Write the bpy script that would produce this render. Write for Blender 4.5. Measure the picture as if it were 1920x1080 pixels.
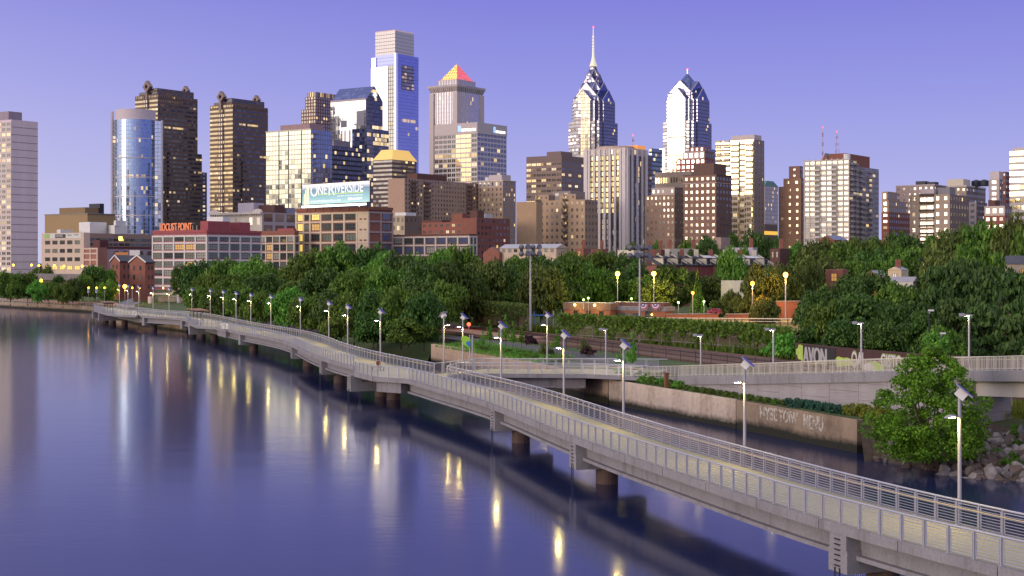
import bpy, math, random
import numpy as np
from mathutils import Vector, Matrix
from math import radians, sin, cos, pi, sqrt, floor
random.seed(7)
rng = np.random.default_rng(7)
for o in list(bpy.data.objects): bpy.data.objects.remove(o)
SC = bpy.context.scene
COL = SC.collection
# ------------------------------------------------------------------ camera
F, HZ, CZ = 2700.0, 492.0, 15.0          # focal length (photo px), horizon row, eye height
cam = bpy.data.cameras.new("camera"); co = bpy.data.objects.new("camera", cam); COL.objects.link(co)
co.location = (0, 0, CZ); co.rotation_euler = (radians(90), 0, 0)
cam.sensor_width = 36; cam.lens = 36 * F / 1920
cam.shift_y = (HZ - 540) / 1920
cam.clip_start = 0.5; cam.clip_end = 30000
SC.camera = co
# ------------------------------------------------------------------ sky and sun (dusk, glow in the west behind the camera's left shoulder)
GLOW = Vector((-0.83, -0.56, 0)).normalized()
W = bpy.data.worlds.new("World"); SC.world = W; W.use_nodes = True
nt = W.node_tree; N = nt.nodes; LK = nt.links
for n in list(N): N.remove(n)
def wn(t, **k):
    n = N.new(t)
    for a, b in k.items(): setattr(n, a, b)
    return n
def wm(op, a, b=None, c=None, clamp=False):
    n = wn('ShaderNodeMath', operation=op); n.use_clamp = clamp
    for i, v in enumerate((a, b, c)):
        if v is None: continue
        if isinstance(v, (int, float)): n.inputs[i].default_value = v
        else: LK.new(v, n.inputs[i])
    return n.outputs[0]
def wmix(f, a, b, blend='MIX'):
    n = wn('ShaderNodeMix', data_type='RGBA', blend_type=blend)
    if isinstance(f, (int, float)): n.inputs[0].default_value = f
    else: LK.new(f, n.inputs[0])
    for i, v in ((6, a), (7, b)):
        if isinstance(v, tuple): n.inputs[i].default_value = (*v, 1)
        else: LK.new(v, n.inputs[i])
    return n.outputs[2]
tc = wn('ShaderNodeTexCoord'); sp = wn('ShaderNodeSeparateXYZ'); LK.new(tc.outputs['Generated'], sp.inputs[0])
ramp = wn('ShaderNodeValToRGB'); LK.new(sp.outputs[2], ramp.inputs[0])
cr = ramp.color_ramp
for p, c in ((0.0, (0.52, 0.54, 0.80)), (0.05, (0.43, 0.44, 0.81)), (0.12, (0.30, 0.305, 0.76)), (0.19, (0.205, 0.20, 0.68)), (0.45, (0.46, 0.44, 0.62)), (1.0, (0.64, 0.60, 0.70))):
    e = cr.elements.new(p); e.color = (*c, 1)
cr.elements.remove(cr.elements[0]); cr.elements.remove(cr.elements[-1])
# warm afterglow around the place where the sun went down
hx = wm('ADD', wm('MULTIPLY', sp.outputs[0], GLOW.x), wm('MULTIPLY', sp.outputs[1], GLOW.y))
az = wm('POWER', wm('MAXIMUM', wm('ADD', wm('MULTIPLY', hx, 0.5), 0.5), 0.0), 4.0)
zz = wm('MAXIMUM', sp.outputs[2], 0.0)
gr = wn('ShaderNodeValToRGB'); LK.new(zz, gr.inputs[0]); g = gr.color_ramp
for p, c in ((0.0, (1.6, 0.88, 0.26)), (0.045, (2.1, 1.60, 0.74)), (0.10, (2.2, 1.95, 1.50)), (0.2, (1.9, 1.72, 1.65)), (0.45, (0.85, 0.75, 0.80)), (0.9, (0.1, 0.08, 0.12))):
    e = g.elements.new(p); e.color = (*c, 1)
g.elements.remove(g.elements[0]); g.elements.remove(g.elements[-1])
glow = wmix(1.0, gr.outputs[0], az, 'MULTIPLY')
# unseen dark west-bank skyline painted into the sky to darken low glass reflections
nz = wn('ShaderNodeTexVoronoi', feature='F1'); nz.inputs['Scale'].default_value = 17
cb = wn('ShaderNodeCombineXYZ'); LK.new(sp.outputs[0], cb.inputs[0]); LK.new(sp.outputs[1], cb.inputs[1]); LK.new(cb.outputs[0], nz.inputs['Vector'])
spn = wn('ShaderNodeSeparateColor'); LK.new(nz.outputs['Color'], spn.inputs[0])
hgt = wm('ADD', 0.012, wm('MULTIPLY', wm('POWER', spn.outputs[0], 2.0), 0.055))
low = wm('MULTIPLY', wm('LESS_THAN', sp.outputs[2], hgt), wm('GREATER_THAN', hx, 0.55))
lf = wm('MULTIPLY', wm('MULTIPLY', sp.outputs[0], -1.7), wm('POWER', 2.718, wm('MULTIPLY', zz, -11.0)))
pale = wn('ShaderNodeClamp'); LK.new(lf, pale.inputs[0]); pale.inputs[2].default_value = 0.75
side = wmix(pale.outputs[0], ramp.outputs[0], (0.60, 0.59, 0.77))
base = wmix(1.0, side, glow, 'ADD')
sky = wn('ShaderNodeTexSky', sky_type='NISHITA'); sky.sun_disc = False
SUN_EL = 9.0
sky.sun_elevation = radians(3.0); sky.sun_rotation = math.atan2(GLOW.x, GLOW.y)
sky.altitude = 20; sky.air_density = 1.2; sky.dust_density = 2.0; sky.ozone_density = 4.0
nish = wmix(1.0, sky.outputs[0], (0.02, 0.02, 0.02), 'MULTIPLY')
full = wmix(1.0, base, nish, 'ADD')
full = wmix(low, full, (0.07, 0.06, 0.08))
below = wm('LESS_THAN', sp.outputs[2], -0.002)
full = wmix(below, full, (0.05, 0.05, 0.07))
bg = wn('ShaderNodeBackground'); LK.new(full, bg.inputs[0]); bg.inputs[1].default_value = 1.0
wo = wn('ShaderNodeOutputWorld'); LK.new(bg.outputs[0], wo.inputs[0])
W.cycles.sampling_method = 'MANUAL'; W.cycles.sample_map_resolution = 1024
sl = bpy.data.lights.new("sun", 'SUN'); so = bpy.data.objects.new("sun", sl); COL.objects.link(so)
sl.energy = 1.1; sl.angle = radians(20); sl.color = (1.0, 0.80, 0.60)
sd = Vector((GLOW.x * cos(radians(SUN_EL)), GLOW.y * cos(radians(SUN_EL)), sin(radians(SUN_EL))))
so.rotation_euler = sd.to_track_quat('Z', 'Y').to_euler(); so.location = (-300, -200, 200)
SC.view_settings.view_transform = 'Standard'; SC.view_settings.look = 'None'
SC.view_settings.exposure = 0.0; SC.view_settings.gamma = 1.0
SC.cycles.max_bounces = 6; SC.cycles.diffuse_bounces = 2; SC.cycles.glossy_bounces = 3
SC.cycles.transmission_bounces = 4; SC.cycles.transparent_max_bounces = 6
SC.cycles.sample_clamp_indirect = 6.0
SC.cycles.caustics_reflective = False; SC.cycles.caustics_refractive = False
SC.cycles.use_denoising = True
# ------------------------------------------------------------------ helpers
def at(px, py, Y):                         # photo pixel + real distance -> point
    return Vector(((px - 960) * Y / F, Y, CZ - (py - HZ) * Y / F))
def atz(px, py, z):                        # photo pixel on the level z
    return at(px, py, (CZ - z) * F / (py - HZ))
def zat(py, Y): return CZ - (py - HZ) * Y / F

class MB:
    """collects polygons, then links them as ONE mesh object"""
    def __init__(s): s.v = []; s.f = []; s.m = []; s.uv = []
    def poly(s, pts, m=0, uv=None):
        b = len(s.v); s.v += [tuple(p) for p in pts]; s.f.append(tuple(range(b, b + len(pts)))); s.m.append(m)
        s.uv += uv if uv else [(0.0, 0.0)] * len(pts)
    def hexa(s, p, m=0):                   # p: 8 points, bottom ring then top ring
        for q in ((3, 2, 1, 0), (4, 5, 6, 7), (0, 1, 5, 4), (1, 2, 6, 5), (2, 3, 7, 6), (3, 0, 4, 7)):
            s.poly([p[i] for i in q], m)
    def obox(s, o, a, b, c, m=0):          # corner + three edge vectors
        o, a, b, c = Vector(o), Vector(a), Vector(b), Vector(c)
        s.hexa([o, o + a, o + a + b, o + b, o + c, o + a + c, o + a + b + c, o + b + c], m)
    def box(s, c, d, rz=0.0, m=0):         # centre, full size, turn
        a = Vector((cos(rz), sin(rz), 0)); b = Vector((-sin(rz), cos(rz), 0)); c = Vector(c)
        s.obox(c - a * d[0] / 2 - b * d[1] / 2 - Vector((0, 0, d[2] / 2)), a * d[0], b * d[1], (0, 0, d[2]), m)
    def prism(s, pts, z0, z1, m=0, mt=None, cw=None, rh=None, cont=False, z1s=None, bottom=False):
        n = len(pts)
        ar = sum(pts[i][0] * pts[(i + 1) % n][1] - pts[(i + 1) % n][0] * pts[i][1] for i in range(n))
        if ar < 0: pts = pts[::-1]; z1s = z1s[::-1] if z1s else None
        rows = max(1, round((z1 - z0) / rh)) if rh else 1
        acc = 0.0
        for i in range(n):
            p, q = pts[i], pts[(i + 1) % n]; L = math.hypot(q[0] - p[0], q[1] - p[1])
            if cont: u0, u1 = acc, acc + L / (cw or 3); acc = u1
            else:
                c = max(1, round(L / cw)) if cw else 1
                u0, u1 = 50.0 * i, 50.0 * i + c
            za, zb = (z1s[i], z1s[(i + 1) % n]) if z1s else (z1, z1)
            s.poly([(p[0], p[1], z0), (q[0], q[1], z0), (q[0], q[1], zb), (p[0], p[1], za)], m, [(u0, 0), (u1, 0), (u1, rows), (u0, rows)])
        s.poly([(p[0], p[1], (z1s[i] if z1s else z1)) for i, p in enumerate(pts)], m if mt is None else mt)
        if bottom: s.poly([(p[0], p[1], z0) for p in pts[::-1]], m if mt is None else mt)
    def cyl(s, c, r, z0, z1, n=12, m=0, r1=None, cap=True):
        r1 = r if r1 is None else r1
        A = [(c[0] + r * cos(2 * pi * i / n), c[1] + r * sin(2 * pi * i / n), z0) for i in range(n)]
        B = [(c[0] + r1 * cos(2 * pi * i / n), c[1] + r1 * sin(2 * pi * i / n), z1) for i in range(n)]
        for i in range(n):
            j = (i + 1) % n; s.poly([A[i], A[j], B[j], B[i]], m)
        if cap: s.poly(B, m); s.poly(A[::-1], m)
    def tube(s, pts, r, n=6, m=0, radii=None):
        pts = [Vector(p) for p in pts]; rings = []
        for i, p in enumerate(pts):
            d = (pts[min(i + 1, len(pts) - 1)] - pts[max(i - 1, 0)])
            d = d.normalized() if d.length > 1e-9 else Vector((0, 0, 1))
            u = d.cross(Vector((0, 0, 1)));
            if u.length < 1e-3: u = d.cross(Vector((1, 0, 0)))
            u.normalize(); w = u.cross(d); rr = radii[i] if radii else r
            rings.append([p + (u * cos(2 * pi * k / n) + w * sin(2 * pi * k / n)) * rr for k in range(n)])
        for a, b in zip(rings, rings[1:]):
            for k in range(n):
                j = (k + 1) % n; s.poly([a[k], a[j], b[j], b[k]], m)
        s.poly(rings[0][::-1], m); s.poly(rings[-1], m)
    def mesh(s, name, mats, off=(0, 0, 0), smooth=False):
        me = bpy.data.meshes.new(name)
        v = [(p[0] - off[0], p[1] - off[1], p[2] - off[2]) for p in s.v]
        me.from_pydata(v, [], s.f)
        for mt in (mats if isinstance(mats, (list, tuple)) else [mats]): me.materials.append(mt)
        if max(s.m, default=0) > 0: me.polygons.foreach_set('material_index', s.m)
        if any(u != (0.0, 0.0) for u in s.uv):
            l = me.uv_layers.new(name='UVMap'); l.data.foreach_set('uv', [x for u in s.uv for x in u])
        if smooth: me.polygons.foreach_set('use_smooth', [True] * len(s.f))
        me.update(); return me
    def build(s, name, mats, parent=None, smooth=False):
        off = Vector((0, 0, 0)); q = parent
        while q: off += q.location; q = q.parent
        o = bpy.data.objects.new(name, s.mesh(name, mats, off, smooth)); COL.objects.link(o)
        if parent: o.parent = parent
        return o

def tag(o, label=None, cat=None, group=None, kind=None):
    if label: o['label'] = label
    if cat: o['category'] = cat
    if group: o['group'] = group
    if kind: o['kind'] = kind
    return o
def thing(name, label, cat, loc, group=None):
    o = bpy.data.objects.new(name, None); COL.objects.link(o); o.location = loc; o.empty_display_size = 0.3
    return tag(o, label, cat, group)
def dup(o, parent=None):
    c = o.copy(); COL.objects.link(c); c.parent = parent
    for ch in o.children: dup(ch, c)
    return c
def inst(me, name, loc, parent=None, rz=0.0, sc=(1, 1, 1)):
    o = bpy.data.objects.new(name, me); COL.objects.link(o)
    if parent:
        off = Vector((0, 0, 0)); q = parent
        while q: off += q.location; q = q.parent
        o.parent = parent; o.location = Vector(loc) - off
    else: o.location = loc
    o.rotation_euler = (0, 0, rz); o.scale = sc
    return o

# ------------------------------------------------------------------ materials
class NT:
    def __init__(s, name):
        s.mat = bpy.data.materials.new(name); s.mat.use_nodes = True; s.t = s.mat.node_tree
        s.b = s.t.nodes['Principled BSDF']; s.out = s.t.nodes['Material Output']
    def n(s, t, **k):
        x = s.t.nodes.new(t)
        for a, b in k.items(): setattr(x, a, b)
        return x
    def set(s, sock, v):
        if isinstance(v, (int, float)): sock.default_value = v
        elif isinstance(v, tuple): sock.default_value = (*v, 1) if len(v) == 3 and sock.type == 'RGBA' else v
        else: s.t.links.new(v, sock)
    def math(s, op, a, b=None, c=None):
        x = s.n('ShaderNodeMath', operation=op)
        for i, v in enumerate((a, b, c)):
            if v is not None: s.set(x.inputs[i], v)
        return x.outputs[0]
    def mix(s, f, a, b, blend='MIX'):
        x = s.n('ShaderNodeMix', data_type='RGBA', blend_type=blend)
        s.set(x.inputs[0], f); s.set(x.inputs[6], a); s.set(x.inputs[7], b); return x.outputs[2]
    def noise(s, scale, detail=3, vec=None, rough=0.55, out=0):
        x = s.n('ShaderNodeTexNoise'); x.inputs['Scale'].default_value = scale; x.inputs['Detail'].default_value = detail
        x.inputs['Roughness'].default_value = rough
        if vec is not None: s.t.links.new(vec, x.inputs['Vector'])
        return x.outputs[out]
    def obj(s, scale=(1, 1, 1), src='Object'):
        c = s.n('ShaderNodeTexCoord')
        if scale == (1, 1, 1): return c.outputs[src]
        m = s.n('ShaderNodeMapping'); m.inputs['Scale'].default_value = scale; s.t.links.new(c.outputs[src], m.inputs[0]); return m.outputs[0]
    def ramp(s, f, stops):
        x = s.n('ShaderNodeValToRGB'); s.set(x.inputs[0], f)
        for p, c in stops:
            e = x.color_ramp.elements.new(p); e.color = (*c, 1)
        x.color_ramp.elements.remove(x.color_ramp.elements[0]); x.color_ramp.elements.remove(x.color_ramp.elements[-1])
        return x.outputs[0]
    def bump(s, h, strength=0.3, dist=0.05):
        x = s.n('ShaderNodeBump'); x.inputs['Strength'].default_value = strength; x.inputs['Distance'].default_value = dist
        s.t.links.new(h, x.inputs['Height']); s.t.links.new(x.outputs[0], s.b.inputs['Normal'])
def rgb(*c): return tuple(((x / 255) / 12.92 if x / 255 <= 0.04045 else ((x / 255 + 0.055) / 1.055) ** 2.4) for x in c)

def pm(name, col, rough=0.8, metal=0.0, var=0.15, scale=0.5, streak=False, emit=None, es=0.0, bump=0.0, spec=0.5):
    t = NT(name)
    if var:
        v = t.obj((1, 1, 0.15) if streak else (1, 1, 1))
        a = t.noise(scale, 4, v); b = t.noise(scale * 7.3, 3, v)
        f = t.math('ADD', t.math('MULTIPLY', a, 0.65), t.math('MULTIPLY', b, 0.35))
        lo = tuple(x * (1 - var) for x in col); hi = tuple(min(0.95, x * (1 + var)) for x in col)
        t.set(t.b.inputs['Base Color'], t.ramp(f, ((0.3, lo), (0.7, hi))))
        if bump: t.bump(b, bump, 0.03)
    else: t.b.inputs['Base Color'].default_value = (*col, 1)
    t.b.inputs['Roughness'].default_value = rough; t.b.inputs['Metallic'].default_value = metal
    t.b.inputs['Specular IOR Level'].default_value = spec
    if emit and es < 2: t.mat.cycles.emission_sampling = 'NONE'
    if emit: t.b.inputs['Emission Color'].default_value = (*emit, 1); t.b.inputs['Emission Strength'].default_value = es
    return t.mat

WARM = (1.0, 0.66, 0.22)
def facade(name, wall, mx=0.2, lo=0.25, hi=0.85, lit=0.1, band=0.0, glass=(0.05, 0.06, 0.08), refl=0.5, tint=(0.9, 0.9, 0.95), es=1.3,
           panes=1, spand=None, seed=0.0, wr=0.8, rough=0.06, jit=0.02, blind=0.25, wmetal=0.0, every=0, pier=0.0, litc=WARM, joint=0.0, var=0.1):
    """one storey x one bay per UV unit: wall, window opening, lit rooms, mirror glass"""
    t = NT(name)
    uv = t.n('ShaderNodeUVMap'); uv.uv_map = 'UVMap'
    sx = t.n('ShaderNodeSeparateXYZ'); t.t.links.new(uv.outputs[0], sx.inputs[0]); u, v = sx.outputs[0], sx.outputs[1]
    fu, fv = t.math('FRACT', u), t.math('FRACT', v); iu, iv = t.math('FLOOR', u), t.math('FLOOR', v)
    m = t.math('MULTIPLY', t.math('COMPARE', fu, 0.5, 0.5 - mx), t.math('COMPARE', fv, (lo + hi) / 2, (hi - lo) / 2))
    if panes > 1:
        pf = t.math('FRACT', t.math('MULTIPLY', t.math('DIVIDE', t.math('SUBTRACT', fu, mx), 1 - 2 * mx), panes))
        m = t.math('MULTIPLY', m, t.math('COMPARE', pf, 0.5, 0.44))
    if every:                                # a wider pier after every few bays
        ef = t.math('FRACT', t.math('DIVIDE', u, every)); m = t.math('MULTIPLY', m, t.math('COMPARE', ef, 0.5, 0.5 - pier))
    cell = t.n('ShaderNodeCombineXYZ'); t.set(cell.inputs[0], iu); t.set(cell.inputs[1], iv); cell.inputs[2].default_value = seed
    wnz = t.n('ShaderNodeTexWhiteNoise', noise_dimensions='3D'); t.t.links.new(cell.outputs[0], wnz.inputs[0])
    sc = t.n('ShaderNodeSeparateColor'); t.t.links.new(wnz.outputs['Color'], sc.inputs[0])
    L = t.math('LESS_THAN', sc.outputs[0], lit)
    if band:
        c2 = t.n('ShaderNodeCombineXYZ'); t.set(c2.inputs[1], iv); t.set(c2.inputs[0], t.math('FLOOR', t.math('DIVIDE', u, 9))); c2.inputs[2].default_value = seed + 3.3
        w2 = t.n('ShaderNodeTexWhiteNoise', noise_dimensions='3D'); t.t.links.new(c2.outputs[0], w2.inputs[0])
        L = t.math('MAXIMUM', L, t.math('MULTIPLY', t.math('LESS_THAN', w2.outputs[0], band), t.math('LESS_THAN', sc.outputs[1], 0.8)))
    gl = t.mix(t.math('MULTIPLY', t.math('GREATER_THAN', sc.outputs[2], 1 - blind), 0.6), glass, tuple(min(1, x * 2 + 0.12) for x in glass))
    d = t.n('ShaderNodeBsdfPrincipled'); t.set(d.inputs['Base Color'], gl); d.inputs['Roughness'].default_value = 0.25
    t.set(d.inputs['Emission Color'], t.mix(sc.outputs[2], litc, tuple(min(1, x * 0.6 + 0.4) for x in litc)))
    t.set(d.inputs['Emission Strength'], t.math('MULTIPLY', L, t.math('MULTIPLY', t.math('ADD', sc.outputs[1], 0.35), es)))
    g = t.n('ShaderNodeBsdfGlossy'); g.inputs['Color'].default_value = (*tint, 1); g.inputs['Roughness'].default_value = rough
    geo = t.n('ShaderNodeNewGeometry'); vm = t.n('ShaderNodeVectorMath', operation='MULTIPLY_ADD')
    t.t.links.new(wnz.outputs['Color'], vm.inputs[0]); vm.inputs[1].default_value = (jit * 2, jit * 2, jit)
    off = t.n('ShaderNodeVectorMath', operation='SUBTRACT'); t.t.links.new(geo.outputs['Normal'], off.inputs[0]); off.inputs[1].default_value = (jit, jit, jit / 2)
    t.t.links.new(off.outputs[0], vm.inputs[2]); nv = t.n('ShaderNodeVectorMath', operation='NORMALIZE'); t.t.links.new(vm.outputs[0], nv.inputs[0])
    t.t.links.new(nv.outputs[0], g.inputs['Normal'])
    gm = t.n('ShaderNodeMixShader'); t.set(gm.inputs[0], t.math('SUBTRACT', refl, t.math('MULTIPLY', L, refl * 0.6)))
    t.t.links.new(d.outputs[0], gm.inputs[1]); t.t.links.new(g.outputs[0], gm.inputs[2])
    ov = t.obj(); nz = t.noise(0.09, 4, ov); nz2 = t.noise(0.9, 3, t.obj((1, 1, 0.2)))
    f = t.math('ADD', t.math('MULTIPLY', nz, 0.6), t.math('MULTIPLY', nz2, 0.4))
    wc = t.mix(f, tuple(x * (1 - var * 2) for x in wall), tuple(min(0.9, x * (1 + var * 2)) for x in wall))
    if spand: wc = t.mix(t.math('MULTIPLY', t.math('COMPARE', fu, 0.5, 0.5 - mx), t.math('LESS_THAN', fv, lo)), wc, spand)
    if joint:
        wc = t.mix(t.math('MULTIPLY', t.math('LESS_THAN', fv, joint), 0.45), wc, tuple(x * 0.4 for x in wall))
    t.set(t.b.inputs['Base Color'], wc); t.b.inputs['Roughness'].default_value = wr; t.b.inputs['Metallic'].default_value = wmetal
    fin = t.n('ShaderNodeMixShader'); t.set(fin.inputs[0], m)
    t.t.links.new(t.b.outputs[0], fin.inputs[1]); t.t.links.new(gm.outputs[0], fin.inputs[2]); t.t.links.new(fin.outputs[0], t.out.inputs[0])
    t.mat.cycles.emission_sampling = 'NONE'; return t.mat

M = {}
M['roof'] = pm('roof_gravel', (0.16, 0.15, 0.15), 0.9)
M['roof_light'] = pm('roof_membrane', (0.5, 0.5, 0.52), 0.8)
def conc_mat(name, c):
    t = NT(name); v = t.obj(); a = t.noise(.35, 4, v); st = t.noise(1.3, 5, t.obj((1, 1, .06)), .65); fine = t.noise(6, 4, v)
    f = t.math('ADD', t.math('MULTIPLY', a, .45), t.math('MULTIPLY', fine, .55)); col = t.ramp(f, ((.3, tuple(x * .78 for x in c)), (.7, tuple(x * 1.2 for x in c))))
    k = t.n('ShaderNodeMapRange'); t.set(k.inputs[0], st); k.inputs[1].default_value = .52; k.inputs[2].default_value = .72; k.inputs[3].default_value = 0; k.inputs[4].default_value = .55
    col = t.mix(k.outputs[0], col, tuple(x * y for x, y in zip(c, (.42, .38, .36)))); t.set(t.b.inputs['Base Color'], col); t.b.inputs['Roughness'].default_value = .85; t.bump(fine, .25, .03); return t.mat
M['conc'] = conc_mat('concrete', (0.265, 0.252, 0.262))
M['conc_dark'] = pm('concrete_dark', (0.22, 0.195, 0.185), 0.85, var=0.25, scale=0.5, streak=True, bump=0.2)
M['deck'] = pm('deck_planks', (0.36, 0.33, 0.23), 0.8, var=0.10, scale=0.5)
M['steel'] = pm('galvanised_steel', (0.46, 0.46, 0.52), 0.38, 0.45, var=0.08)
M['pole'] = pm('painted_pole', (0.38, 0.365, 0.41), 0.42, 0.3, var=0.05)
M['dark'] = pm('dark_metal', (0.03, 0.035, 0.05), 0.5, 0.3, var=0.1)
M['white'] = pm('white_paint', (0.72, 0.70, 0.68), 0.6, var=0.06)
M['cream'] = pm('cream_paint', (0.66, 0.58, 0.44), 0.7, var=0.07)
M['black'] = pm('black_rubber', (0.02, 0.02, 0.025), 0.6)
M['wood'] = pm('roof_wood', (0.30, 0.15, 0.08), 0.6, var=0.2)
M['brick'] = pm('red_brick', (0.26, 0.10, 0.07), 0.85, var=0.2, scale=0.8)
M['brick_dark'] = pm('dark_brick', (0.13, 0.06, 0.05), 0.85, var=0.2, scale=0.8)
M['redtrim'] = pm('crimson_paint', (0.34, 0.07, 0.08), 0.7)
M['solar'] = pm('solar_glass', (0.03, 0.04, 0.30), 0.35, 0.0, var=0, spec=.15)
M['lamp_y'] = pm('lamp_led', (1, 0.9, 0.6), 0.4, var=0, emit=(1.0, 0.76, 0.22), es=800)
M['glass_dark'] = pm('window_glass', (0.035, 0.045, 0.05), 0.06, var=0, spec=1.0)
M['glass_pale'] = pm('window_blind', (0.30, 0.31, 0.27), 0.25, var=0.1)
M['glass_green'] = pm('window_green_glass', (0.13, 0.16, 0.13), 0.12, var=0.2, scale=2, spec=1.0)
M['glass_blue'] = pm('window_blue_glass', (0.08, 0.10, 0.20), 0.08, var=0.2, spec=1.0)
M['glass_lit'] = pm('window_lit', (0.5, 0.35, 0.1), 0.3, var=0, emit=(1.0, 0.68, 0.16), es=0.95)
M['glass_lit2'] = pm('window_lit_dim', (0.4, 0.25, 0.08), 0.3, var=0, emit=(1.0, 0.52, 0.14), es=0.4)
M['mullion'] = pm('window_mullion', (0.06, 0.065, 0.06), 0.5, var=0)
M['slate'] = pm('slate_roof', (0.045, 0.045, 0.065), 0.55, var=0.25, scale=1.5)
M['trunk'] = pm('bark', (0.10, 0.075, 0.055), 0.9, var=0.3, scale=3, bump=0.4)

def text(name, s, size, origin, right, up, mat, parent=None, ext=0.05, align='LEFT', sx=1.0, bold=0.0):
    cu = bpy.data.curves.new(name, 'FONT'); cu.body = s; cu.size = size; cu.extrude = ext; cu.offset = bold; cu.align_x = align
    tmp = bpy.data.objects.new('tmp', cu); COL.objects.link(tmp)
    me = bpy.data.meshes.new_from_object(tmp.evaluated_get(bpy.context.evaluated_depsgraph_get()))
    bpy.data.objects.remove(tmp)
    right = Vector(right).normalized(); up = Vector(up).normalized(); nrm = right.cross(up); og = Vector(origin)
    off = Vector((0, 0, 0)); q = parent
    while q: off += q.location; q = q.parent
    for v in me.vertices: v.co = og + right * v.co.x * sx + up * v.co.y + nrm * v.co.z - off
    me.materials.clear(); me.materials.append(mat); me.name = name
    o = bpy.data.objects.new(name, me); COL.objects.link(o)
    if parent: o.parent = parent
    return o
# ------------------------------------------------------------------ setting: river, land, banks
WZ = -0.8
def water_mat():
    t = NT('river_water'); b = t.b
    b.inputs['Base Color'].default_value = (0.017, 0.023, 0.075, 1); b.inputs['Roughness'].default_value = 0.10
    b.inputs['IOR'].default_value = 1.33; b.inputs['Specular IOR Level'].default_value = 0.5
    a = t.noise(0.22, 3, t.obj((0.45, 1, 1))); c = t.noise(1.6, 2, t.obj((0.5, 1, 1)))
    h = t.math('ADD', t.math('MULTIPLY', a, 0.7), t.math('MULTIPLY', c, 0.3)); big = t.noise(0.012, 3, t.obj((1, 0.35, 1)))
    x_ = t.n('ShaderNodeBump'); x_.inputs['Distance'].default_value = .12; t.t.links.new(h, x_.inputs['Height']); t.set(x_.inputs['Strength'], t.math('MULTIPLY_ADD', big, .46, -.08)); t.t.links.new(x_.outputs[0], b.inputs['Normal'])
    t.set(b.inputs['Roughness'], t.math('MULTIPLY_ADD', big, 0.15, 0.045))
    return t.mat
mb = MB()
xs = [-9000, -900, -300, -150, -60, 0, 40, 90, 300, 9000]; ys = [-250, 20, 60, 100, 160, 260, 420, 700, 2500, 26000]
for i in range(len(xs) - 1):
    for j in range(len(ys) - 1):
        mb.poly([(xs[i], ys[j], WZ), (xs[i + 1], ys[j], WZ), (xs[i + 1], ys[j + 1], WZ), (xs[i], ys[j + 1], WZ)])
tag(mb.build('river', water_mat()), kind='structure')

ID = Vector((0.70, 0.714, 0))
# bank line from right to left: x, y, kind (r rocks, w wall, t tree bank)
BANK = [(120, 10, 'r'), (75, 62, 'r'), (52, 86, 'r'), (41, 97, 'r'), (36.4, 102.5, 'r'), (32, 107, 'r'), (28.2, 114, 'r'), (28.7, 119.6, 'w'), (22, 135.4, 'w'), (15, 151, 'w'), (8.5, 166, 'w'),
        (4, 180, 'w'), (0, 194, 'w'), (-6, 208, 'w'), (-12, 222, 'w'), (-13.5, 224.5, 't'), (-24, 241, 't'), (-45, 277, 't'), (-64, 311, 't'), (-73, 327, 't'), (-88, 352, 'e'), (-98, 374, 'e'), (-112, 410, 'e'), (-128, 450, 'w2'),
        (-173, 500, 'w2'), (-215, 545, 'w2'), (-330, 660, 'w2'), (-700, 1050, 'w2'), (-3200, 3600, 'w2')]
def plain(d):                               # level of the land d metres inland
    P = ((0, 2.0), (18, 2.3), (42, 2.5), (60, 2.8), (66, 4.3), (110, 4.9), (200, 6.0), (420, 9.0), (900, 11.0), (99999, 12.0))
    for (a, b), (c, e) in zip(P, P[1:]):
        if d <= c: return b + (e - b) * max(0, (d - a)) / (c - a)
    return 12.0
DIST = [0, 1.2, 3, 6, 10, 15, 22, 30, 42, 52, 60, 66, 80, 110, 150, 200, 300, 420, 650, 900, 1800, 4000, 20000]
def zland(k, d, x, y):
    z = plain(d)
    if y > 330 and x < -60: z = min(z, 1.0 + d * 0.022 + max(0, d - 150) * 0.005)    # lower park lawn upstream
    if k == 'r': z = -1.2 + min(3.3, d * 0.30) if d < 13 else min(z, 2.3)
    elif k == 't': z = min(z, -1.1 + d * 0.35) if d < 10 else z
    elif k == 'e': z = min(z, -1.1 + d * 0.6)
    elif k == 'w': z = z if d > 0.5 else z
    return z
BZ = []
def ground_z(x, y):
    # project along -ID on the bank line
    best = None
    for (x0, y0, k0), (x1, y1, k1) in zip(BANK, BANK[1:]):
        ex, ey = x1 - x0, y1 - y0; det = ex * (-ID.y) + ID.x * ey
        if abs(det) < 1e-9: continue
        rx, ry = x - x0, y - y0
        s = (rx * (-ID.y) + ID.x * ry) / det
        if -1e-6 <= s <= 1 + 1e-6:
            d = (x - x0 - s * ex) * ID.x + (y - y0 - s * ey) * ID.y
            best = zland(k0 if s < 0.5 else k1, max(d, 0), x, y); break
    return 9.0 if best is None else best
def ground_mat():
    t = NT('land_soil_and_grass')
    v = t.obj(); a = t.noise(0.09, 5, v); b = t.noise(1.1, 4, v)
    f = t.math('ADD', t.math('MULTIPLY', a, 0.6), t.math('MULTIPLY', b, 0.4))
    t.set(t.b.inputs['Base Color'], t.ramp(f, ((0.3, (0.035, 0.06, 0.018)), (0.5, (0.06, 0.10, 0.025)), (0.62, (0.10, 0.105, 0.04)), (0.75, (0.12, 0.09, 0.055)))))
    t.b.inputs['Roughness'].default_value = 0.95; t.bump(b, 0.5, 0.2); return t.mat
mb = MB(); rows = []
for x, y, k in BANK:
    r = []
    for d in DIST:
        px, py = x + ID.x * d, y + ID.y * d
        r.append((px, py, zland(k, d, px, py)))
    rows.append(r)
for a, b in zip(rows, rows[1:]):
    for i in range(len(DIST) - 1): mb.poly([a[i], a[i + 1], b[i + 1], b[i]])
tag(mb.build('ground', ground_mat(), smooth=True), kind='structure')

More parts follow.
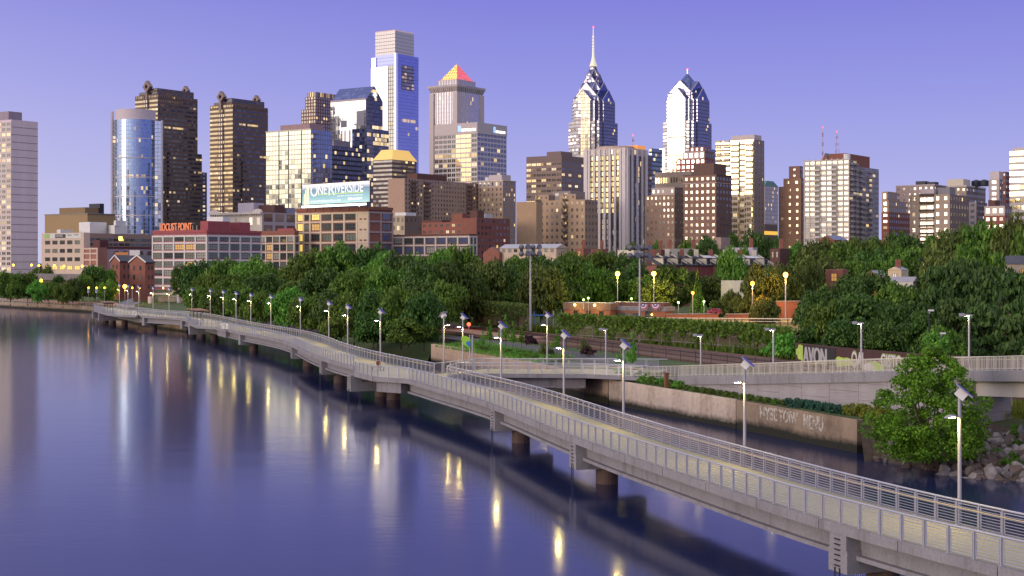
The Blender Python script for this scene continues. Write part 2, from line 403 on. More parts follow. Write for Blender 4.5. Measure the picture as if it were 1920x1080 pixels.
mb = MB(); prev = None
for (x, y) in ((28.9, 118.6), (28.2, 114), (32, 107), (36.4, 102.5), (41, 97), (52, 86)):
    cur = [(x + ID.x * d, y + ID.y * d) for d in (-.5, 1, 3, 5, 7, 9, 10.5)]; cur = [(a, b, ground_z(a, b) + .06) for a, b in cur]
    if prev:
        for i in range(6): mb.poly([prev[i], prev[i + 1], cur[i + 1], cur[i]])
    prev = cur
tag(mb.build('bank_soil', pm('bank_soil', (0.085, 0.06, 0.045), 0.95, var=.4, scale=1.5, bump=.6)), kind='structure')
# --- river walls
def wall_mat(name, hi=(0.46, 0.33, 0.23), lo=(0.27, 0.185, 0.12), tide=0.7):
    t = NT(name); v = t.obj(src='Object'); s = t.n('ShaderNodeSeparateXYZ'); t.t.links.new(v, s.inputs[0])
    a = t.noise(0.35, 4, t.obj((1, 1, 0.12))); b = t.noise(2.2, 5, v); c = t.noise(0.12, 3, v)
    col = t.ramp(t.math('ADD', t.math('MULTIPLY', a, 0.6), t.math('MULTIPLY', b, 0.4)), ((0.32, lo), (0.52, hi), (0.7, tuple(x * 1.25 for x in hi))))
    h = t.math('ADD', s.outputs[2], t.math('MULTIPLY', t.math('SUBTRACT', t.math('ADD', t.math('MULTIPLY', b, 0.5), t.math('MULTIPLY', c, 0.9)), 0.7), 0.8))
    k = t.n('ShaderNodeMapRange'); t.set(k.inputs[0], h); k.inputs[1].default_value = tide - 0.35; k.inputs[2].default_value = tide + 0.25
    col = t.mix(k.outputs[0], (0.022, 0.022, 0.012), col)           # wet, algae-dark tide zone
    t.set(t.b.inputs['Base Color'], col); t.b.inputs['Roughness'].default_value = 0.85; t.bump(b, 0.4, 0.05); return t.mat
def run_wall(mb, pts, z0, z1, th=0.7, m=0, joints=None):
    for i, (p, q) in enumerate(zip(pts, pts[1:])):
        p, q = Vector((p[0], p[1], 0)), Vector((q[0], q[1], 0)); d = (q - p).normalized(); n = Vector((d.y, -d.x, 0))
        if n.dot(ID) > 0: n = -n
        zz = z1[i] if isinstance(z1, (list, tuple)) else z1
        mb.obox(p + Vector((0, 0, z0)) + n * 0.12, (q - p), -n * th, (0, 0, zz - z0), m)
mb = MB(); run_wall(mb, [(28.7, 119.4), (21.4, 136.6)], -3, 1.95)
w1 = thing('river_wall', 'brown stained concrete river wall with faded white graffiti beside the rock bank', 'wall', (25, 128, 0), 'river walls')
mb.build('wall_face', wall_mat('river_wall_brown', (0.30, 0.22, 0.15), (0.15, 0.105, 0.07), 0.12), w1)
mb = MB(); run_wall(mb, [(21.35, 136.8), (10.9, 160.4)], -3, 2.0)
mb.build('river_wall', wall_mat('river_wall_pale', (0.58, 0.47, 0.37), (0.36, 0.26, 0.19), tide=-0.05)); tag(bpy.data.objects['river_wall.001'], 'long pale concrete river wall under the planted strip and ramp', 'wall', 'river walls')
mb = MB(); run_wall(mb, [(10.8, 160.6), (8.4, 166), (4, 180), (0, 194), (-6, 208), (-12.4, 222.6)], -3, [2.15, 2.15, 2.15, 2.2, 2.4])
tag(mb.build('river_wall', wall_mat('river_wall_tan', (0.50, 0.36, 0.25), (0.30, 0.2, 0.13), 0.3)), 'tan concrete river wall behind the footbridge, ending at the dark trees', 'wall', 'river walls')
mb = MB(); run_wall(mb, [(-126, 447), (-173, 500), (-215, 545), (-330, 660), (-700, 1050)], -3, 1.15)
tag(mb.build('river_wall', wall_mat('river_wall_far', (0.36, 0.27, 0.2), (0.22, 0.16, 0.12), 0.0)), 'low brown river wall along the far lawn upstream', 'wall', 'river walls')
mb = MB(); run_wall(mb, [(-74, 328), (-88, 352), (-98, 374), (-126, 445)], -3, [1.5, 1.4, 1.2])
tag(mb.build('river_wall', wall_mat('river_wall_lit', (0.42, 0.30, 0.2), (0.26, 0.18, 0.12), -0.2)), 'tan river wall seen beneath the far boardwalk spans', 'wall', 'river walls')
# faded white paint on the brown wall: HYSE TOLM WENU in rough block capitals
ft_ = NT('faded_paint'); fv_ = ft_.obj(); fn_ = ft_.noise(4.0, 6, fv_, .75)
ft_.set(ft_.b.inputs['Base Color'], ft_.ramp(fn_, ((0.44, (.24, .18, .125)), (0.52, (.58, .53, .44)), (0.7, (.66, .62, .54))))); ft_.b.inputs['Roughness'].default_value = .85; fade = ft_.mat
wd = (Vector((28.7, 119.4, 0)) - Vector((21.4, 136.6, 0))).normalized(); wnn = Vector((-wd.y, wd.x, 0)); wnn = wnn if wnn.dot(ID) < 0 else -wnn
def on_w1(px):
    u = (px - 960) / F; a, b = Vector((21.4, 136.6, 0)), Vector((28.7, 119.4, 0)); k = (u * a.y - a.x) / ((b.x - a.x) - u * (b.y - a.y)); return a.lerp(b, k)
for s_, x0, x1, yt, yb in (('HYSE', 1426, 1459, 764, 787), ('TOIW', 1463, 1499, 772, 794), ('MENU', 1508, 1545, 778, 804)):
    p, q = on_w1(x0), on_w1(x1); L_ = (q - p).length; hh = (yb - yt) * p.y / F
    o = text('graffiti', s_, hh * 1.38, p + wnn * 0.122 + Vector((0, 0, 1.78 - hh - (x0 - 1426) * .0005)), wd, (0, 0, 1), fade, w1, 0.012, bold=.05)
    k = L_ / max(1e-3, max((v.co - o.data.vertices[0].co).dot(wd) for v in o.data.vertices) - min((v.co - o.data.vertices[0].co).dot(wd) for v in o.data.vertices)); base_ = min(v.co.dot(wd) for v in o.data.vertices)
    for v in o.data.vertices: v.co += wd * ((v.co.dot(wd) - base_) * (k - 1))

# --- railway: ballast bed, sleepers and rails; asphalt trail
def strip(pts, w, z, th, mb, m=0):
    L = []
    for i, p in enumerate(pts):
        d = (Vector(pts[min(i + 1, len(pts) - 1)]) - Vector(pts[max(0, i - 1)])).normalized(); n = Vector((d.y, -d.x))
        L.append((Vector(p) + n * w / 2, Vector(p) - n * w / 2))
    for (a, b), (c, d) in zip(L, L[1:]):
        mb.hexa([(a.x, a.y, z - th), (c.x, c.y, z - th), (d.x, d.y, z - th), (b.x, b.y, z - th), (a.x, a.y, z), (c.x, c.y, z), (d.x, d.y, z), (b.x, b.y, z)], m)
TR = [(86, 76), (57, 122), (47, 140), (34.5, 165), (24, 190), (13, 217), (-2, 250), (-18, 285), (-40, 330), (-75, 400)]
def shift(pts, k): return [(x + 0.82 * k, y + 0.57 * k) for x, y in pts]
mb = MB(); strip(shift(TR, 2), 12, 2.62, 1.2, mb)
tag(mb.build('railway_ballast', pm('ballast', (0.15, 0.085, 0.06), 0.95, var=0.4, scale=3, bump=0.6)), kind='structure')
for k in (0, 4.2):
    mb = MB()
    for sgn in (-0.72, 0.72): strip(shift(TR, k + sgn), 0.10, 2.84, 0.2, mb, 0)
    for (x0, y0), (x1, y1) in zip(TR[:-2], TR[1:-2]):
        n = int(math.hypot(x1 - x0, y1 - y0) / 0.75); rz = math.atan2(y1 - y0, x1 - x0) + pi / 2
        for i in range(n):
            mb.box((x0 + (x1 - x0) * i / n + 0.82 * k, y0 + (y1 - y0) * i / n + 0.57 * k, 2.65), (2.5, 0.24, 0.1), rz, 1)
    tag(mb.build('railway_track', [pm('rail_steel', (0.32, 0.22, 0.2), 0.35, 0.7), pm('sleeper', (0.09, 0.055, 0.04), 0.9)]), 'rusty railway track nearest the river ramp' if k == 0 else 'rusty railway track nearest the ivy fence', 'track')
mb = MB(); strip([(30, 139), (24, 153), (16, 175), (4, 207), (-8, 236), (-24, 262), (-50, 300)], 5.0, 2.52, 0.9, mb)
tag(mb.build('trail', pm('asphalt', (0.085, 0.08, 0.09), 0.9, var=0.15, scale=1)), kind='structure')
mb = MB(); strip([(-30, 300), (-12, 263), (-2, 240), (4, 232)], 5.5, 2.9, 0.5, mb)
tag(mb.build('path', pm('pink_gravel', (0.42, 0.24, 0.17), 0.9, var=0.15, scale=1)), kind='structure')
mb = MB(); strip([(-128, 462), (-150, 485), (-185, 525), (-260, 600), (-420, 760)], 6.0, 1.75, 0.6, mb)
tag(mb.build('path', pm('riverside_path', (0.40, 0.20, 0.13), 0.9, var=0.12, scale=1)), kind='structure')
# park lawn beyond the fence, the lamps' orange light mixed into its colour
mb = MB()
for q in ((at(1235, 600, 235), at(1440, 600, 215), at(1490, 606, 205), at(1600, 590, 225), at(1500, 585, 262), at(1240, 585, 275)),):
    mb.poly([(p.x, p.y, ground_z(p.x, p.y) * 0 + 5.02) for p in q])
tag(mb.build('lawn', pm('lamplit_lawn', (0.22, 0.17, 0.06), 0.95, var=0.2, scale=0.6)), kind='structure')
# ------------------------------------------------------------------ boardwalk
DZ = 2.6
def px_line(L, z=DZ): return [Vector(atz(x, y, z)[:2]) for x, y in L]
def resample(P, step):
    out = [P[0].copy()]; acc = 0.0
    for a, b in zip(P, P[1:]):
        L = (b - a).length; t = step - acc
        while t <= L: out.append(a.lerp(b, t / L)); t += step
        acc = (acc + L) % step
    return out
def smooth(P, k, w):
    for _ in range(k):
        Q = []
        for i in range(len(P)):
            ww = min(w, i, len(P) - 1 - i); Q.append(sum((P[j] for j in range(i - ww, i + ww + 1)), Vector((0, 0))) / (2 * ww + 1))
        P = Q
    return P
NEAR = px_line([(2400, 1186), (2060, 1106), (1960, 1083), (1881.7, 1064.2), (1835, 1053.3), (1790.8, 1041.7), (1749, 1030.8), (1708, 1019.2), (1670, 1008.6), (1632, 998.9), (1597, 989.7), (1531, 971), (1472, 952.4), (1418, 935.4),
    (1368, 918), (1299.7, 895), (1234, 872.5), (1175.8, 854), (1127, 838), (1077, 818), (1033, 801.7), (975, 777), (931, 758.5), (885.5, 743.7), (836, 731), (806, 723), (763, 709.5), (715, 698), (666, 687), (642.5, 680.7),
    (616.6, 674), (596, 667), (572.6, 657.4), (552, 645.7), (531, 638), (500, 631), (480, 627.5), (450, 622.5), (422, 616.5), (390, 608), (352, 599.3), (339, 596.3), (320, 594.9), (300, 594.1), (280, 593.2), (269, 592.4), (253, 590.5), (231, 587), (205, 582), (180, 577.4)])
NEAR = smooth(resample(NEAR, 1.5), 3, 3)
def normal(P, i):
    d = (P[min(i + 1, len(P) - 1)] - P[max(i - 1, 0)]).normalized(); return Vector((d.y, -d.x))
DW = 4.75
NN = smooth([normal(NEAR, i) for i in range(len(NEAR))], 2, 4); NN = [n.normalized() for n in NN]
FAR = smooth([p + n * DW for p, n in zip(NEAR, NN)], 2, 3)
def px_of(p): return 960 + F * p.x / p.y
def idx(P, px): return min(range(len(P)), key=lambda i: abs(px_of(P[i]) - px))
def on_line(P, px):
    for a, b in zip(P, P[1:]):
        u, v = px_of(a) - px, px_of(b) - px
        if u * v <= 0 and u != v: return a.lerp(b, u / (u - v))
    return P[idx(P, px)]
BULGE = [[(763, 711), (702, 707), (667, 698.5), (666, 687)], [(425, 618.2), (404, 613.3), (372, 611.5), (356, 606), (353, 600)], [(256, 591.8), (231, 590.5), (216, 590), (195, 586.2), (178, 581), (176.5, 577)]]
bw = thing('boardwalk', 'long grey concrete boardwalk with railings winding over the river', 'boardwalk', (NEAR[0].x, NEAR[0].y, WZ))
mb = MB(); E = 0.22
def P3(p, z): return (p.x, p.y, z)
nearo = [p - n * E for p, n in zip(NEAR, NN)]; faro = [p + n * E for p, n in zip(FAR, NN)]
for i in range(len(NEAR) - 1):
    a, b, c, d = NEAR[i], NEAR[i + 1], FAR[i + 1], FAR[i]
    ao, bo, co_, do = nearo[i], nearo[i + 1], faro[i + 1], faro[i]
    mb.poly([P3(ao, DZ), P3(bo, DZ), P3(co_, DZ), P3(do, DZ)], 0)
    mb.poly([P3(ao, DZ - 0.25), P3(do, DZ - 0.25), P3(co_, DZ - 0.25), P3(bo, DZ - 0.25)], 1)
bul_pts = []
for L in BULGE:
    Q = px_line(L); i0, i1 = idx(NEAR, L[0][0]), idx(NEAR, L[-1][0])
    if L is BULGE[2]: i1 = len(NEAR) - 1
    bul_pts.append((i0, i1, Q))
    ring = Q + [nearo[i] + NN[i] * 0.02 for i in range(i1, i0 - 1, -1)]
    mb.poly([P3(p, DZ - 0.004) for p in ring][::-1], 0); mb.poly([P3(p, DZ - 0.26) for p in ring], 1)
mb.build('deck', [M['deck'], M['conc_dark']], bw)
# edge beam (fascia) along the outline
rail = []; i = 0
while i < len(NEAR):
    hit = [b for b in bul_pts if b[0] == i]
    if hit: rail += hit[0][2]; i = hit[0][1] + 1
    else: rail.append(NEAR[i]); i += 1
rail_far = FAR[::-1]
def fascia(mb, P, out, z0, z1, th=0.3):
    for a, b in zip(P, P[1:]):
        d = (b - a)
        if d.length < 0.05: continue
        n = Vector((d.y, -d.x)).normalized() * out
        mb.obox(P3(a + n * E, z0), (d.x, d.y, 0), P3(-n * th, 0), (0, 0, z1 - z0))
mb = MB(); fascia(mb, rail, -1, DZ - 0.45, DZ + 0.02); eb_ = mb.build('edge_beam', M['conc'], bw)
RJ = resample(rail, 6.0)
for a, b in list(zip(RJ, RJ[1:]))[:40]:
    d = (b - a).normalized(); n = Vector((-d.y, d.x)); mb = MB(); mb.box((a.x + n.x * .222, a.y + n.y * .222, DZ - .215), (.035, .012, .46), math.atan2(d.y, d.x)); mb.build('joint', M['dark'], eb_)
iA, iB = idx(FAR, 841), idx(FAR, 815)          # gap where the footbridge leaves
mb = MB(); fascia(mb, FAR[:iA + 1], 1, DZ - 0.45, DZ + 0.02); fascia(mb, FAR[iB:], 1, DZ - 0.45, DZ + 0.02); mb.build('edge_beam', M['conc'], bw)
# piers, girders
PIER = [2150, 1585, 1080, 927, 703, 676, 605, 549, 452, 380, 357, 341, 271, 216, 195, 180]
ii = [idx(NEAR, x) for x in PIER]
for k, i in enumerate(ii):
    p, n = NEAR[i], NN[i]; t = Vector((-n.y, n.x)); a = math.atan2(n.y, n.x); near = p
    for (j0, j1, Q) in bul_pts:
        if j0 <= i <= j1: near = min(Q, key=lambda q: abs((q - p).dot(t)))
    o0 = (near - p).dot(n) - 0.18
    mb = MB(); L = DW + 0.4 - o0; c = p + n * ((o0 + DW + 0.4) / 2)
    mb.box((c.x, c.y, .88), (L, 1.5, 1.1), a); mb.box((p.x + n.x * (o0 + .65), p.y + n.y * (o0 + .65), 1.78), (1.3, 1.35, 0.74), a)
    mb.box((p.x + n.x * (DW - .3), p.y + n.y * (DW - .3), 1.78), (1.3, 1.35, 0.74), a)
    cap = mb.build('pier_cap', M['conc'], bw)
    mb = MB(); pc = p + n * 2.4; mb.cyl(pc, 0.80, -4, 0.4, 20); mb.build('pile', pm('pile_rust', (0.10, 0.062, 0.052), 0.8, var=0.25, streak=True) if k == 0 else bpy.data.materials['pile_rust'], bw, smooth=False)
    if k < 8:
        mb = MB(); q = p + n * (o0 - 0.03)
        for r in range(6): mb.box((q.x, q.y, 0.65 + r * 0.25), (0.09, 0.42, 0.05), a)
        mb.build('ladder', M['black'], cap)
        mb = MB()
        for sg in (-.19, .19): mb.box((q.x + t.x * sg, q.y + t.y * sg, -.2), (0.05, 0.05, 1.5), a)
        for r in range(4): mb.box((q.x, q.y, -0.6 + r * 0.3), (0.05, 0.4, 0.05), a)
        mb.build('ladder', M['dark'], cap)
for i0, i1 in zip(ii, ii[1:]):
    if i1 - i0 < 3: continue
    for off in (0.75, DW - 0.75):
        mb = MB()
        a = NEAR[i0] + NN[i0] * off; b = NEAR[i1] + NN[i1] * off; K = 8 if off < 1 else 4
        pts = [a.lerp(b, j / K) for j in range(K + 1)]
        mid = [NEAR[round(i0 + (i1 - i0) * j / K)] + NN[round(i0 + (i1 - i0) * j / K)] * off for j in range(K + 1)]
        pts = [mid[j] for j in range(K + 1)]
        for u, v in zip(pts, pts[1:]):
            d = v - u; n = Vector((d.y, -d.x)).normalized()
            mb.obox(P3(u - n * .1, 1.2), (d.x, d.y, 0), P3(n * .2, 0), (0, 0, 1.15)); mb.obox(P3(u - n * .42, 0.98), (d.x, d.y, 0), P3(n * .84, 0), (0, 0, .215))
        mb.build('girder', M['conc'], bw)
# concrete blocks under the overlooks
for (i0, i1, Q) in bul_pts[:2]:
    mb = MB(); A, B = Q[0].lerp(Q[1], .25), Q[1]; d = B - A; n = Vector((d.y, -d.x)).normalized()
    mb.obox(P3(A + n * .35, 1.0), (d.x, d.y, 0), P3(n * 1.6, 0), (0, 0, 1.14)); mb.build('overlook_block', M['conc'], bw)
# railing: posts with framed panels of horizontal bars
def panel_mesh(L=1.5):
    mb = MB(); z = 0.0
    mb.box((0, 0, .585), (.07, .11, 1.17)); mb.box((0, 0.0, .02), (.2, .2, .03))
    for x in (.11, L - .11): mb.box((x, 0, .6), (.045, .04, .98))
    for k in range(8):
        w = .04 if k in (0, 7) else .026
        mb.box((L / 2, 0, .125 + .95 * k / 7), (L - .26, .03, w))
    return mb.mesh('rail_panel', M['steel'])
PAN = panel_mesh()
def sample_rail(P):
    P = resample(P, 1.5); return P
def railing(P, parent, inner=None, name='railing', keep=50, z=DZ, wood=True):
    mb = MB(); Q = resample(P, 3.0) + [P[-1]]
    mb.tube([P3(p, z + 1.2) for p in P], .05, 8)
    r = mb.build(name, M['steel'], parent, smooth=True)
    if inner and wood:
        mb = MB(); mb.tube([P3(p + Vector(((P[min(i + 1, len(P) - 1)] - P[max(i - 1, 0)]).normalized().y, -(P[min(i + 1, len(P) - 1)] - P[max(i - 1, 0)]).normalized().x)) * inner * .16, z + .9) for i, p in enumerate(P)], .028, 6)
        mb.build('handrail', pm('brass_handrail', (0.62, 0.50, 0.30), 0.35, 0.3, var=0.1) if 'brass_handrail' not in bpy.data.materials else bpy.data.materials['brass_handrail'], r, smooth=True)
    S = resample(P, 1.5); pan = []
    for a, b in zip(S, S[1:]):
        d = b - a; pan.append((a.y, a, math.atan2(d.y, d.x)))
    vis = sorted([q for q in pan if abs(px_of(q[1]) - 960) < 1000], key=lambda q: q[0])[:keep]; vs = {id(q) for q in vis}
    for q in vis: inst(PAN, 'rail_panel', (q[1].x, q[1].y, z), r, q[2])
    rest = MB(); base = [v.co.copy() for v in PAN.vertices]; fs = [tuple(f.vertices) for f in PAN.polygons]
    for q in pan:
        if id(q) in vs: continue
        c, s = cos(q[2]), sin(q[2]); b0 = len(rest.v)
        rest.v += [(q[1].x + v.x * c - v.y * s, q[1].y + v.x * s + v.y * c, z + v.z) for v in base]
        rest.f += [tuple(b0 + i for i in f) for f in fs]; rest.m += [0] * len(fs)
    if rest.f:
        o = rest.build('rail_panel', M['steel'], r); o['kind'] = 'stuff'
    return r
railing(rail, bw, None, keep=50)
railing(FAR[:iA + 1], bw, -1, keep=45)
railing(FAR[iB:] + [NEAR[-1]], bw, -1, keep=5)
# thin yellow line of the near inner handrail, seen through the bars
mb = MB(); mb.tube([P3(NEAR[i] + NN[i] * .16, DZ + .9) for i in range(0, bul_pts[0][0])], .028, 6); mb.build('handrail', bpy.data.materials['brass_handrail'], bw, smooth=True)

# --- footbridge (spur) to the bank
sp_ = thing('footbridge', 'short level footbridge linking the boardwalk to the river bank', 'footbridge', (0, 164, 0))
A0, A1 = FAR[iA], FAR[iB]
s_near = [A0, Vector((-6.0, 161.2)), Vector((0, 160.2)), Vector((8.3, 159.6)), Vector((14.8, 155.6))]
s_far = [A1, Vector((-3, 168.0)), Vector((0, 167.5)), Vector((8.6, 167.8)), Vector((18.0, 166.5))]
mb = MB()
for i in range(4):
    q = [s_near[i], s_near[i + 1], s_far[i + 1], s_far[i]]
    mb.poly([P3(p, DZ - .003) for p in q], 0); mb.poly([P3(p, DZ - .3) for p in q[::-1]], 1)
mb.build('deck', [M['deck'], M['conc_dark']], sp_)
mb = MB(); fascia(mb, s_near, 1, DZ - .42, DZ + .02); fascia(mb, s_far, -1, DZ - .42, DZ + .02)
mb.build('edge_beam', M['conc'], sp_)
mb = MB(); mb.obox((-5.6, 161.8, 1.25), (13.6, -1.2, 0), (0, .5, 0), (0, 0, 1.0)); mb.obox((-5.6, 161.4, 1.05), (13.6, -1.2, 0), (0, 1.1, 0), (0, 0, .2))
mb.build('girder', M['conc'], sp_)
mb = MB(); mb.obox((5.0, 160.2, 1.0), (3.2, 0.1, 0), (0, 7, 0), (0, 0, 1.2)); mb.build('abutment', M['conc_dark'], sp_)
railing(s_near, sp_, 1, keep=20); railing(s_far, sp_, None, keep=20)

# --- person
def person(loc, rz, seated, shirt, hair, label):
    me = bpy.data.meshes.new('person')
    if seated:
        V = [(0, 0, .45), (0, .02, .75), (0, .03, 1.0), (0, .02, 1.12), (0, -.02, 1.25), (.1, 0, .45), (.12, -.42, .47), (.12, -.44, .05), (.12, -.55, .03), (-.1, 0, .45), (-.12, -.42, .47), (-.12, -.44, .05), (-.12, -.55, .03),
             (.19, .02, 1.0), (.23, -.05, .74), (.14, -.28, .58), (-.19, .02, 1.0), (-.23, -.05, .74), (-.14, -.28, .58), (.1, -.36, .52), (-.1, -.36, .52)]
    else:
        V = [(0, 0, .92), (0, .01, 1.18), (0, .02, 1.42), (0, .01, 1.52), (0, -.02, 1.66), (.09, 0, .88), (.1, -.02, .5), (.1, .02, .07), (.1, -.13, .03), (-.09, 0, .88), (-.1, .03, .5), (-.1, .05, .07), (-.1, -.1, .03),
             (.19, .02, 1.4), (.25, .0, 1.12), (.23, -.18, .92), (-.19, .02, 1.4), (-.25, .0, 1.12), (-.23, -.18, .92), (.21, -.26, .88), (-.21, -.26, .88)]
    Ed = [(0, 1), (1, 2), (2, 3), (3, 4), (0, 5), (5, 6), (6, 7), (7, 8), (0, 9), (9, 10), (10, 11), (11, 12), (2, 13), (13, 14), (14, 15), (15, 19), (2, 16), (16, 17), (17, 18), (18, 20)]
    R = [.15, .13, .15, .06, .10, .095, .065, .045, .04, .095, .065, .045, .04, .065, .045, .035, .065, .045, .035, .03, .03]
    me.from_pydata(V, Ed, []); o = bpy.data.objects.new('person', me); COL.objects.link(o)
    o.modifiers.new('skin', 'SKIN'); sv = me.skin_vertices[0].data if me.skin_vertices else None
    if sv is None:
        me.attributes.new; bpy.context.view_layer.objects.active = o
    for i, r in enumerate(R):
        if sv: sv[i].radius = (r, r); sv[i].use_root = (i == 0)
    o.modifiers.new('sub', 'SUBSURF').levels = 1
    m2 = bpy.data.meshes.new_from_object(o.evaluated_get(bpy.context.evaluated_depsgraph_get())); bpy.data.objects.remove(o)
    m2.materials.clear()
    for mm in (shirt, pm('skin', (0.42, 0.25, 0.18), 0.6, var=0), pm('jeans', (0.05, 0.06, 0.10), 0.8)): m2.materials.append(mm)
    zs, zt = (1.1, .5) if seated else (1.5, .9)
    for f in m2.polygons: f.material_index = 1 if f.center.z > zs else (2 if f.center.z < zt else 0); f.use_smooth = True
    p = bpy.data.objects.new('person', m2); COL.objects.link(p); p.location = loc; p.rotation_euler = (0, 0, rz)
    tag(p, label, 'person')
    mb = MB(); top = 1.27 if seated else 1.68
    for i in range(6):
        for j in range(10):
            th0, th1 = pi * .5 * i / 6, pi * .5 * (i + 1) / 6; a0, a1 = 2 * pi * j / 10, 2 * pi * (j + 1) / 10
            mb.poly([(.12 * cos(t) * cos(a), .13 * cos(t) * sin(a) + .02, top - .02 + .12 * sin(t)) for t, a in ((th0, a0), (th0, a1), (th1, a1), (th1, a0))])
    h = bpy.data.objects.new('hair', mb.mesh('hair', hair)); COL.objects.link(h); h.parent = p
    return p
hair_m = pm('hair_brown', (0.12, 0.05, 0.03), 0.7)
q = atz(709, 695, DZ)
bench = thing('bench', 'small grey bench on the boardwalk overlook under the seated person', 'bench', (q.x, q.y, DZ))
mb = MB(); mb.box((q.x, q.y, DZ + .42), (1.7, .45, .06)); mb.build('seat', M['wood'], bench)
for s_ in (-.65, .65):
    mb = MB(); mb.box((q.x + s_, q.y, DZ + .195), (.08, .4, .39)); mb.build('leg', M['dark'], bench)
person((q.x, q.y + .02, DZ), 0.5, True, pm('shirt_red', (0.20, 0.06, 0.05), 0.8), hair_m, 'brown-haired person sitting on the boardwalk overlook behind the railing')
q = atz(380, 610, DZ)
person((q.x, q.y, DZ), 2.2, False, pm('shirt_grey', (0.25, 0.2, 0.24), 0.8), hair_m, 'person standing at the railing beside the nearer brown-roofed shelter')

# --- shelters on the far overlooks
def shelter(xs, pyb, roofbox, label):
    q = atz(sum(xs) / 4, pyb, DZ); Y = q.y
    t = thing('shelter', label, 'shelter', (q.x, q.y, DZ), 'boardwalk shelters')
    H = 2.75
    dirv = Vector((-0.45, 0.89, 0))
    for x in xs:
        p = on_line(bul_pts[1][2] if xs[0] > 300 else bul_pts[2][2], x); p = p + Vector((.5, .4))
        mb = MB(); mb.tube([(p.x, p.y, DZ), (p.x, p.y, DZ + H - .3), (p.x + .5, p.y + .2, DZ + H)], .09, 6); mb.build('post', M['dark'], t)
    x0, x1, y0, y1 = roofbox
    c = at((x0 + x1) / 2, (y0 + y1) / 2, Y + 2); w = (x1 - x0) * (Y + 2) / F
    mb = MB(); mb.hexa([(c.x - w * .5, c.y + 1.5, c.z - .05), (c.x + w * .1, c.y - 2.5, c.z - .25), (c.x + w * .5, c.y - 1, c.z - .4), (c.x - w * .05, c.y + 3, c.z - .05), (c.x - w * .5, c.y + 1.5, c.z + .13), (c.x + w * .1, c.y - 2.5, c.z - .07), (c.x + w * .5, c.y - 1, c.z - .22), (c.x - w * .05, c.y + 3, c.z + .13)])
    mb.build('roof', M['wood'], t)
    mb = MB(); mb.box((c.x - .3, c.y, c.z - .36), (w * .6, 2.2, .2), 2.0); mb.build('beam', M['dark'], t)
shelter([352, 358, 364, 371], 607, (346, 397, 577, 583), 'brown flat-roofed shelter on the nearer far overlook of the boardwalk')
shelter([192, 197, 202, 207], 586, (184, 226, 564, 568), 'brown flat-roofed shelter at the farthest end of the boardwalk')

# --- solar lamps
lampT = thing('solar_lamp', 'x', 'street lamp', (0, 0, 0), 'solar lamps along the boardwalk')
mb = MB(); mb.cyl((0, 0), .105, 0, 6.35, 12, r1=.085); mb.cyl((0, 0), .2, 0, .06, 12); mb.build('pole', M['pole'], lampT, smooth=False)
SN = Vector((.62, -.19, .76)).normalized(); SR = SN.cross(Vector((0, 0, 1))).normalized(); SU = SR.cross(SN)
c0 = Vector((0.18, -.12, 6.62))
mb = MB(); mb.obox(c0 - SR * .42 - SU * .47, SR * .84, SU * .94, SN * .05); pn = mb.build('solar_panel', M['pole'], lampT)
mb = MB(); mb.obox(c0 - SR * .39 - SU * .44 + SN * .052, SR * .78, SU * .88, SN * .006); mb.build('cells', M['solar'], pn)
mb = MB(); mb.obox(c0 - SR * .25 - SU * .24 - SN * .40, SR * .5, SU * .48, SN * .39); mb.build('battery_box', M['white'], lampT)
mb = MB(); HD = Vector((-.93, -.36, 0)); HR = Vector((.36, -.93, 0)); n = 10; rings = []
for i in range(n + 1):
    s_ = i / n; wd_ = .02 + .15 * sin(pi * min(1, s_ * 1.02)) ** .6 * (0.35 if s_ < .2 else 1); hh = .03 + .075 * sin(pi * s_) ** .7
    cc = HD * (.08 + .82 * s_) + Vector((0, 0, 5.35 + .06 * sin(pi * s_)))
    rings.append([cc + HR * wd_ * cos(2 * pi * k / 10) + Vector((0, 0, hh * sin(2 * pi * k / 10) * (1 if k < 5 else .25))) for k in range(10)])
for a, b in zip(rings, rings[1:]):
    for k in range(10): mb.poly([a[k], a[(k + 1) % 10], b[(k + 1) % 10], b[k]])
hd = mb.build('lamp_head', M['pole'], lampT, smooth=True)
mb = MB(); a = HD * .45 + Vector((0, 0, 5.372)); a += HD * -.14 - Vector((0, 0, .012)); mb.poly([a - HR * .10, a - HR * .10 + HD * .36, a + HR * .10 + HD * .36, a + HR * .10]); mb.build('led', M['lamp_y'], hd)
LAMPS = [(1790, 'solar lamp on the boardwalk in front of the bushy tree and rock bank'), (1388, 'solar lamp on the boardwalk in front of the faded wall graffiti'), (1162, 'solar lamp on the boardwalk before the sapling at the ramp foot'),
         (1051, 'solar lamp on the boardwalk in front of the footbridge rail'), (934, 'solar lamp on the boardwalk just right of the short grey sign pole'), (709, 'solar lamp behind the person seated on the overlook'),
         (648, 'solar lamp left of the overlook, nearest to it'), (613, 'solar lamp at the bend of the boardwalk, second left of the overlook'), (560, 'solar lamp third left of the overlook'), (505, 'solar lamp fourth left of the overlook'),
         (467.5, 'solar lamp fourth right of the nearer shelter'), (440, 'solar lamp third right of the nearer shelter'), (416, 'solar lamp second right of the nearer shelter'), (392, 'solar lamp just right of the nearer shelter roof'),
         (357.6, 'solar lamp rising behind the nearer shelter roof'), (315, 'solar lamp first left of the nearer shelter'), (285, 'solar lamp second left of the nearer shelter'), (258, 'solar lamp third left of the nearer shelter'),
         (238, 'solar lamp right of the farthest shelter'), (222, 'solar lamp just beside the farthest shelter roof')]
first = True
def place_lamp(p, z, label, rz=0.0, h=1.0):
    global first
    o = lampT if first else dup(lampT); first = False
    o.location = (p.x, p.y, z); o['label'] = label; o.rotation_euler = (0, 0, rz); o.scale = (1, 1, h); return o
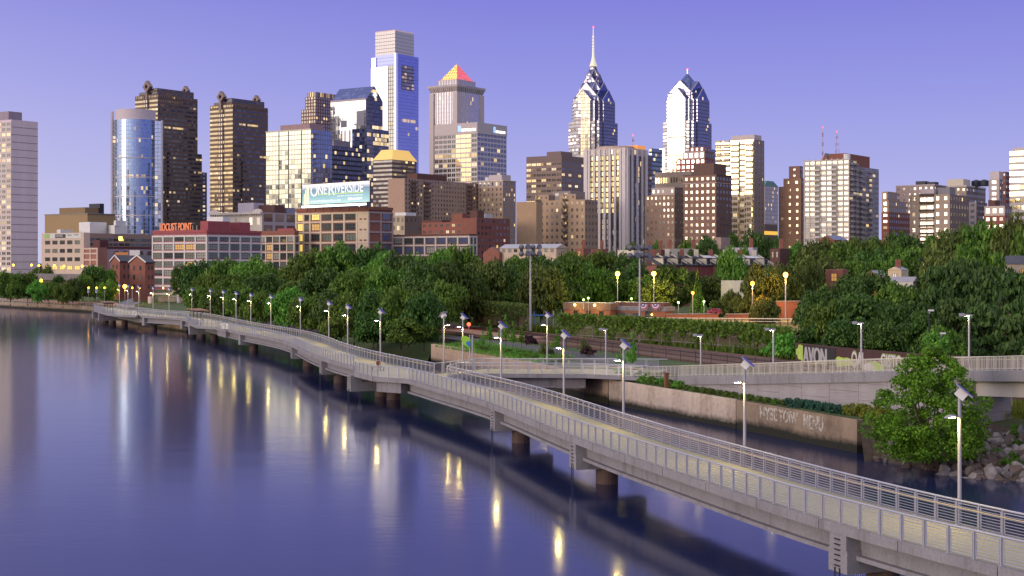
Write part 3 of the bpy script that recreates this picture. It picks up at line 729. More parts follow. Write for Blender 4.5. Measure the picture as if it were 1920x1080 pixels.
for px, lab in LAMPS:
    p = on_line(FAR, px); i = min(range(len(FAR)), key=lambda k: (FAR[k] - p).length); p = p + NN[i] * .3
    place_lamp(p, DZ - .3, lab)
place_lamp(Vector(((1026 - 960) * 168.5 / F, 168.5)), DZ - .3, 'solar lamp behind the footbridge, taller than the rail and mid span')
place_lamp(Vector(((868 - 960) * 163.0 / F, 163.0)), DZ - .3, 'solar lamp behind the green and blue leaf sign')
place_lamp(Vector(((832 - 960) * 167.6 / F, 167.6)), DZ - .3, 'solar lamp at the footbridge mouth, left of the leaf sign', 2.6)
# leaf sign on its own pole
lp = Vector((-5.25, 160.4, 0)); sg = thing('leaf_sign', 'lime green leaf shaped sign with a blue drop beside the footbridge', 'sign', (lp.x, lp.y, DZ))
c = at(873, 647, 160.3); k = 160.3 / F
def leafpoly(pts, y): return [(c.x + (x - 873) * k, y, c.z - (yy - 647) * k) for x, yy in pts]
outl = [(865, 632), (868, 630), (874, 630), (880, 633), (882.5, 638), (882, 650), (881, 652), (877, 651), (871, 647), (867, 642), (865, 637)]
drop = [(873.5, 643), (876, 640), (881, 639), (882, 645), (881.5, 650.5), (877, 648.5)]
def plate(pts, y, th, mat, par, name):
    mb = MB(); a = leafpoly(pts, y); b = leafpoly(pts, y + th); mb.poly(a); mb.poly(b[::-1])
    for i in range(len(a)): j = (i + 1) % len(a); mb.poly([a[i], a[j], b[j], b[i]])
    return mb.build(name, mat, par)
pl_ = plate(outl, 160.2, .06, pm('lime_paint', (0.33, 0.62, 0.05), 0.5, var=0), sg, 'leaf')
plate(drop, 160.13, .068, pm('blue_paint', (0.04, 0.20, 0.60), 0.5, var=0), sg, 'drop')
mb = MB(); mb.cyl((c.x + .45, 160.36), .06, DZ, zat(628, 160.3), 8); mb.build('pole', M['pole'], sg)
po = at(886, 700, 158.5); q = thing('bollard_pole', 'short grey pole without a panel right of the leaf sign', 'pole', (po.x, po.y, DZ))
mb = MB(); mb.cyl((po.x, po.y), .09, DZ, zat(630, 158.5), 10); mb.cyl((po.x, po.y), .11, zat(630, 158.5), zat(628.5, 158.5), 10); mb.build('shaft', M['pole'], q)

# ------------------------------------------------------------------ ramp beside the river
RP = [(1213, 157.0, 706.5), (1272, 150.0, 706), (1390, 139.5, 704), (1500, 132.5, 701.5), (1655, 126.0, 697.5), (1820, 117.0, 695.5), (1930, 108.0, 694), (2300, 88.0, 688)]
RE = [at(px, py, Y) for px, Y, py in RP]
rp = thing('concrete_ramp', 'grey concrete ramp climbing beside the river on a panelled retaining wall', 'ramp', (RE[0].x, RE[0].y, 2.0))
def rn(i):
    d = (RE[min(i + 1, len(RE) - 1)] - RE[max(i - 1, 0)]); n = Vector((-d.y, d.x, 0)).normalized(); return n if n.dot(ID) > 0 else -n
mb = MB(); ms = MB(); mw = MB(); RW = 4.2
for i in range(len(RE) - 1):
    a, b, na, nb_ = RE[i], RE[i + 1], rn(i), rn(i + 1); up = Vector((0, 0, 1))
    mb.hexa([a + na * .1 - up * .3, b + nb_ * .1 - up * .3, b + nb_ * RW - up * .3, a + na * RW - up * .3, a + na * .1 - up * .02, b + nb_ * .1 - up * .02, b + nb_ * RW - up * .02, a + na * RW - up * .02])
    ms.hexa([a - na * .12 - up * .85, b - nb_ * .12 - up * .85, b + nb_ * .2 - up * .85, a + na * .2 - up * .85, a - na * .12, b - nb_ * .12, b + nb_ * .2, a + na * .2])
    ms.hexa([a + na * (RW - .2) - up * .85, b + nb_ * (RW - .2) - up * .85, b + nb_ * (RW + .1) - up * .85, a + na * (RW + .1) - up * .85, a + na * (RW - .2), b + nb_ * (RW - .2), b + nb_ * (RW + .1), a + na * (RW + .1)])
    if i < 5:
        mw.hexa([Vector((a.x, a.y, 1.4)) + na * .1, Vector((b.x, b.y, 1.4)) + nb_ * .1, Vector((b.x, b.y, 1.4)) + nb_ * (RW - .2), Vector((a.x, a.y, 1.4)) + na * (RW - .2), a + na * .1 - up * .31, b + nb_ * .1 - up * .31, b + nb_ * (RW - .2) - up * .31, a + na * (RW - .2) - up * .31])
mb.build('deck', M['conc'], rp); ms.build('parapet', M['conc'], rp)
# panel joints: vertical and staggered horizontal grooves of the retaining wall
t = NT('panel_concrete'); ov = t.obj(); a = t.noise(0.5, 4, t.obj((1, 1, .15))); b = t.noise(3, 4, t.obj((.3, .3, 4)))
uvv = t.n('ShaderNodeTexCoord'); s3 = t.n('ShaderNodeSeparateXYZ'); t.t.links.new(uvv.outputs['Object'], s3.inputs[0])
al = t.math('ADD', t.math('MULTIPLY', s3.outputs[0], .5), t.math('MULTIPLY', s3.outputs[1], -.86)); cu_ = t.math('DIVIDE', al, 3.0); ci = t.math('FLOOR', cu_); cf = t.math('FRACT', cu_)
hz_ = t.math('FRACT', t.math('DIVIDE', t.math('ADD', s3.outputs[2], t.math('MULTIPLY', t.math('FRACT', t.math('MULTIPLY', ci, .5)), 1.5)), 1.5))
gv = t.math('MAXIMUM', t.math('LESS_THAN', cf, .012), t.math('LESS_THAN', hz_, .022))
t.set(t.b.inputs['Base Color'], t.mix(t.math('MULTIPLY', gv, .7), t.ramp(t.math('ADD', t.math('MULTIPLY', a, .5), t.math('MULTIPLY', b, .5)), ((.3, (.27, .24, .25)), (.7, (.42, .385, .39)))), (.07, .06, .065)))
t.b.inputs['Roughness'].default_value = .85; t.bump(b, .4, .04)
mw.build('retaining_wall', t.mat, rp)
# girder span on the right
mb = MB(); a, b, na, nb_ = RE[5], RE[7], rn(5), rn(7)
mb.hexa([a + na * .5 + Vector((0, 0, -2.05)), b + nb_ * .5 + Vector((0, 0, -2.3)), b + nb_ * 3.6 + Vector((0, 0, -2.3)), a + na * 3.6 + Vector((0, 0, -2.05)), a + na * .5 + Vector((0, 0, -.86)), b + nb_ * .5 + Vector((0, 0, -.86)), b + nb_ * 3.6 + Vector((0, 0, -.86)), a + na * 3.6 + Vector((0, 0, -.86))])
mb.build('girder', pm('pale_girder', (0.60, 0.55, 0.45), 0.7, var=.12, streak=True), rp)
M['rail_cream'] = pm('lamp_warm_galvanised', (0.62, 0.58, 0.47), 0.45, 0.25, var=.08)  # galvanised rail tinted cream to carry the ramp lamps' warm light
def picket_rail(off, keep):
    pts = [RE[i] + rn(i) * off for i in range(len(RE))]
    mb = MB(); mb.tube([p + Vector((0, 0, 1.1)) for p in pts], .035, 6); mb.tube([p + Vector((0, 0, .12)) for p in pts], .022, 6)
    r = mb.build('railing', M['rail_cream'], rp)
    L = 0; acc = []
    for a, b in zip(pts, pts[1:]):
        n = max(1, round((b - a).xy.length / 1.75))
        for k in range(n): acc.append((a.lerp(b, k / n), a.lerp(b, (k + 1) / n)))
    for p, q in acc[:keep]:
        m_ = MB(); d = q - p
        for k in (0, 7): m_.box((p + d * (k / 14) + Vector((0, 0, .55))), (.055, .055, 1.1), math.atan2(d.y, d.x))
        for k in range(1, 14):
            if k != 7: m_.box((p + d * (k / 14) + Vector((0, 0, .6))), (.018, .018, .95), math.atan2(d.y, d.x))
        m_.build('rail_panel', M['rail_cream'], r)
picket_rail(.05, 50); picket_rail(RW - .05, 50)
mb = MB(); mb.tube([RE[i] + rn(i) * (RW - .2) + Vector((0, 0, .85)) for i in range(len(RE))], .03, 6); mb.build('handrail', bpy.data.materials['brass_handrail'], rp)

# lamps along the ramp's far side: box head on a grey pole, warm light washing the shaft
rl = thing('ramp_lamp', 'x', 'street lamp', (0, 0, 0), 'box headed lamps along the ramp')
mb = MB(); mb.cyl((0, 0), .085, 0, 4.15, 10); mb.build('pole', M['pole'], rl)
mb = MB(); mb.box((-.3, 0, 4.1), (1.0, .34, .16)); mb.box((-.62, 0, 4.22), (.4, .3, .1)); h_ = mb.build('lamp_head', M['pole'], rl)
mb = MB(); mb.poly([(-.37, -.12, 4.016), (-.03, -.12, 4.016), (-.03, .12, 4.016), (-.37, .12, 4.016)]); mb.build('led', pm('ramp_led', (1, .9, .6), .4, var=0, emit=(1, .82, .35), es=160), h_)
RL = [(1314, 628, 146.5, 'box headed lamp over the lower ramp, leftmost along its rail'), (1450, 617, 138.5, 'box headed lamp over the ramp in front of the ivy fence end'), (1615, 605, 131.5, 'box headed lamp standing in front of the second graffiti word'), (1817, 590, 121.5, 'box headed lamp on the ramp before the dark pines'), (1136, 617, 166.4, 'box headed lamp at the ramp foot by the footbridge landing')]
for k, (px, py, Y, lab) in enumerate(RL):
    o = rl if k == 0 else dup(rl); top = at(px, py, Y); o.location = (top.x, top.y, top.z - 4.15); o['label'] = lab
# ------------------------------------------------------------------ buildings (street grid: left faces look west, right faces look south)
GA, GB = Vector((-.82, .5724, 0)), Vector((.5724, .82, 0))
class B:
    def __init__(s, name, label, xl, xc, xr, Y, cat='building', zb=3.0, group=None):
        X = (xc - 960) * Y / F; tl, tr = (xl - 960) / F, (xr - 960) / F
        s.w1 = (X - tl * Y) / (.82 + .5724 * tl); s.w2 = (tr * Y - X) / (.5724 - .82 * tr)
        s.o = Vector((X, Y, 0)); s.Y = Y; s.zb = zb; s.xc = xc
        s.t = thing(name, label, cat, (X, Y, zb), group); s.parts = {}
    def z(s, y): return CZ - (y - HZ) * s.Y / F
    def P(s, f, g): return s.o + GA * (s.w1 * f) + GB * (s.w2 * g)
    def fs(s, px):                          # photo x on the west face -> fraction
        t = (px - 960) / F; return (s.o.x - t * s.Y) / (.82 + .5724 * t) / s.w1
    def ft(s, px):
        t = (px - 960) / F; return (t * s.Y - s.o.x) / (.5724 - .82 * t) / s.w2
    def box(s, name, f0, f1, g0, g1, z0, z1, mat, roof=None, cw=3.2, rh=3.6, parent=None, z1s=None, bottom=False):
        mb = MB(); pts = [s.P(f0, g0), s.P(f1, g0), s.P(f1, g1), s.P(f0, g1)]
        mb.prism(pts, z0, z1, 0, 1, cw, rh, z1s=z1s, bottom=bottom)
        return mb.build(name, [mat, roof or M['roof']], parent or s.t)
    def gable(s, name, f0, f1, g0, g1, z0, z1, mats, along='b', parent=None, ends=True):
        """roof prism; ridge along GB ('b') or GA ('a'); mats = (slope, gable end)"""
        mb = MB(); A, Bq, C, D = s.P(f0, g0), s.P(f1, g0), s.P(f1, g1), s.P(f0, g1)
        h0, h1 = Vector((0, 0, z0)), Vector((0, 0, z1))
        if along == 'b': r0, r1 = s.P((f0 + f1) / 2, g0), s.P((f0 + f1) / 2, g1); e = [(A, Bq, r0), (D, C, r1)]; sl = [(A, D, r1, r0), (Bq, C, r1, r0)]
        else: r0, r1 = s.P(f0, (g0 + g1) / 2), s.P(f1, (g0 + g1) / 2); e = [(A, D, r0), (Bq, C, r1)]; sl = [(A, Bq, r1, r0), (D, C, r1, r0)]
        for p, q, r, u in sl:
            L = (q - p).length / 3.2; K = sqrt((r - q).length ** 2 + (z1 - z0) ** 2) / 3.6
            mb.poly([p + h0, q + h0, r + h1, u + h1], 0, [(0, 0), (L, 0), (L, K), (0, K)])
        if ends:
            for p, q, r in e:
                L = (q - p).length / 3.2; K = (z1 - z0) / 3.6
                mb.poly([p + h0, q + h0, r + h1], 1, [(0, 0), (L, 0), (L / 2, K)])
        return mb.build(name, list(mats), parent or s.t)
    def pyr(s, name, f0, f1, g0, g1, z0, z1, mat, top=0.0, parent=None):
        mb = MB(); R0 = [s.P(f0, g0), s.P(f1, g0), s.P(f1, g1), s.P(f0, g1)]; c = s.P((f0 + f1) / 2, (g0 + g1) / 2)
        R1 = [c + (p - c) * top for p in R0]
        for i in range(4):
            j = (i + 1) % 4; q = [R0[i] + Vector((0, 0, z0)), R0[j] + Vector((0, 0, z0)), R1[j] + Vector((0, 0, z1)), R1[i] + Vector((0, 0, z1))]
            L = (R0[i] - R0[j]).length / 3.2; mb.poly(q, 0, [(0, 0), (L, 0), (L * .5 + L * .5 * top, (z1 - z0) / 3.6), (L * .5 - L * .5 * top, (z1 - z0) / 3.6)])
        mb.poly([p + Vector((0, 0, z1)) for p in R1])
        return mb.build(name, mat, parent or s.t)
    def face(s, k):                         # origin, along, outward, length
        if k == 'W': return s.P(1, 0), -GA, -GB, s.w1
        return s.P(0, 0), GB, -GA, s.w2
    def frame(s, k, u0, u1, z0, z1, cols, rows, pw, bh, mat, proud=.35, name='facade_frame', parent=None):
        o, d, n, L = s.face(k); mb = MB(); a, b = u0 * L, u1 * L
        for i in range(cols + 1):
            c = a + (b - a) * i / cols; p = o + d * (c - pw / 2) + Vector((0, 0, z0)); mb.obox(p - n * .05, d * pw, n * (proud + .05), (0, 0, z1 - z0))
        for j in range(rows + 1):
            zc = z0 + (z1 - z0) * j / rows
            for i in range(cols):
                c0 = a + (b - a) * i / cols + pw / 2; c1 = a + (b - a) * (i + 1) / cols - pw / 2
                p = o + d * c0 + Vector((0, 0, min(zc, z1 - bh))); mb.obox(p - n * .05, d * (c1 - c0), n * (proud - .08 + .05), (0, 0, bh))
        return mb.build(name, mat, parent or s.t)
    def windows(s, k, u0, u1, z0, z1, cols, rows, wf, lo, hi, pal, panes=(3, 2), skip=None, parent=None, lit=None, name='window'):
        o, d, n, L = s.face(k); a, b = u0 * L, u1 * L; cw = (b - a) / cols; rh = (z1 - z0) / rows
        rz = math.atan2(d.y, d.x)
        for j in range(rows):
            for i in range(cols):
                if skip and skip(i, j): continue
                mat = (lit(i, j) if lit else None) or random.choice(pal)
                me = window_mesh(round(cw * wf, 2), round(rh * (hi - lo), 2), panes, mat)
                p = o + d * (a + cw * (i + .5)) + Vector((0, 0, z0 + rh * (j + lo)))
                inst(me, name, p, parent or s.t, rz)
WM = {}
def window_mesh(w, h, panes, mat, sill=True):
    k = (w, h, panes, mat.name)
    if k in WM: return WM[k]
    mb = MB(); mb.poly([(-w / 2, -.03, 0), (w / 2, -.03, 0), (w / 2, -.03, h), (-w / 2, -.03, h)], 0)
    t = max(.06, w * .022)
    for i in range(panes[0] + 1): mb.box((-w / 2 + w * i / panes[0], -.05, h / 2), (t, .09, h), 0, 1)
    for j in range(panes[1] + 1): mb.box((0, -.045, h * j / panes[1]), (w, .07, t), 0, 1)
    WM[k] = mb.mesh('window', [mat, M['mullion']]); return WM[k]
GD, GP, GG, GBL, GL, GL2 = (M[k] for k in ('glass_dark', 'glass_pale', 'glass_green', 'glass_blue', 'glass_lit', 'glass_lit2'))
def balcony(p, d, n, w, dep, mat, parent, h=1.05):
    mb = MB(); q = p - d * w / 2
    mb.obox(q, d * w, n * dep, (0, 0, .2)); mb.obox(q + n * (dep - .12) + Vector((0, 0, .2)), d * w, n * .12, (0, 0, h - .2))
    for e in (0, w - .12): mb.obox(q + d * e + Vector((0, 0, .2)), d * .12, n * (dep - .12), (0, 0, h - .2))
    return mb.build('balcony', mat, parent)
def mech(b, f0, f1, g0, g1, z0, h, mat=None, name='roof_plant'):
    return b.box(name, f0, f1, g0, g1, z0, z0 + h, mat or M['roof_light'])

def west_skin(b, mat, z0, z1, u0=0, u1=1, cw=3.0, rh=3.9, nm='mirror_wall'):
    o, d, n, L = b.face('W'); m_ = MB(); c = max(1, round(L * (u1 - u0) / cw)); r = max(1, round((z1 - z0) / rh))
    m_.poly([o + d * L * u0 + n * .15 + Vector((0, 0, z0)), o + d * L * u1 + n * .15 + Vector((0, 0, z0)), o + d * L * u1 + n * .15 + Vector((0, 0, z1)), o + d * L * u0 + n * .15 + Vector((0, 0, z1))], 0, [(0, 0), (c, 0), (c, r), (0, r)])
    return m_.build(nm, mat, b.t)
# ---- left edge slab tower
F_SLABW = facade('slab_window_grid', (0.66, 0.56, 0.52), .12, .26, .84, .30, .05, glass=(.025, .025, .022), refl=.12, es=1.0, panes=2, blind=.1)
F_BLANK = pm('pink_precast', (0.76, 0.62, 0.64), .8, var=.08, scale=.2, streak=True)  # pale pinkish precast, lightened further in place of the glow on its end wall
b = B('slab_tower', 'pink concrete slab tower with a blank end wall cut by the left edge', -60, 21, 71, 690)
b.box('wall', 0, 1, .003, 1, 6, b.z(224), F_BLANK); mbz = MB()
o, d, n, L = b.face('W'); nr = 30; zt = b.z(224); rh = (zt - 8) / nr
mbz.poly([o + Vector((0, 0, 8)) + n * .05, o + d * L + Vector((0, 0, 8)) + n * .05, o + d * L + Vector((0, 0, zt - 1)) + n * .05, o + Vector((0, 0, zt - 1)) + n * .05], 0, [(0, 0), (9, 0), (9, nr), (0, nr)])
mbz.build('window_grid', F_SLABW, b.t)
o, d, n, L = b.face('S'); mbz = MB()
for j in range(1, 21): mbz.obox(o + n * -.05 + Vector((0, 0, 8 + (zt - 8) * j / 21)), d * L, n * .12, (0, 0, .22))
mbz.build('panel_joint', pm('joint_line', (0.28, 0.2, 0.22), .9, var=0), b.t)
mech(b, .12, 1, .1, .6, zt, (224 - 207) * 690 / F, pm('slab_penthouse', (0.35, 0.28, 0.33), .8))

# ---- curved glass tower
Yb = 1150; b = B('glass_tower', 'curved blue glass tower with white floor lines and a white cap', 207, 262, 304, Yb)
F_MUR = facade('murano_curtain', (0.40, 0.40, 0.50), .06, .12, 1.0, .035, .01, glass=(.03, .06, .13), tint=(.40, .56, .90), refl=.46, es=.9, jit=.012, every=0)
F_MURD = facade('murano_slot', (0.45, 0.42, 0.48), .12, .2, .9, .04, glass=(.02, .03, .05), tint=(.4, .45, .55), refl=.3, jit=.02)
R = 38 * Yb / F; ctr = at(255, HZ, Yb + R); ctr.z = 0; z0, z1 = 6, b.z(222)
mbz = MB(); k_ = 28
arc = [ctr + Vector((R * cos(a), R * .95 * sin(a), 0)) for a in [radians(188 + 168 * i / k_) for i in range(k_ + 1)]]
mbz.prism([(p.x, p.y) for p in arc], z0, z1, 0, 1, 1.9, 3.15, cont=True); mbz.build('glass_drum', [F_MUR, M['roof_light']], b.t)
mbz = MB(); mbz.prism([(p.x, p.y) for p in arc], z1, b.z(203.5), 0, 1); mbz.build('cap', [pm('white_cap', (0.62, 0.52, 0.55), .6, var=.05), M['roof_light']], b.t)
mbz = MB(); Q = [ctr + (p - ctr) * 1.012 for p in arc]
for j in range(1, 9):
    zz = z0 + (z1 - z0) * j / 8 - .4
    for p, q in zip(Q, Q[1:]): mbz.hexa([p + Vector((0, 0, zz)), q + Vector((0, 0, zz)), q + (ctr - q) * .02 + Vector((0, 0, zz)), p + (ctr - p) * .02 + Vector((0, 0, zz))] + [x + Vector((0, 0, .8)) for x in (p + Vector((0, 0, zz)), q + Vector((0, 0, zz)), q + (ctr - q) * .02 + Vector((0, 0, zz)), p + (ctr - p) * .02 + Vector((0, 0, zz)))])
mbz.build('floor_band', pm('white_band', (0.62, 0.55, 0.6), .6, var=.04), b.t)
def slab(nm, x0, x1, dy, ytop, mat, roof=None, depth=3):
    p, q = at(x0, HZ, Yb + dy), at(x1, HZ, Yb + dy); m_ = MB(); m_.prism([(p.x, p.y), (q.x, q.y), (q.x, q.y + depth), (p.x, p.y + depth)], z0, b.z(ytop), 0, 1, 3.0, 3.15); return m_.build(nm, [mat, roof or M['roof_light']], b.t)
slab('side_wing', 211, 224, 12, 222, F_MURD); slab('pier', 207.5, 211, 11, 206, pm('white_pier', (0.60, 0.52, 0.56), .6, var=.05)); slab('side_wing', 284, 302, 13, 224, facade('murano_blue', (0.5, .47, .55), .07, .14, 1, .07, glass=(.03, .06, .16), tint=(.4, .5, .8), refl=.5))
slab('pier', 282.5, 285.5, 12.5, 210, bpy.data.materials['white_pier']); slab('pier', 302, 304.2, 12.5, 222, bpy.data.materials['white_pier'])

# ---- twin dark granite towers with diamond finials
F_COM = facade('granite_bands', (0.15, 0.10, 0.085), .0, .42, .86, .010, .05, glass=(.014, .013, .02), tint=(.4, .38, .42), refl=.16, es=.85, panes=1, jit=.02)
F_COMW = facade('granite_bands_west', (0.20, 0.135, 0.095), .0, .42, .86, .06, .06, glass=(.05, .04, .03), tint=(1, .82, .5), refl=.34, es=1.0, panes=1, jit=.04)  # west copy of the granite, lightened and gold tinted for the glow it catches
F_COMC = facade('granite_centre', (0.15, 0.095, 0.08), .22, .3, .86, .10, .05, glass=(.03, .03, .035), tint=(.85, .75, .6), refl=.45, es=1.4)
GRAN = pm('granite', (0.24, 0.165, 0.14), .5, var=.15)
def commerce(label, xl, xc, xr, Y, ysh, yhi, dia, lower, grp):
    b = B('granite_tower', label, xl, xc, xr, Y, group=grp); zs = b.z(ysh); zh = b.z(yhi)
    b.box('shaft', 0, 1, 0, 1, 5, zs, F_COM, cw=2.6, rh=4.0)
    b.box('centre_bay', .40, .60, -.03, .02, 5, zs - 4, F_COMC, cw=2.6, rh=4.0); west_skin(b, F_COMW, 5, zs, 0, .40, 2.6, 4, 'west_bands'); west_skin(b, F_COMW, 5, zs, .60, 1, 2.6, 4, 'west_bands')
    b.box('attic', .10, .44, .04, .96, zs, zh, F_COM, cw=2.6, rh=4); b.box('attic', .56, .90, .04, .96, zs, zh - 3, F_COM, cw=2.6, rh=4)
    mb = MB(); o, d, n, L = b.face('S')
    for i in range(22): mb.obox(o + d * (L * (i + .2) / 22) + n * .02 + Vector((0, 0, zs - 2.5)), d * (L / 60), n * .5, (0, 0, 2.5))
    o, d, n, L = b.face('W')
    for i in range(14): mb.obox(o + d * (L * (i + .2) / 14) + n * .02 + Vector((0, 0, zs - 2.5)), d * (L / 40), n * .5, (0, 0, 2.5))
    mb.build('cornice_teeth', GRAN, b.t)
    for (dx, dy, f, g, lk) in dia:
        c = b.P(f, g); c = Vector((c.x, c.y, 0)); Yc = c.y; cx = at(dx, dy, Yc); r = lk * Yc / F
        mb = MB(); u = -GA; up = Vector((0, 0, 1)); nn = -GB
        outer = [cx + u * r * 1.1, cx + up * r * 1.25, cx - u * r * 1.1, cx - up * r * 1.25]; inner = [cx + (p - cx) * .42 for p in outer]
        for i in range(4):
            j = (i + 1) % 4
            mb.hexa([outer[i] - nn * 2, outer[j] - nn * 2, inner[j] - nn * 2, inner[i] - nn * 2, outer[i] + nn * 2, outer[j] + nn * 2, inner[j] + nn * 2, inner[i] + nn * 2])
        mb.obox(cx - up * (r * 1.25 + 9) - u * 1.3 - nn * 2, u * 2.6, nn * 4, up * 9.3); mb.build('diamond_finial', GRAN, b.t)
    lxl, lxr, ly, l2 = lower
    b.box('lower_wing', min(b.fs(lxl), 1.25), .98, .3, .97, 5, b.z(l2), F_COM, cw=2.6, rh=4)
    b.box('lower_wing', -.05, .7, .25, b.ft(lxr), 5, b.z(ly), F_COM, cw=2.6, rh=4)
    return b
commerce('dark granite tower with diamond finials half hidden behind the curved glass tower', 253.5, 296, 370.5, 1330, 177, 164, [(277, 163, .55, -.02, 9.3), (348.5, 170.5, .5, 1.0, 7.5)], (250, 376.5, 283, 290), 'twin granite towers')
commerce('dark granite tower with diamond finials and gold lit west face beside the yellow glass block', 394, 436.5, 502.5, 1280, 195, 183, [(415.5, 182, .55, -.02, 8.8), (481, 187.5, .5, 1.0, 7.2)], (386.5, 503, 300, 299), 'twin granite towers')
b = B('slim_tower', 'slim dark tower with one column of lit windows between the twin granite towers', 374, 377, 388, 1420)
b.box('wall', 0, 1, 0, 1, 5, b.z(323), facade('slim_dark', (.10, .075, .09), .30, .3, .8, .5, glass=(.03, .03, .03), refl=.2, es=1.2), cw=6, rh=4)

# ---- yellow glass apartment block
F_EDGE = facade('edge_curtain', (0.62, 0.60, 0.54), .05, .18, 1.0, .03, .0, glass=(.06, .09, .07), tint=(.88, .88, .74), refl=.72, es=1.1, panes=2, jit=.03, blind=.2)
F_EDGES = facade('edge_south', (0.16, .16, .22), .07, .14, 1.0, .05, .0, glass=(.03, .05, .10), tint=(.45, .52, .75), refl=.45, panes=2, jit=.02)  # south copy of the curtain wall, frame and glass darkened for shade
b = B('glass_apartment_block', 'pale yellow glass apartment block behind the rooftop billboard', 499, 583, 623, 1000); zt = b.z(243)
b.box('wall', 0, 1, .004, .996, 5, zt, F_EDGES, cw=2.4, rh=3.3); mbz = MB(); o, d, n, L = b.face('W')
mbz.poly([o + n * .05 + Vector((0, 0, 5)), o + d * L + n * .05 + Vector((0, 0, 5)), o + d * L + n * .05 + Vector((0, 0, zt)), o + n * .05 + Vector((0, 0, zt))], 0, [(0, 0), (14, 0), (14, 30), (0, 30)]); mbz.build('curtain_wall', F_EDGE, b.t)
for j in range(8): mech_o = None
mbz = MB()
for i in (4, 7, 11): mbz.obox(o + d * (L * i / 14.0) + n * .02 + Vector((0, 0, 5)), d * .5, n * .3, (0, 0, zt - 5))
mbz.build('dark_fin', M['dark'], b.t)
for j in range(9, 31):
    zz = 5 + (zt - 5) * (j - 1) / 30
    balcony(b.P(0, .12) + Vector((0, 0, zz)), GB, -GA, b.w2 * .2, 1.6, M['conc_dark'], b.t)
mbz = MB(); mbz.obox(o + n * -.2 + Vector((0, 0, zt)), d * L, n * .8, (0, 0, .8)); mbz.build('cornice', M['cream'], b.t)
mech(b, .1, .75, .15, .8, zt, b.z(230) - zt, pm('pink_penthouse', (.36, .24, .25), .8))
# ---- brown stepped tower behind
F_BROWN = facade('brown_stepped', (.17, .085, .07), .22, .2, .86, .12, .0, glass=(.03, .03, .035), refl=.35, es=1.0, tint=(.8, .7, .6))
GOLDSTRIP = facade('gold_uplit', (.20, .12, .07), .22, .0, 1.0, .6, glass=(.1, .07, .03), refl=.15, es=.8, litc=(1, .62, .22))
b = B('stepped_tower', 'brown stepped tower with gold lit crown behind the gabled glass tower', 565, 592, 628, 1520)
b.box('shaft', 0, 1, 0, 1, 5, b.z(204), F_BROWN, cw=3.6, rh=3.8); b.box('upper_shaft', .12, .86, .1, 1.2, b.z(204), b.z(180), F_BROWN, cw=3.6, rh=3.8)
b.box('crown', .2, .8, .16, 1.2, b.z(180), b.z(171), GOLDSTRIP, cw=3, rh=14)
# ---- gabled white glass tower with the cross
F_IBXW = facade('mirror_white', (.58, .57, .60), .03, .06, 1.0, .012, .0, glass=(.2, .2, .2), tint=(.93, .92, .93), refl=.78, jit=.012, es=1)
F_IBXS = facade('mirror_blue', (.04, .05, .13), .03, .10, .95, .05, .16, glass=(.012, .02, .07), tint=(.30, .38, .75), refl=.45, jit=.012, es=1.4)  # south copy of the mirror wall, its blue stands in for reflected sky
ROOFBLUE = facade('roof_blue_glass', (.03, .035, .10), .03, .05, 1.0, .0, .0, glass=(.012, .018, .09), tint=(.28, .33, .75), refl=.40, jit=.01)
b = B('gabled_glass_tower', 'white mirror glass tower with blue gabled roof and a lit white cross', 620, 686, 718, 1350); ze, zr = b.z(187), b.z(159)
b.box('shaft', .002, .998, .004, .996, 5, ze, F_IBXS, cw=3, rh=3.9); o, d, n, L = b.face('W'); mbz = MB()
west_skin(b, F_IBXW, 5, ze)
b.gable('roof', 0, 1, 0, 1, ze, zr, (ROOFBLUE, F_IBXS), 'a')
mbz = MB(); mbz.obox(o + n * -.3 + Vector((0, 0, ze)), d * L, n * .9, (0, 0, 1.6)); mbz.build('eaves_band', pm('eaves_grey', (.45, .36, .36), .5), b.t)
mbz = MB()
PNL = facade('ibx_panel', (.25, .25, .3), .05, .1, .95, .3, glass=(.04, .05, .08), refl=.35)
for (u0, u1, y0, y1) in ((.745, .955, 207, 235), (.30, .46, 223, 236), ):
    m_ = MB(); m_.obox(o + d * L * u0 + n * .1 + Vector((0, 0, b.z(y1))), d * L * (u1 - u0), n * .25, (0, 0, b.z(y0) - b.z(y1))); m_.build('window_panel', PNL, b.t)
for u in (.22, .31, .40, .54): mbz.obox(o + d * L * u + n * .1 + Vector((0, 0, b.z(264))), d * 1.3, n * .25, (0, 0, b.z(242) - b.z(264)))
mbz.build('dark_slot', PNL, b.t)
c = at(702.5, 178, b.P(0, .5).y); mbz = MB(); r = 5.0 * 1370 / F
for (aa, bb) in ((1, .38), (.38, 1)): mbz.obox(c - GA * -.2 - GB * r * aa - Vector((0, 0, r * bb)) + GA * -1.0, GB * 2 * r * aa, GA * (.3 if aa == 1 else .34), (0, 0, 2 * r * bb))
mbz.build('cross_sign', pm('lit_cross', (1, 1, 1), .5, var=0, emit=(.85, .95, 1), es=1.6), b.t)
b.box('lower_wing', -.08, .34, -.1, 1.18, 5, b.z(241), F_IBXS, cw=3, rh=3.9)
# ---- black block
b = B('black_office_block', 'black glass office block right of the yellow glass apartments', 600, 623, 679, 1120)
b.box('wall', 0, 1, 0, 1, 5, b.z(273), facade('black_curtain', (.025, .022, .03), .08, .28, .9, .05, .0, glass=(.012, .012, .02), tint=(.25, .25, .33), refl=.35, es=1.2), cw=2.6, rh=3.8)
mech(b, 0, .9, .05, .6, b.z(273), b.z(262) - b.z(273), pm('grey_penthouse', (.26, .22, .27), .8))
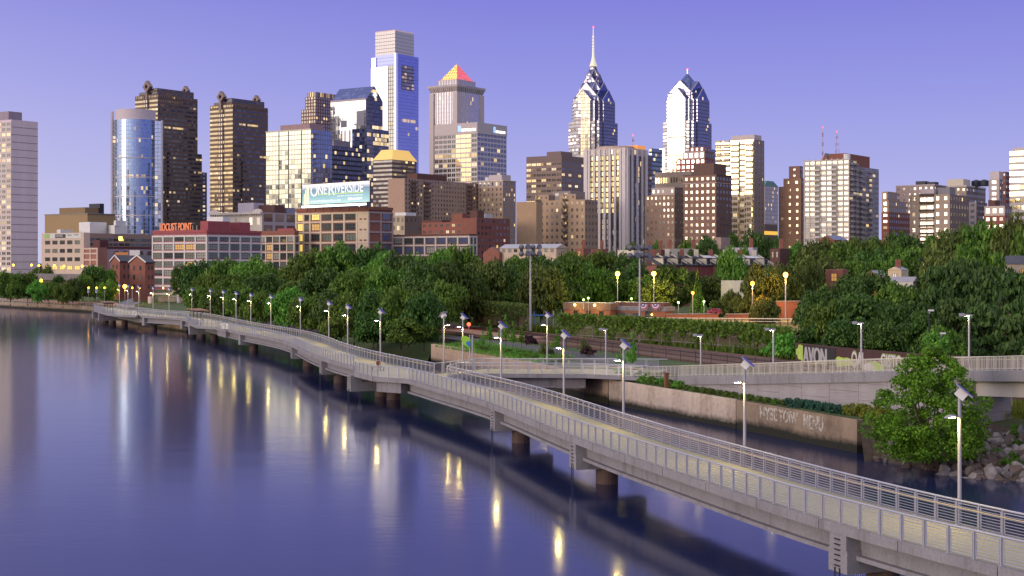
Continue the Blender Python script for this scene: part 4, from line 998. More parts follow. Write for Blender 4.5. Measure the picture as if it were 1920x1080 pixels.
# ---- tall glass tower, white and blue sides stand in for reflected sky
F_CCW = facade('mirror_pale', (.70, .69, .74), .02, .04, 1.0, .0, .0, glass=(.3, .3, .33), tint=(.97, .95, 1.0), refl=.86, jit=.005)
F_CCS = facade('mirror_cobalt', (.06, .07, .22), .02, .06, 1.0, .006, .03, glass=(.03, .035, .20), tint=(.50, .53, .92), refl=.62, jit=.01, es=.9)
F_CCC = facade('crown_glass', (.36, .32, .30), .03, .16, 1.0, .0, .0, glass=(.54, .50, .46), tint=(.92, .88, .86), refl=.22, jit=.004, rough=.3, blind=0)
b = B('tallest_glass_tower', 'tallest glass tower, white west side, blue south side and pale crown', 695.5, 742, 785, 1780)
b.box('shaft', .002, .86, .05, .996, 5, b.z(100), F_CCS, cw=3, rh=4.2)
west_z = b.z(123); b.box('west_wing', .32, 1, .0, .3, 5, west_z, F_CCW, cw=3, rh=4.2); b.box('west_wing', .82, 1, .02, .3, west_z, b.z(104), F_CCW, cw=3, rh=4.2)
b.box('corner_fin', -.01, .06, .0, .09, 5, b.z(99), F_CCW, cw=3, rh=4.2)
b.box('winter_garden', .06, .32, .02, .2, 5, b.z(121), facade('atrium_glass', (.35, .33, .30), .12, .1, .9, .22, .05, glass=(.10, .10, .08), tint=(.8, .78, .7), refl=.4, es=.8), cw=3, rh=5)
b.box('crown', .10, .90, .08, .90, b.z(128), b.z(56), F_CCC, cw=3.5, rh=4.2)
mbz = MB(); zc = b.z(56); mbz.prism([b.P(.10, .08), b.P(.9, .08), b.P(.9, .9), b.P(.1, .9)], zc, zc + 1.2); mbz.build('parapet', pm('lit_parapet', (.6, .45, .4), .6, emit=(1, .6, .4), es=.25), b.t)
o, d, n, L = b.face('S'); g0, g1 = b.ft(753.5), b.ft(776); mbz = MB()
mbz.poly([o + d * L * g0 + n * .2 + Vector((0, 0, b.z(166))), o + d * L * g1 + n * .2 + Vector((0, 0, b.z(166))), o + d * L * g1 + n * .2 + Vector((0, 0, b.z(120))), o + d * L * g0 + n * .2 + Vector((0, 0, b.z(120)))], 0, [(0, 0), (5, 0), (5, 7), (0, 7)])
mbz.build('sky_garden', facade('sky_garden', (.12, .10, .12), .05, .25, .9, .3, glass=(.08, .06, .06), refl=.25, es=.5, litc=(1, .55, .3)), b.t)
# ---- gold domed office
b = B('gold_roofed_office', 'dark banded office with a floodlit gold curved roof', 700, 735, 781, 1250)
b.box('wall', 0, 1, 0, 1, 5, b.z(299), facade('brown_band', (.12, .08, .08), 0, .4, .85, .03, .06, glass=(.03, .025, .03), refl=.25, es=1.3), cw=3, rh=3.8)
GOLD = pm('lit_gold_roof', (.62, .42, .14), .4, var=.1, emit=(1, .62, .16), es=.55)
b.pyr('roof', -.02, 1.02, -.02, 1.02, b.z(299), b.z(289), GOLD, .80); b.pyr('roof', .09, .91, .09, .91, b.z(289), b.z(279), GOLD, .78)
# ---- pyramid topped tower
F_MELW = facade('stone_strips', (.60, .51, .50), .24, .06, 1.0, .02, .0, glass=(.16, .15, .17), tint=(.85, .82, .88), refl=.45, jit=.01, es=1.0)
STONE = pm('pale_stone', (.58, .49, .48), .7, var=.08)
b = B('pyramid_tower', 'pale stone tower with flared cornice and a lit yellow and red pyramid', 808, 857, 905, 1350)
b.box('shaft', 0, 1, 0, 1, 5, b.z(170), F_MELW, cw=3.0, rh=4.0)
for (f0, f1, g0, g1) in ((-.03, .13, -.03, .13), (.87, 1.03, -.03, .13), (-.03, .13, .87, 1.03)): b.box('corner_pier', f0, f1, g0, g1, 5, b.z(172), STONE, cw=4, rh=4)
zc0, zc1 = b.z(171), b.z(161); mbz = MB(); R0 = [b.P(0, 0), b.P(1, 0), b.P(1, 1), b.P(0, 1)]; R1 = [b.P(-.06, -.06), b.P(1.06, -.06), b.P(1.06, 1.06), b.P(-.06, 1.06)]
for i in range(4):
    j = (i + 1) % 4; mbz.poly([R0[i] + Vector((0, 0, zc0)), R0[j] + Vector((0, 0, zc0)), R1[j] + Vector((0, 0, zc1)), R1[i] + Vector((0, 0, zc1))], 0, [(0, 0), (14, 0), (14, 1), (0, 1)])
mbz.prism(R1, zc1, zc1 + 1.5); mbz.build('cornice', facade('cornice_arches', (.54, .46, .45), .30, .0, .8, .0, glass=(.16, .14, .16), refl=.1), b.t)
b.box('upper_stage', .14, .86, .14, .86, zc1 + 1.5, b.z(146), facade('upper_stone', (.52, .43, .42), .3, .2, .9, .0, glass=(.16, .15, .16), refl=.3), cw=3.4, rh=8)
def pyramid():
    m_ = MB(); q = [b.P(.18, .18), b.P(.82, .18), b.P(.82, .82), b.P(.18, .82)]; ap = b.P(.5, .5) + Vector((0, 0, b.z(112.5))); z_ = Vector((0, 0, b.z(146)))
    for i in range(4): m_.poly([q[i] + z_, q[(i + 1) % 4] + z_, ap], 1 if i == 3 else 0, [(0, 0), (7, 0), (3.5, 6)])
    ly = facade('pyramid_yellow', (.9, .6, .2), .22, .25, .8, .0, glass=(.7, .3, .12), refl=.0); lr = facade('pyramid_red', (.7, .15, .2), .22, .25, .8, .0, glass=(.8, .2, .25), refl=.0)
    for m2, c2, e2 in ((ly, (1, .55, .10), .75), (lr, (1, .10, .13), .70)):
        p_ = m2.node_tree.nodes['Principled BSDF']; p_.inputs['Emission Color'].default_value = (*c2, 1); p_.inputs['Emission Strength'].default_value = e2
    return m_.build('pyramid', [ly, lr], b.t)
pyramid()
# ---- white grid office with a lit sign band
F_PNC = facade('white_grid', (.66, .58, .56), .06, .24, .92, .03, .04, glass=(.014, .013, .018), tint=(.4, .4, .45), refl=.12, es=1.0, panes=2, jit=.02)
F_PNCG = facade('white_grid_gold', (.66, .58, .56), .06, .24, .92, .03, .0, glass=(.2, .14, .06), tint=(1, .80, .45), refl=.75, es=1.0, panes=2, jit=.01)  # gold tint in these bays stands in for the reflected glow
F_PNCS = facade('white_grid_south', (.62, .55, .58), .06, .24, .92, .05, .02, glass=(.015, .015, .03), tint=(.4, .42, .55), refl=.3, es=1.1, panes=2)
b = B('white_grid_office', 'white gridded office block with lit sign panels along its top', 815, 895, 950, 1260); zt = b.z(229)
b.box('wall', 0, 1, .004, .996, 5, zt, F_PNCS, cw=5.2, rh=4.3); west_skin(b, F_PNC, 5, b.z(250), 0, .5, cw=5.2, rh=4.3, nm='west_grid'); west_skin(b, F_PNCG, 5, b.z(250), .5, .86, cw=5.2, rh=4.3, nm='gold_grid'); west_skin(b, F_PNC, 5, b.z(250), .86, 1, cw=5.2, rh=4.3, nm='west_grid')
for k in 'WS':
    o, d, n, L = b.face(k); mbz = MB(); mbz.obox(o + n * -.1 + Vector((0, 0, b.z(250))), d * L, n * .5, (0, 0, zt - b.z(250))); mbz.build('sign_band', pm('sign_band', (.55, .48, .47), .7, var=.06), b.t)
    u0 = .56 if k == 'W' else .53; mbz = MB(); mbz.obox(o + d * L * u0 + n * .42 + Vector((0, 0, b.z(245))), d * L * .07, n * .2, (0, 0, 5.2)); mbz.build('sign_logo', pm('sign_blue', (.2, .3, .9), .5, var=0, emit=(.25, .4, 1.0), es=1.4), b.t)
    text('sign_letters', 'BNY MELLON', 3.0 if k == 'W' else 2.75, o + d * L * (u0 + .085) + n * .5 + Vector((0, 0, b.z(244.5))), d, (0, 0, 1), pm('sign_white', (1, 1, 1), .5, var=0, emit=(1, .97, .84), es=3.0), b.t, .1, sx=.84, bold=.04)
# ---- wide brown apartment slab
F_APT = facade('brown_apartment', (.38, .265, .20), .30, .28, .80, .03, .0, glass=(.035, .03, .035), tint=(.5, .45, .5), refl=.25, es=1.2)
b = B('apartment_slab', 'wide brown apartment slab with columns of balconies and a blank west wall', 728, 759, 897, 900)
b.box('wall', 0, 1, 0, 1, 5, b.z(334), F_APT, cw=3.0, rh=2.9); west_skin(b, pm('tan_blank', (.44, .29, .21), .8, var=.08), 5, b.z(334), 0, 1, nm='blank_wall')
o, d, n, L = b.face('W'); b.windows('W', .38, .62, 8, b.z(340), 2, 18, .35, .3, .7, [GD], (1, 1))
for px in (775, 800, 880):
    g = b.ft(px)
    for j in range(21):
        zz = 7 + j * 2.9
        if zz < b.z(340): balcony(b.P(0, g) + Vector((0, 0, zz)), GB, -GA, 6.0, 1.5, bpy.data.materials.get('balcony_brown') or pm('balcony_brown', (.16, .10, .08), .8), b.t)
mech(b, .2, .8, .2, .6, b.z(334), 4, M['brick_dark'])
# ---- tan art deco apartment
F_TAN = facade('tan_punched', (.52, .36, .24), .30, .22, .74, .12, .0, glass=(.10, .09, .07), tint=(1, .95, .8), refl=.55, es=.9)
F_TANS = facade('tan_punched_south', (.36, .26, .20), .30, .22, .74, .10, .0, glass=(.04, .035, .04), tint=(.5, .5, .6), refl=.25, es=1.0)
def lit_shade_box(b, z1, fw, fs_, cw=3.2, rh=3.4, f0=0, f1=1, g0=0, g1=1, z0=5, nm='wall'):  # lit west wall colour over a shade-darkened copy for the south
    w = b.box(nm, f0, f1, g0, g1, z0, z1, fs_, cw=cw, rh=rh)
    o = b.P(f1, g0); L = b.w1 * (f1 - f0); m_ = MB(); c, r = max(1, round(L / cw)), max(1, round((z1 - z0) / rh)); n = -GB * .12
    q = [o + n, b.P(f0, g0) + n]; m_.poly([q[0] + Vector((0, 0, z0)), q[1] + Vector((0, 0, z0)), q[1] + Vector((0, 0, z1)), q[0] + Vector((0, 0, z1))], 0, [(0, 0), (c, 0), (c, r), (0, r)])
    m_.build('west_' + nm, fw, b.t)
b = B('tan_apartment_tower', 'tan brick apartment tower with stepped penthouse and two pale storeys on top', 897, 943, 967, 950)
lit_shade_box(b, b.z(350), F_TAN, F_TANS); lit_shade_box(b, b.z(339), facade('pale_top', (.52, .42, .36), .3, .2, .8, .1, glass=(.1, .09, .08), refl=.4), F_TANS, z0=b.z(350), nm='attic')
b.box('cornice', -.015, 1.015, -.02, 1.02, b.z(339), b.z(337.5), M['cream']); b.box('penthouse', .1, .62, .1, .8, b.z(337.5), b.z(327), STONE)
mbz = MB(); c = b.P(.7, .2); mbz.cyl((c.x, c.y), 2.2, b.z(337.5), b.z(331), 12); mbz.build('water_tank', M['white'], b.t)
# ---- small tan block, red brick pair, low framed factory
b = B('small_tan_block', 'small tan brick block with white roof hut beside the billboard building', 735, 759, 791, 720)
lit_shade_box(b, b.z(404), facade('small_tan', (.46, .36, .26), .22, .25, .78, .35, .0, glass=(.2, .17, .1), refl=.3, es=1.0), facade('small_tan_s', (.19, .13, .10), .3, .25, .7, .05, glass=(.03, .03, .03), refl=.2), cw=3.2, rh=4.0)
b.box('roof_hut', .05, .9, .1, .7, b.z(404), b.z(398), M['white'], M['slate'])
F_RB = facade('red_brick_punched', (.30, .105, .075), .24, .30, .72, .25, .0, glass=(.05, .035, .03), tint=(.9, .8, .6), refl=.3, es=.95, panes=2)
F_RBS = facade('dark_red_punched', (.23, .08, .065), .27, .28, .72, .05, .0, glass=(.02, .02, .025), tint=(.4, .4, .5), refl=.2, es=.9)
b = B('red_brick_apartments', 'long red brick apartment building with a blank brick shaft', 780, 867, 893, 780)
lit_shade_box(b, b.z(416), F_RB, F_RBS, cw=4.2, rh=3.4); b.box('stair_tower', .0, .22, .0, .35, b.z(416), b.z(400), M['brick']); b.box('roof_wing', .5, .95, .2, .8, b.z(416), b.z(411), M['brick_dark'])
b = B('dark_brick_apartments', 'dark red brick block in shade left of the tan apartment complex', 867, 894, 956, 760)
b.box('wall', 0, 1, 0, 1, 5, b.z(408), F_RBS, cw=3.4, rh=3.4); west_skin(b, M['brick'], 5, b.z(410), nm='blank_wall'); mech(b, .2, .7, .1, .3, b.z(408), 4, M['brick_dark'])
mech(b, .3, .6, .45, .6, b.z(408), 2.5)
FRAME = pm('pale_frame', (.56, .48, .43), .75, var=.08)
b = B('low_factory', 'low pale framed factory with brown panels right of the billboard building', 737, 880, 893, 610)
b.box('wall', 0, 1, 0, 1, 5, b.z(440), M['brick_dark']); z0, z1 = b.z(480), b.z(442)
b.frame('W', 0, 1, z0, z1, 7, 2, .8, .7, FRAME); b.frame('S', 0, 1, z0, z1, 2, 2, .8, .7, FRAME)
b.windows('W', 0, 1, z0, z1, 7, 2, .70, .30, .90, [GBL, GBL, GD, GP], (4, 2)); b.windows('S', 0, 1, z0, z1, 2, 2, .7, .3, .9, [GBL, GD], (3, 2))
b.box('parapet', -.004, 1.004, -.01, 1.01, b.z(440), b.z(438.5), M['brick_dark'])
# ---- billboard building
b = B('billboard_building', 'cream framed factory building carrying the large rooftop billboard', 556, 691, 735.5, 620, zb=4); zt = b.z(393)
b.box('wall', 0, 1, 0, 1, 5, zt, M['brick']); z0, z1 = b.z(496), b.z(396.5)
FRC = pm('cream_frame', (.62, .50, .37), .75, var=.06)
xs = [556, 570, 582, 602, 624, 646, 669.5, 691]; us = [1 - b.fs(x) for x in xs]
mbz = MB(); o, d, n, L = b.face('W'); rows = 5
for u in us: mbz.obox(o + d * (L * u - .45) - n * .05 + Vector((0, 0, z0)), d * .9, n * .42, (0, 0, z1 - z0))
for j in range(rows + 1):
    for u, v in zip(us, us[1:]): mbz.obox(o + d * (L * u + .45) - n * .05 + Vector((0, 0, min(z0 + (z1 - z0) * j / rows, z1 - .8))), d * (L * (v - u) - .9), n * .36, (0, 0, .8))
mbz.obox(o + d * (L * us[6] + .45) - n * .02 + Vector((0, 0, z0)), d * (L * (us[7] - us[6]) - .9), n * .2, (0, 0, z1 - z0))
mbz.build('facade_frame', FRC, b.t)
for i in range(6):
    if i == 0: b.windows('W', us[0], us[1], z0, z1, 1, rows, .66, .27, .94, [GL], (2, 3))
    else: b.windows('W', us[i], us[i + 1], z0, z1, 1, rows, .72, .30, .90, [GD, GP, GD, GG], (3, 2), lit=lambda a, j, i=i: GL2 if (i == 2 and j == 3) else (GL if (i == 2 and j == 4) else None))
for j in range(1, rows):
    for v in (.25, .62):
        mbz = MB(); c = us[6] + (us[7] - us[6]) * v; mbz.obox(o + d * L * c + n * .19 + Vector((0, 0, z0 + (z1 - z0) * j / rows + 1.0)), d * 1.4, n * .06, (0, 0, .7)); mbz.build('brick_vent', M['brick'], b.t)
b.frame('S', 0, 1, z0, z1, 2, rows, .8, .7, pm('cream_frame_shade', (.38, .32, .32), .75)); b.windows('S', .5, 1, z0, z1, 1, rows, .6, .28, .9, [GBL, GBL, GD], (3, 1))  # south frame is the cream one greyed for shade
b.box('cornice', -.01, 1.006, -.012, 1.012, zt, zt + 1.3, M['brick'])
bb = thing('rooftop_billboard', 'wide illuminated pale blue rooftop billboard reading ONE RIVERSIDE', 'billboard', (b.o.x, b.o.y, zt))
pL, pR = at(566, 388, 640), at(694, 383, 606); dd = Vector((pR.x - pL.x, pR.y - pL.y, 0)); LB = dd.length; dd.normalize(); nb = Vector((dd.y, -dd.x, 0)); zb0, zb1 = zt + 2.6, zt + 11.9
o = Vector((pL.x, pL.y, 0))
mbz = MB(); mbz.obox(o + Vector((0, 0, zb0)), dd * LB, -nb * .6, (0, 0, zb1 - zb0)); fr_ = mbz.build('panel_box', M['brick_dark'], bb)
t = NT('billboard_face'); tcn = t.n('ShaderNodeTexCoord'); s3 = t.n('ShaderNodeSeparateXYZ'); t.t.links.new(tcn.outputs['UV'], s3.inputs[0])
nzz = t.noise(3, 3, tcn.outputs['UV']); g_ = t.math('ADD', s3.outputs[1], t.math('MULTIPLY', t.math('SUBTRACT', nzz, .5), .25))
colr = t.ramp(g_, ((0, (.36, .58, .58)), (.3, (.28, .50, .54)), (.7, (.17, .27, .36)), (1, (.15, .22, .33)))); t.set(t.b.inputs['Base Color'], colr); t.set(t.b.inputs['Emission Color'], colr); t.b.inputs['Emission Strength'].default_value = .45
mbz = MB(); e_ = .25; p = o + nb * .03 + dd * e_ + Vector((0, 0, zb0 + e_)); w_, h_ = LB - 2 * e_, zb1 - zb0 - 2 * e_
mbz.poly([p, p + dd * w_, p + dd * w_ + Vector((0, 0, h_)), p + Vector((0, 0, h_))], 0, [(0, 0), (1, 0), (1, 1), (0, 1)]); mbz.build('poster', t.mat, bb)
WL = pm('billboard_white', (.9, .9, .9), .6, var=0, emit=(1, 1, 1), es=.5); YL = pm('billboard_lime', (.6, .8, .1), .6, var=0, emit=(.7, .9, .1), es=.5)
def fit(s_, x0, x1, y0, y1, mat, bold=0.0):
    q = text('lettering', s_, 1.0, Vector((0, 0, 0)), (1, 0, 0), (0, 0, 1), mat, None, .01, bold=bold); xs = [v.co.x for v in q.data.vertices]; ys = [v.co.z for v in q.data.vertices]
    for v in q.data.vertices:
        fx = x0 + (x1 - x0) * (v.co.x - min(xs)) / (max(xs) - min(xs)); fz = y0 + (y1 - y0) * (v.co.z - min(ys)) / (max(ys) - min(ys))
        v.co = o + nb * (.08 - v.co.y) + dd * LB * fx + Vector((0, 0, zb0 + (zb1 - zb0) * fz)) - bb.location
    q.parent = bb; return q
fit('O', .135, .242, .40, .93, WL); fit('NE', .252, .378, .47, .89, WL); fit('R', .408, .50, .42, .95, WL); fit('IVERSIDE', .505, .905, .50, .92, WL)
fit('THE NEW RIVERSIDE RESIDENCES', .53, .90, .33, .385, WL); fit('oneriversidecondos.com', .14, .58, .12, .23, WL); fit('DRANOFF', .69, .89, .14, .26, WL, .02)
mbz = MB(); mbz.obox(o + nb * .05 + dd * LB * .25 + Vector((0, 0, zb0 + (zb1 - zb0) * .46)), dd * LB * .65, nb * .05, (0, 0, .22)); mbz.build('underline', YL, bb)
mbz = MB()
for k, (fx, hh) in enumerate(((.035, .55), (.055, .75), (.078, .9), (.098, .98))): mbz.obox(o + nb * .05 + dd * LB * fx + Vector((0, 0, zb0 + .3)), dd * LB * .014, nb * .05, (0, 0, (zb1 - zb0) * hh - .5))
mbz.build('skyline_motif', pm('billboard_cream', (.85, .85, .55), .6, var=0, emit=(1, 1, .5), es=.5), bb)
mbz = MB(); mbz.obox(o + nb * .8 + dd * LB * .03 + Vector((0, 0, zb0 - 1.2)), dd * LB * .94, nb * .5, (0, 0, .9)); mbz.build('light_strip', pm('strip_light', (1, 1, 1), .5, var=0, emit=(1, 1, .85), es=2.0), bb)
for k in range(8):
    mbz = MB(); mbz.obox(o + dd * (LB * (k + .5) / 8) - nb * .5 + Vector((0, 0, zt - .5)), dd * .25, -nb * .25, (0, 0, zb0 - zt + .5)); mbz.build('strut', M['dark'], bb)
b.box('roof_hut', 1.0 - .02, .80, .3, .8, zt, b.z(366), pm('pale_hut', (.58, .48, .47), .8))
# ---- red and white factory (left) with roof letters
RED = pm('red_spandrel', (.36, .11, .12), .75, var=.12); WFR = pm('white_frame', (.66, .60, .58), .7, var=.06)
def framed(b, yt, y0, cw_, cs_, rows, wf=.82, pal=(GG, GG, GD, GP), litp=.07, body=RED, fr=WFR, pw=.7, bh=.7, panes=(4, 2), lo=.34, cor=None):
    zt, z0 = b.z(yt), b.z(y0); z1 = zt - .9
    b.box('wall', 0, 1, 0, 1, 4, zt, body)
    for k, c in (('W', cw_), ('S', cs_)):
        b.frame(k, 0, 1, z0, z1, c, rows, pw, bh, fr)
        b.windows(k, 0, 1, z0, z1, c, rows, wf, lo, .93, list(pal), panes, lit=lambda i, j: (GL2 if random.random() < litp else None))
    b.box('parapet', -.008, 1.008, -.008, 1.008, zt, zt + 1.1, cor or M['redtrim'])
b = B('red_white_factory', 'red and white framed factory with large windows and orange roof letters', 287, 388, 489, 560, zb=4)
framed(b, 436, 539, 5, 5, 6); z1 = b.z(433.5)
b.box('penthouse', .0, .14, .02, .42, z1, z1 + 4.0, M['redtrim']); b.box('penthouse', .1, .6, .70, .9, z1, z1 + 4.0, M['redtrim'])
mbz = MB(); q = b.P(.35, .3); mbz.box((q.x + 5, q.y + 3, z1 + 3), (9, 4, 6), -.6); mbz.build('roof_plant', M['white'], b.t)
sg = thing('roof_letters', 'orange rooftop letters reading LOCUST POINT', 'sign', tuple(b.P(.95, .06).xy) + (z1,))
ol = pm('orange_letters', (.75, .22, .09), .5, var=0, emit=(1, .28, .10), es=.35)
o, d, n, L = b.face('W'); text('lettering', 'LOCUST POINT', 4.3, b.P(.93, .05) + Vector((0, 0, z1 + .5)), d, (0, 0, 1), ol, sg, .12, sx=.62, bold=.03)
mbz = MB()
for k in range(10): mbz.obox(b.P(.93 - k * .075, .065) + Vector((0, 0, z1 - .2)), d * .15, GB * .3, (0, 0, 2.6))
mbz.obox(b.P(.93, .06) + Vector((0, 0, z1 + .25)), d * (L * .70), GB * .15, (0, 0, .18)); mbz.build('support_rail', M['cream'], sg)
# entrance lamps of the factory
lm = pm('wall_lamp', (1, .8, .5), .5, var=0, emit=(1, .62, .16), es=7)
for px, lab in ((288, 'bright wall lamp left of the factory entrance'), (306, 'bright wall lamp right of the factory entrance')):
    c = at(px, 540, 556); t_ = thing('wall_lamp', lab, 'lamp', tuple(c)); m_ = MB(); m_.cyl((c.x, c.y), .32, c.z - .32, c.z + .32, 8, r1=.2); m_.build('globe', lm, t_); m_ = MB(); m_.box((c.x, c.y + .4, c.z), (.15, .5, .15)); m_.build('bracket', M['dark'], t_)
b = B('narrow_cream_factory', 'narrow cream framed factory between the red factory and the billboard building', 486, 552, 560, 632, zb=4)
framed(b, 437, 540, 5, 1, 6, .80, (GP, GD, GD, GG), .05, M['brick'], pm('cream_frame_b', (.62, .52, .42), .75), .55, .55, (3, 2), .28, M['brick'])
b.box('roof_hut', .05, .5, .2, .8, b.z(435), b.z(428), M['redtrim'])
# ---- ornate white building
b = B('ornate_white_building', 'ornate white building with scalloped cornice behind the red factory', 395, 492, 556, 760)
b.box('wall', 0, 1, 0, 1, 5, b.z(398), facade('grey_frame_win', (.42, .36, .38), .12, .2, .9, .06, .0, glass=(.04, .04, .05), refl=.2, es=1.0), cw=8.5, rh=6.2)
west_skin(b, facade('ornate_lit', (.68, .58, .48), .30, .2, .75, .35, glass=(.5, .42, .3), refl=.2, es=.8, litc=(1, .85, .5)), 5, b.z(401), cw=5.5, rh=7, nm='ornate_front')
o, d, n, L = b.face('W'); mbz = MB(); zt = b.z(401); mbz.obox(o + n * -.2 + Vector((0, 0, zt)), d * L, n * 1.6, (0, 0, 1.1))
for i in range(24): mbz.obox(o + d * (L * (i + .3) / 24) + n * .3 + Vector((0, 0, zt - .9)), d * .5, n * .7, (0, 0, .9))
for u in (.08, .92):
    pp = [o + d * (L * u + 3.2 * cos(pi * k / 8)) + Vector((0, 0, zt + 1.1 + 1.6 * sin(pi * k / 8))) for k in range(9)]
    mbz.poly([p + n * 1.0 for p in pp]); mbz.poly([p - n * .2 for p in pp[::-1]])
    for p, q in zip(pp, pp[1:]): mbz.poly([p + n, q + n, q - n * .2, p - n * .2])
mbz.build('cornice', pm('white_cornice', (.66, .58, .52), .7), b.t)
mech(b, .3, .6, .2, .5, b.z(398), 5.5, pm('silver_plant', (.5, .45, .5), .5)); b.box('roof_hut', -.0, .4, .35, .65, b.z(398), b.z(383), M['brick_dark']); mech(b, 0, .5, .7, .95, b.z(398), 3.0, pm('blue_plant', (.28, .27, .36), .6))
# ---- far left low buildings
b = B('tan_warehouse', 'wide windowless tan block with a smaller block on its roof', 84, 164, 216, 900); b.box('wall', 0, 1, 0, 1, 5, b.z(401), pm('tan_panel', (.36, .24, .12), .8, var=.08)); b.box('penthouse', .12, .72, .1, .6, b.z(401), b.z(388), pm('tan_panel_dark', (.26, .17, .09), .8)); b.box('cornice', -.01, 1.01, -.01, 1.01, b.z(401), b.z(399.5), M['conc'])
mech(b, .1, .35, .6, .75, b.z(401), 7, M['dark'])
b = B('banner_office', 'cream office with a leasing banner and a long plain right wing', 78, 157, 158.5, 625, zb=4)
CRM = pm('cream_wall', (.62, .48, .38), .8, var=.06); b.box('wall', 0, 1, 0, 8.0, 4, b.z(436), CRM); b.w2 *= 1
z0, z1 = b.z(526), b.z(446)
b.windows('W', .06, .94, z0, z1, 5, 5, .66, .28, .72, [GD, GG, GD], (3, 1), lit=lambda i, j: GL if (j == 1 and random.random() < .9) or (j == 0 and random.random() < .35) else None)
o, d, n, L = b.face('W'); mbz = MB(); mbz.obox(o + d * L * .06 + n * .02 + Vector((0, 0, b.z(446.5))), d * L * .88, n * .08, (0, 0, b.z(437.5) - b.z(446.5))); bn = mbz.build('banner', pm('banner_white', (.62, .62, .58), .7, var=.05), b.t)
mbz = MB(); mbz.obox(o + d * L * .33 + n * .1 + Vector((0, 0, b.z(445.5))), d * L * .25, n * .03, (0, 0, b.z(438.5) - b.z(445.5))); mbz.build('banner_panel', pm('banner_brown', (.05, .04, .035), .7, var=0), bn)
mbz = MB(); mbz.obox(o + d * L * .07 + n * .1 + Vector((0, 0, b.z(446))), d * L * .13, n * .03, (0, 0, b.z(438) - b.z(446))); mbz.build('banner_emblem', pm('banner_green', (.33, .50, .16), .7, var=.4, scale=1.2), bn)
text('lettering', 'LEASED SPACE', 1.25, o + d * L * .34 + n * .15 + Vector((0, 0, b.z(443.5))), d, (0, 0, 1), M['white'], bn, .01, sx=.62); text('lettering', 'OFFICE', .95, o + d * L * .62 + n * .12 + Vector((0, 0, b.z(442))), d, (0, 0, 1), M['dark'], bn, .01); text('lettering', '215.568.1', .95, o + d * L * .77 + n * .12 + Vector((0, 0, b.z(441))), d, (0, 0, 1), M['dark'], bn, .01, sx=.9)
b2 = B('tan_office_wing', 'long tan office wing with ribbon windows right of the banner office', 157, 160, 292, 628, zb=4); zt = b2.z(437)
b2.box('wall', 0, 1, 0, 1, 4, zt, pm('tan_wing', (.30, .21, .17), .8, var=.08)); b2.windows('S', .05, .95, b2.z(462), b2.z(444), 11, 2, .82, .2, .72, [GBL, GD, GG, GD], (3, 1), lit=lambda i, j: GL if (i == 5 and j == 1) else None)
mbz = MB(); c = at(226, 447, 622); b2l = thing('flood_lamp', 'bright yellow floodlight on the tan office wing', 'lamp', tuple(c)); mbz.cyl((c.x, c.y), .75, c.z - .8, c.z + .8, 10); mbz.build('globe', pm('flood_yellow', (1, .9, .4), .5, var=0, emit=(1, .74, .08), es=4), b2l); mbz = MB(); mbz.box((c.x + .4, c.y + 1, c.z), (.3, 2.0, .3)); mbz.build('bracket', M['dark'], b2l)
for (x0, x1, y0, y1, lab) in ((138, 189, 437, 416, 0), (194, 229, 437, 422, 0), (204, 226, 422, 413, 0), (96, 125, 436, 430, 0)):
    p, q = at(x0, HZ, 640), at(x1, HZ, 640); mbz = MB(); mbz.prism([(p.x, p.y + 8), (p.x + (q.x - p.x) * .6, p.y), (q.x, q.y + 9), (p.x + (q.x - p.x) * .4, q.y + 18)], zat(y0, 640) - .5, zat(y1, 640)); mbz.build('roof_plant', M['white'], b2.t)
b3 = B('grid_stair_block', 'brick and cream gridded block with a lavender shop wing', 157.5, 183, 290, 600, zb=4)
b3.box('wall', 0, 1, 0, .16, 4, b3.z(464), pm('dusty_brick', (.33, .15, .12), .8)); b3.frame('W', 0, 1, b3.z(512), b3.z(465), 2, 4, .6, .6, CRM)
b3.box('shop_wing', .1, 1, .16, 1, 4, b3.z(466), pm('lavender_wall', (.38, .30, .36), .8)); b3.box('maroon_band', .08, 1.0, .155, 1.002, b3.z(466), b3.z(462), pm('maroon', (.10, .025, .03), .7)); b3.box('maroon_tower', .1, .6, .06, .2, b3.z(464), b3.z(450), bpy.data.materials['maroon'])
b3.windows('S', .25, .98, b3.z(482), b3.z(466), 5, 1, .42, .25, .72, [GD], (2, 2))
for (x0, x1, y0, y1, mt) in ((216, 240, 480, 473, pm('orange_board', (.62, .25, .08), .7, var=0)), (243, 262, 479, 469, M['white'])):
    mbz = MB(); p, q = at(x0, y0, 590), at(x1, y1, 590); mbz.obox(p, (q.x - p.x, 0, 0), (0, .3, 0), (0, 0, q.z - p.z)); mbz.build('mural_panel', mt, b3.t)
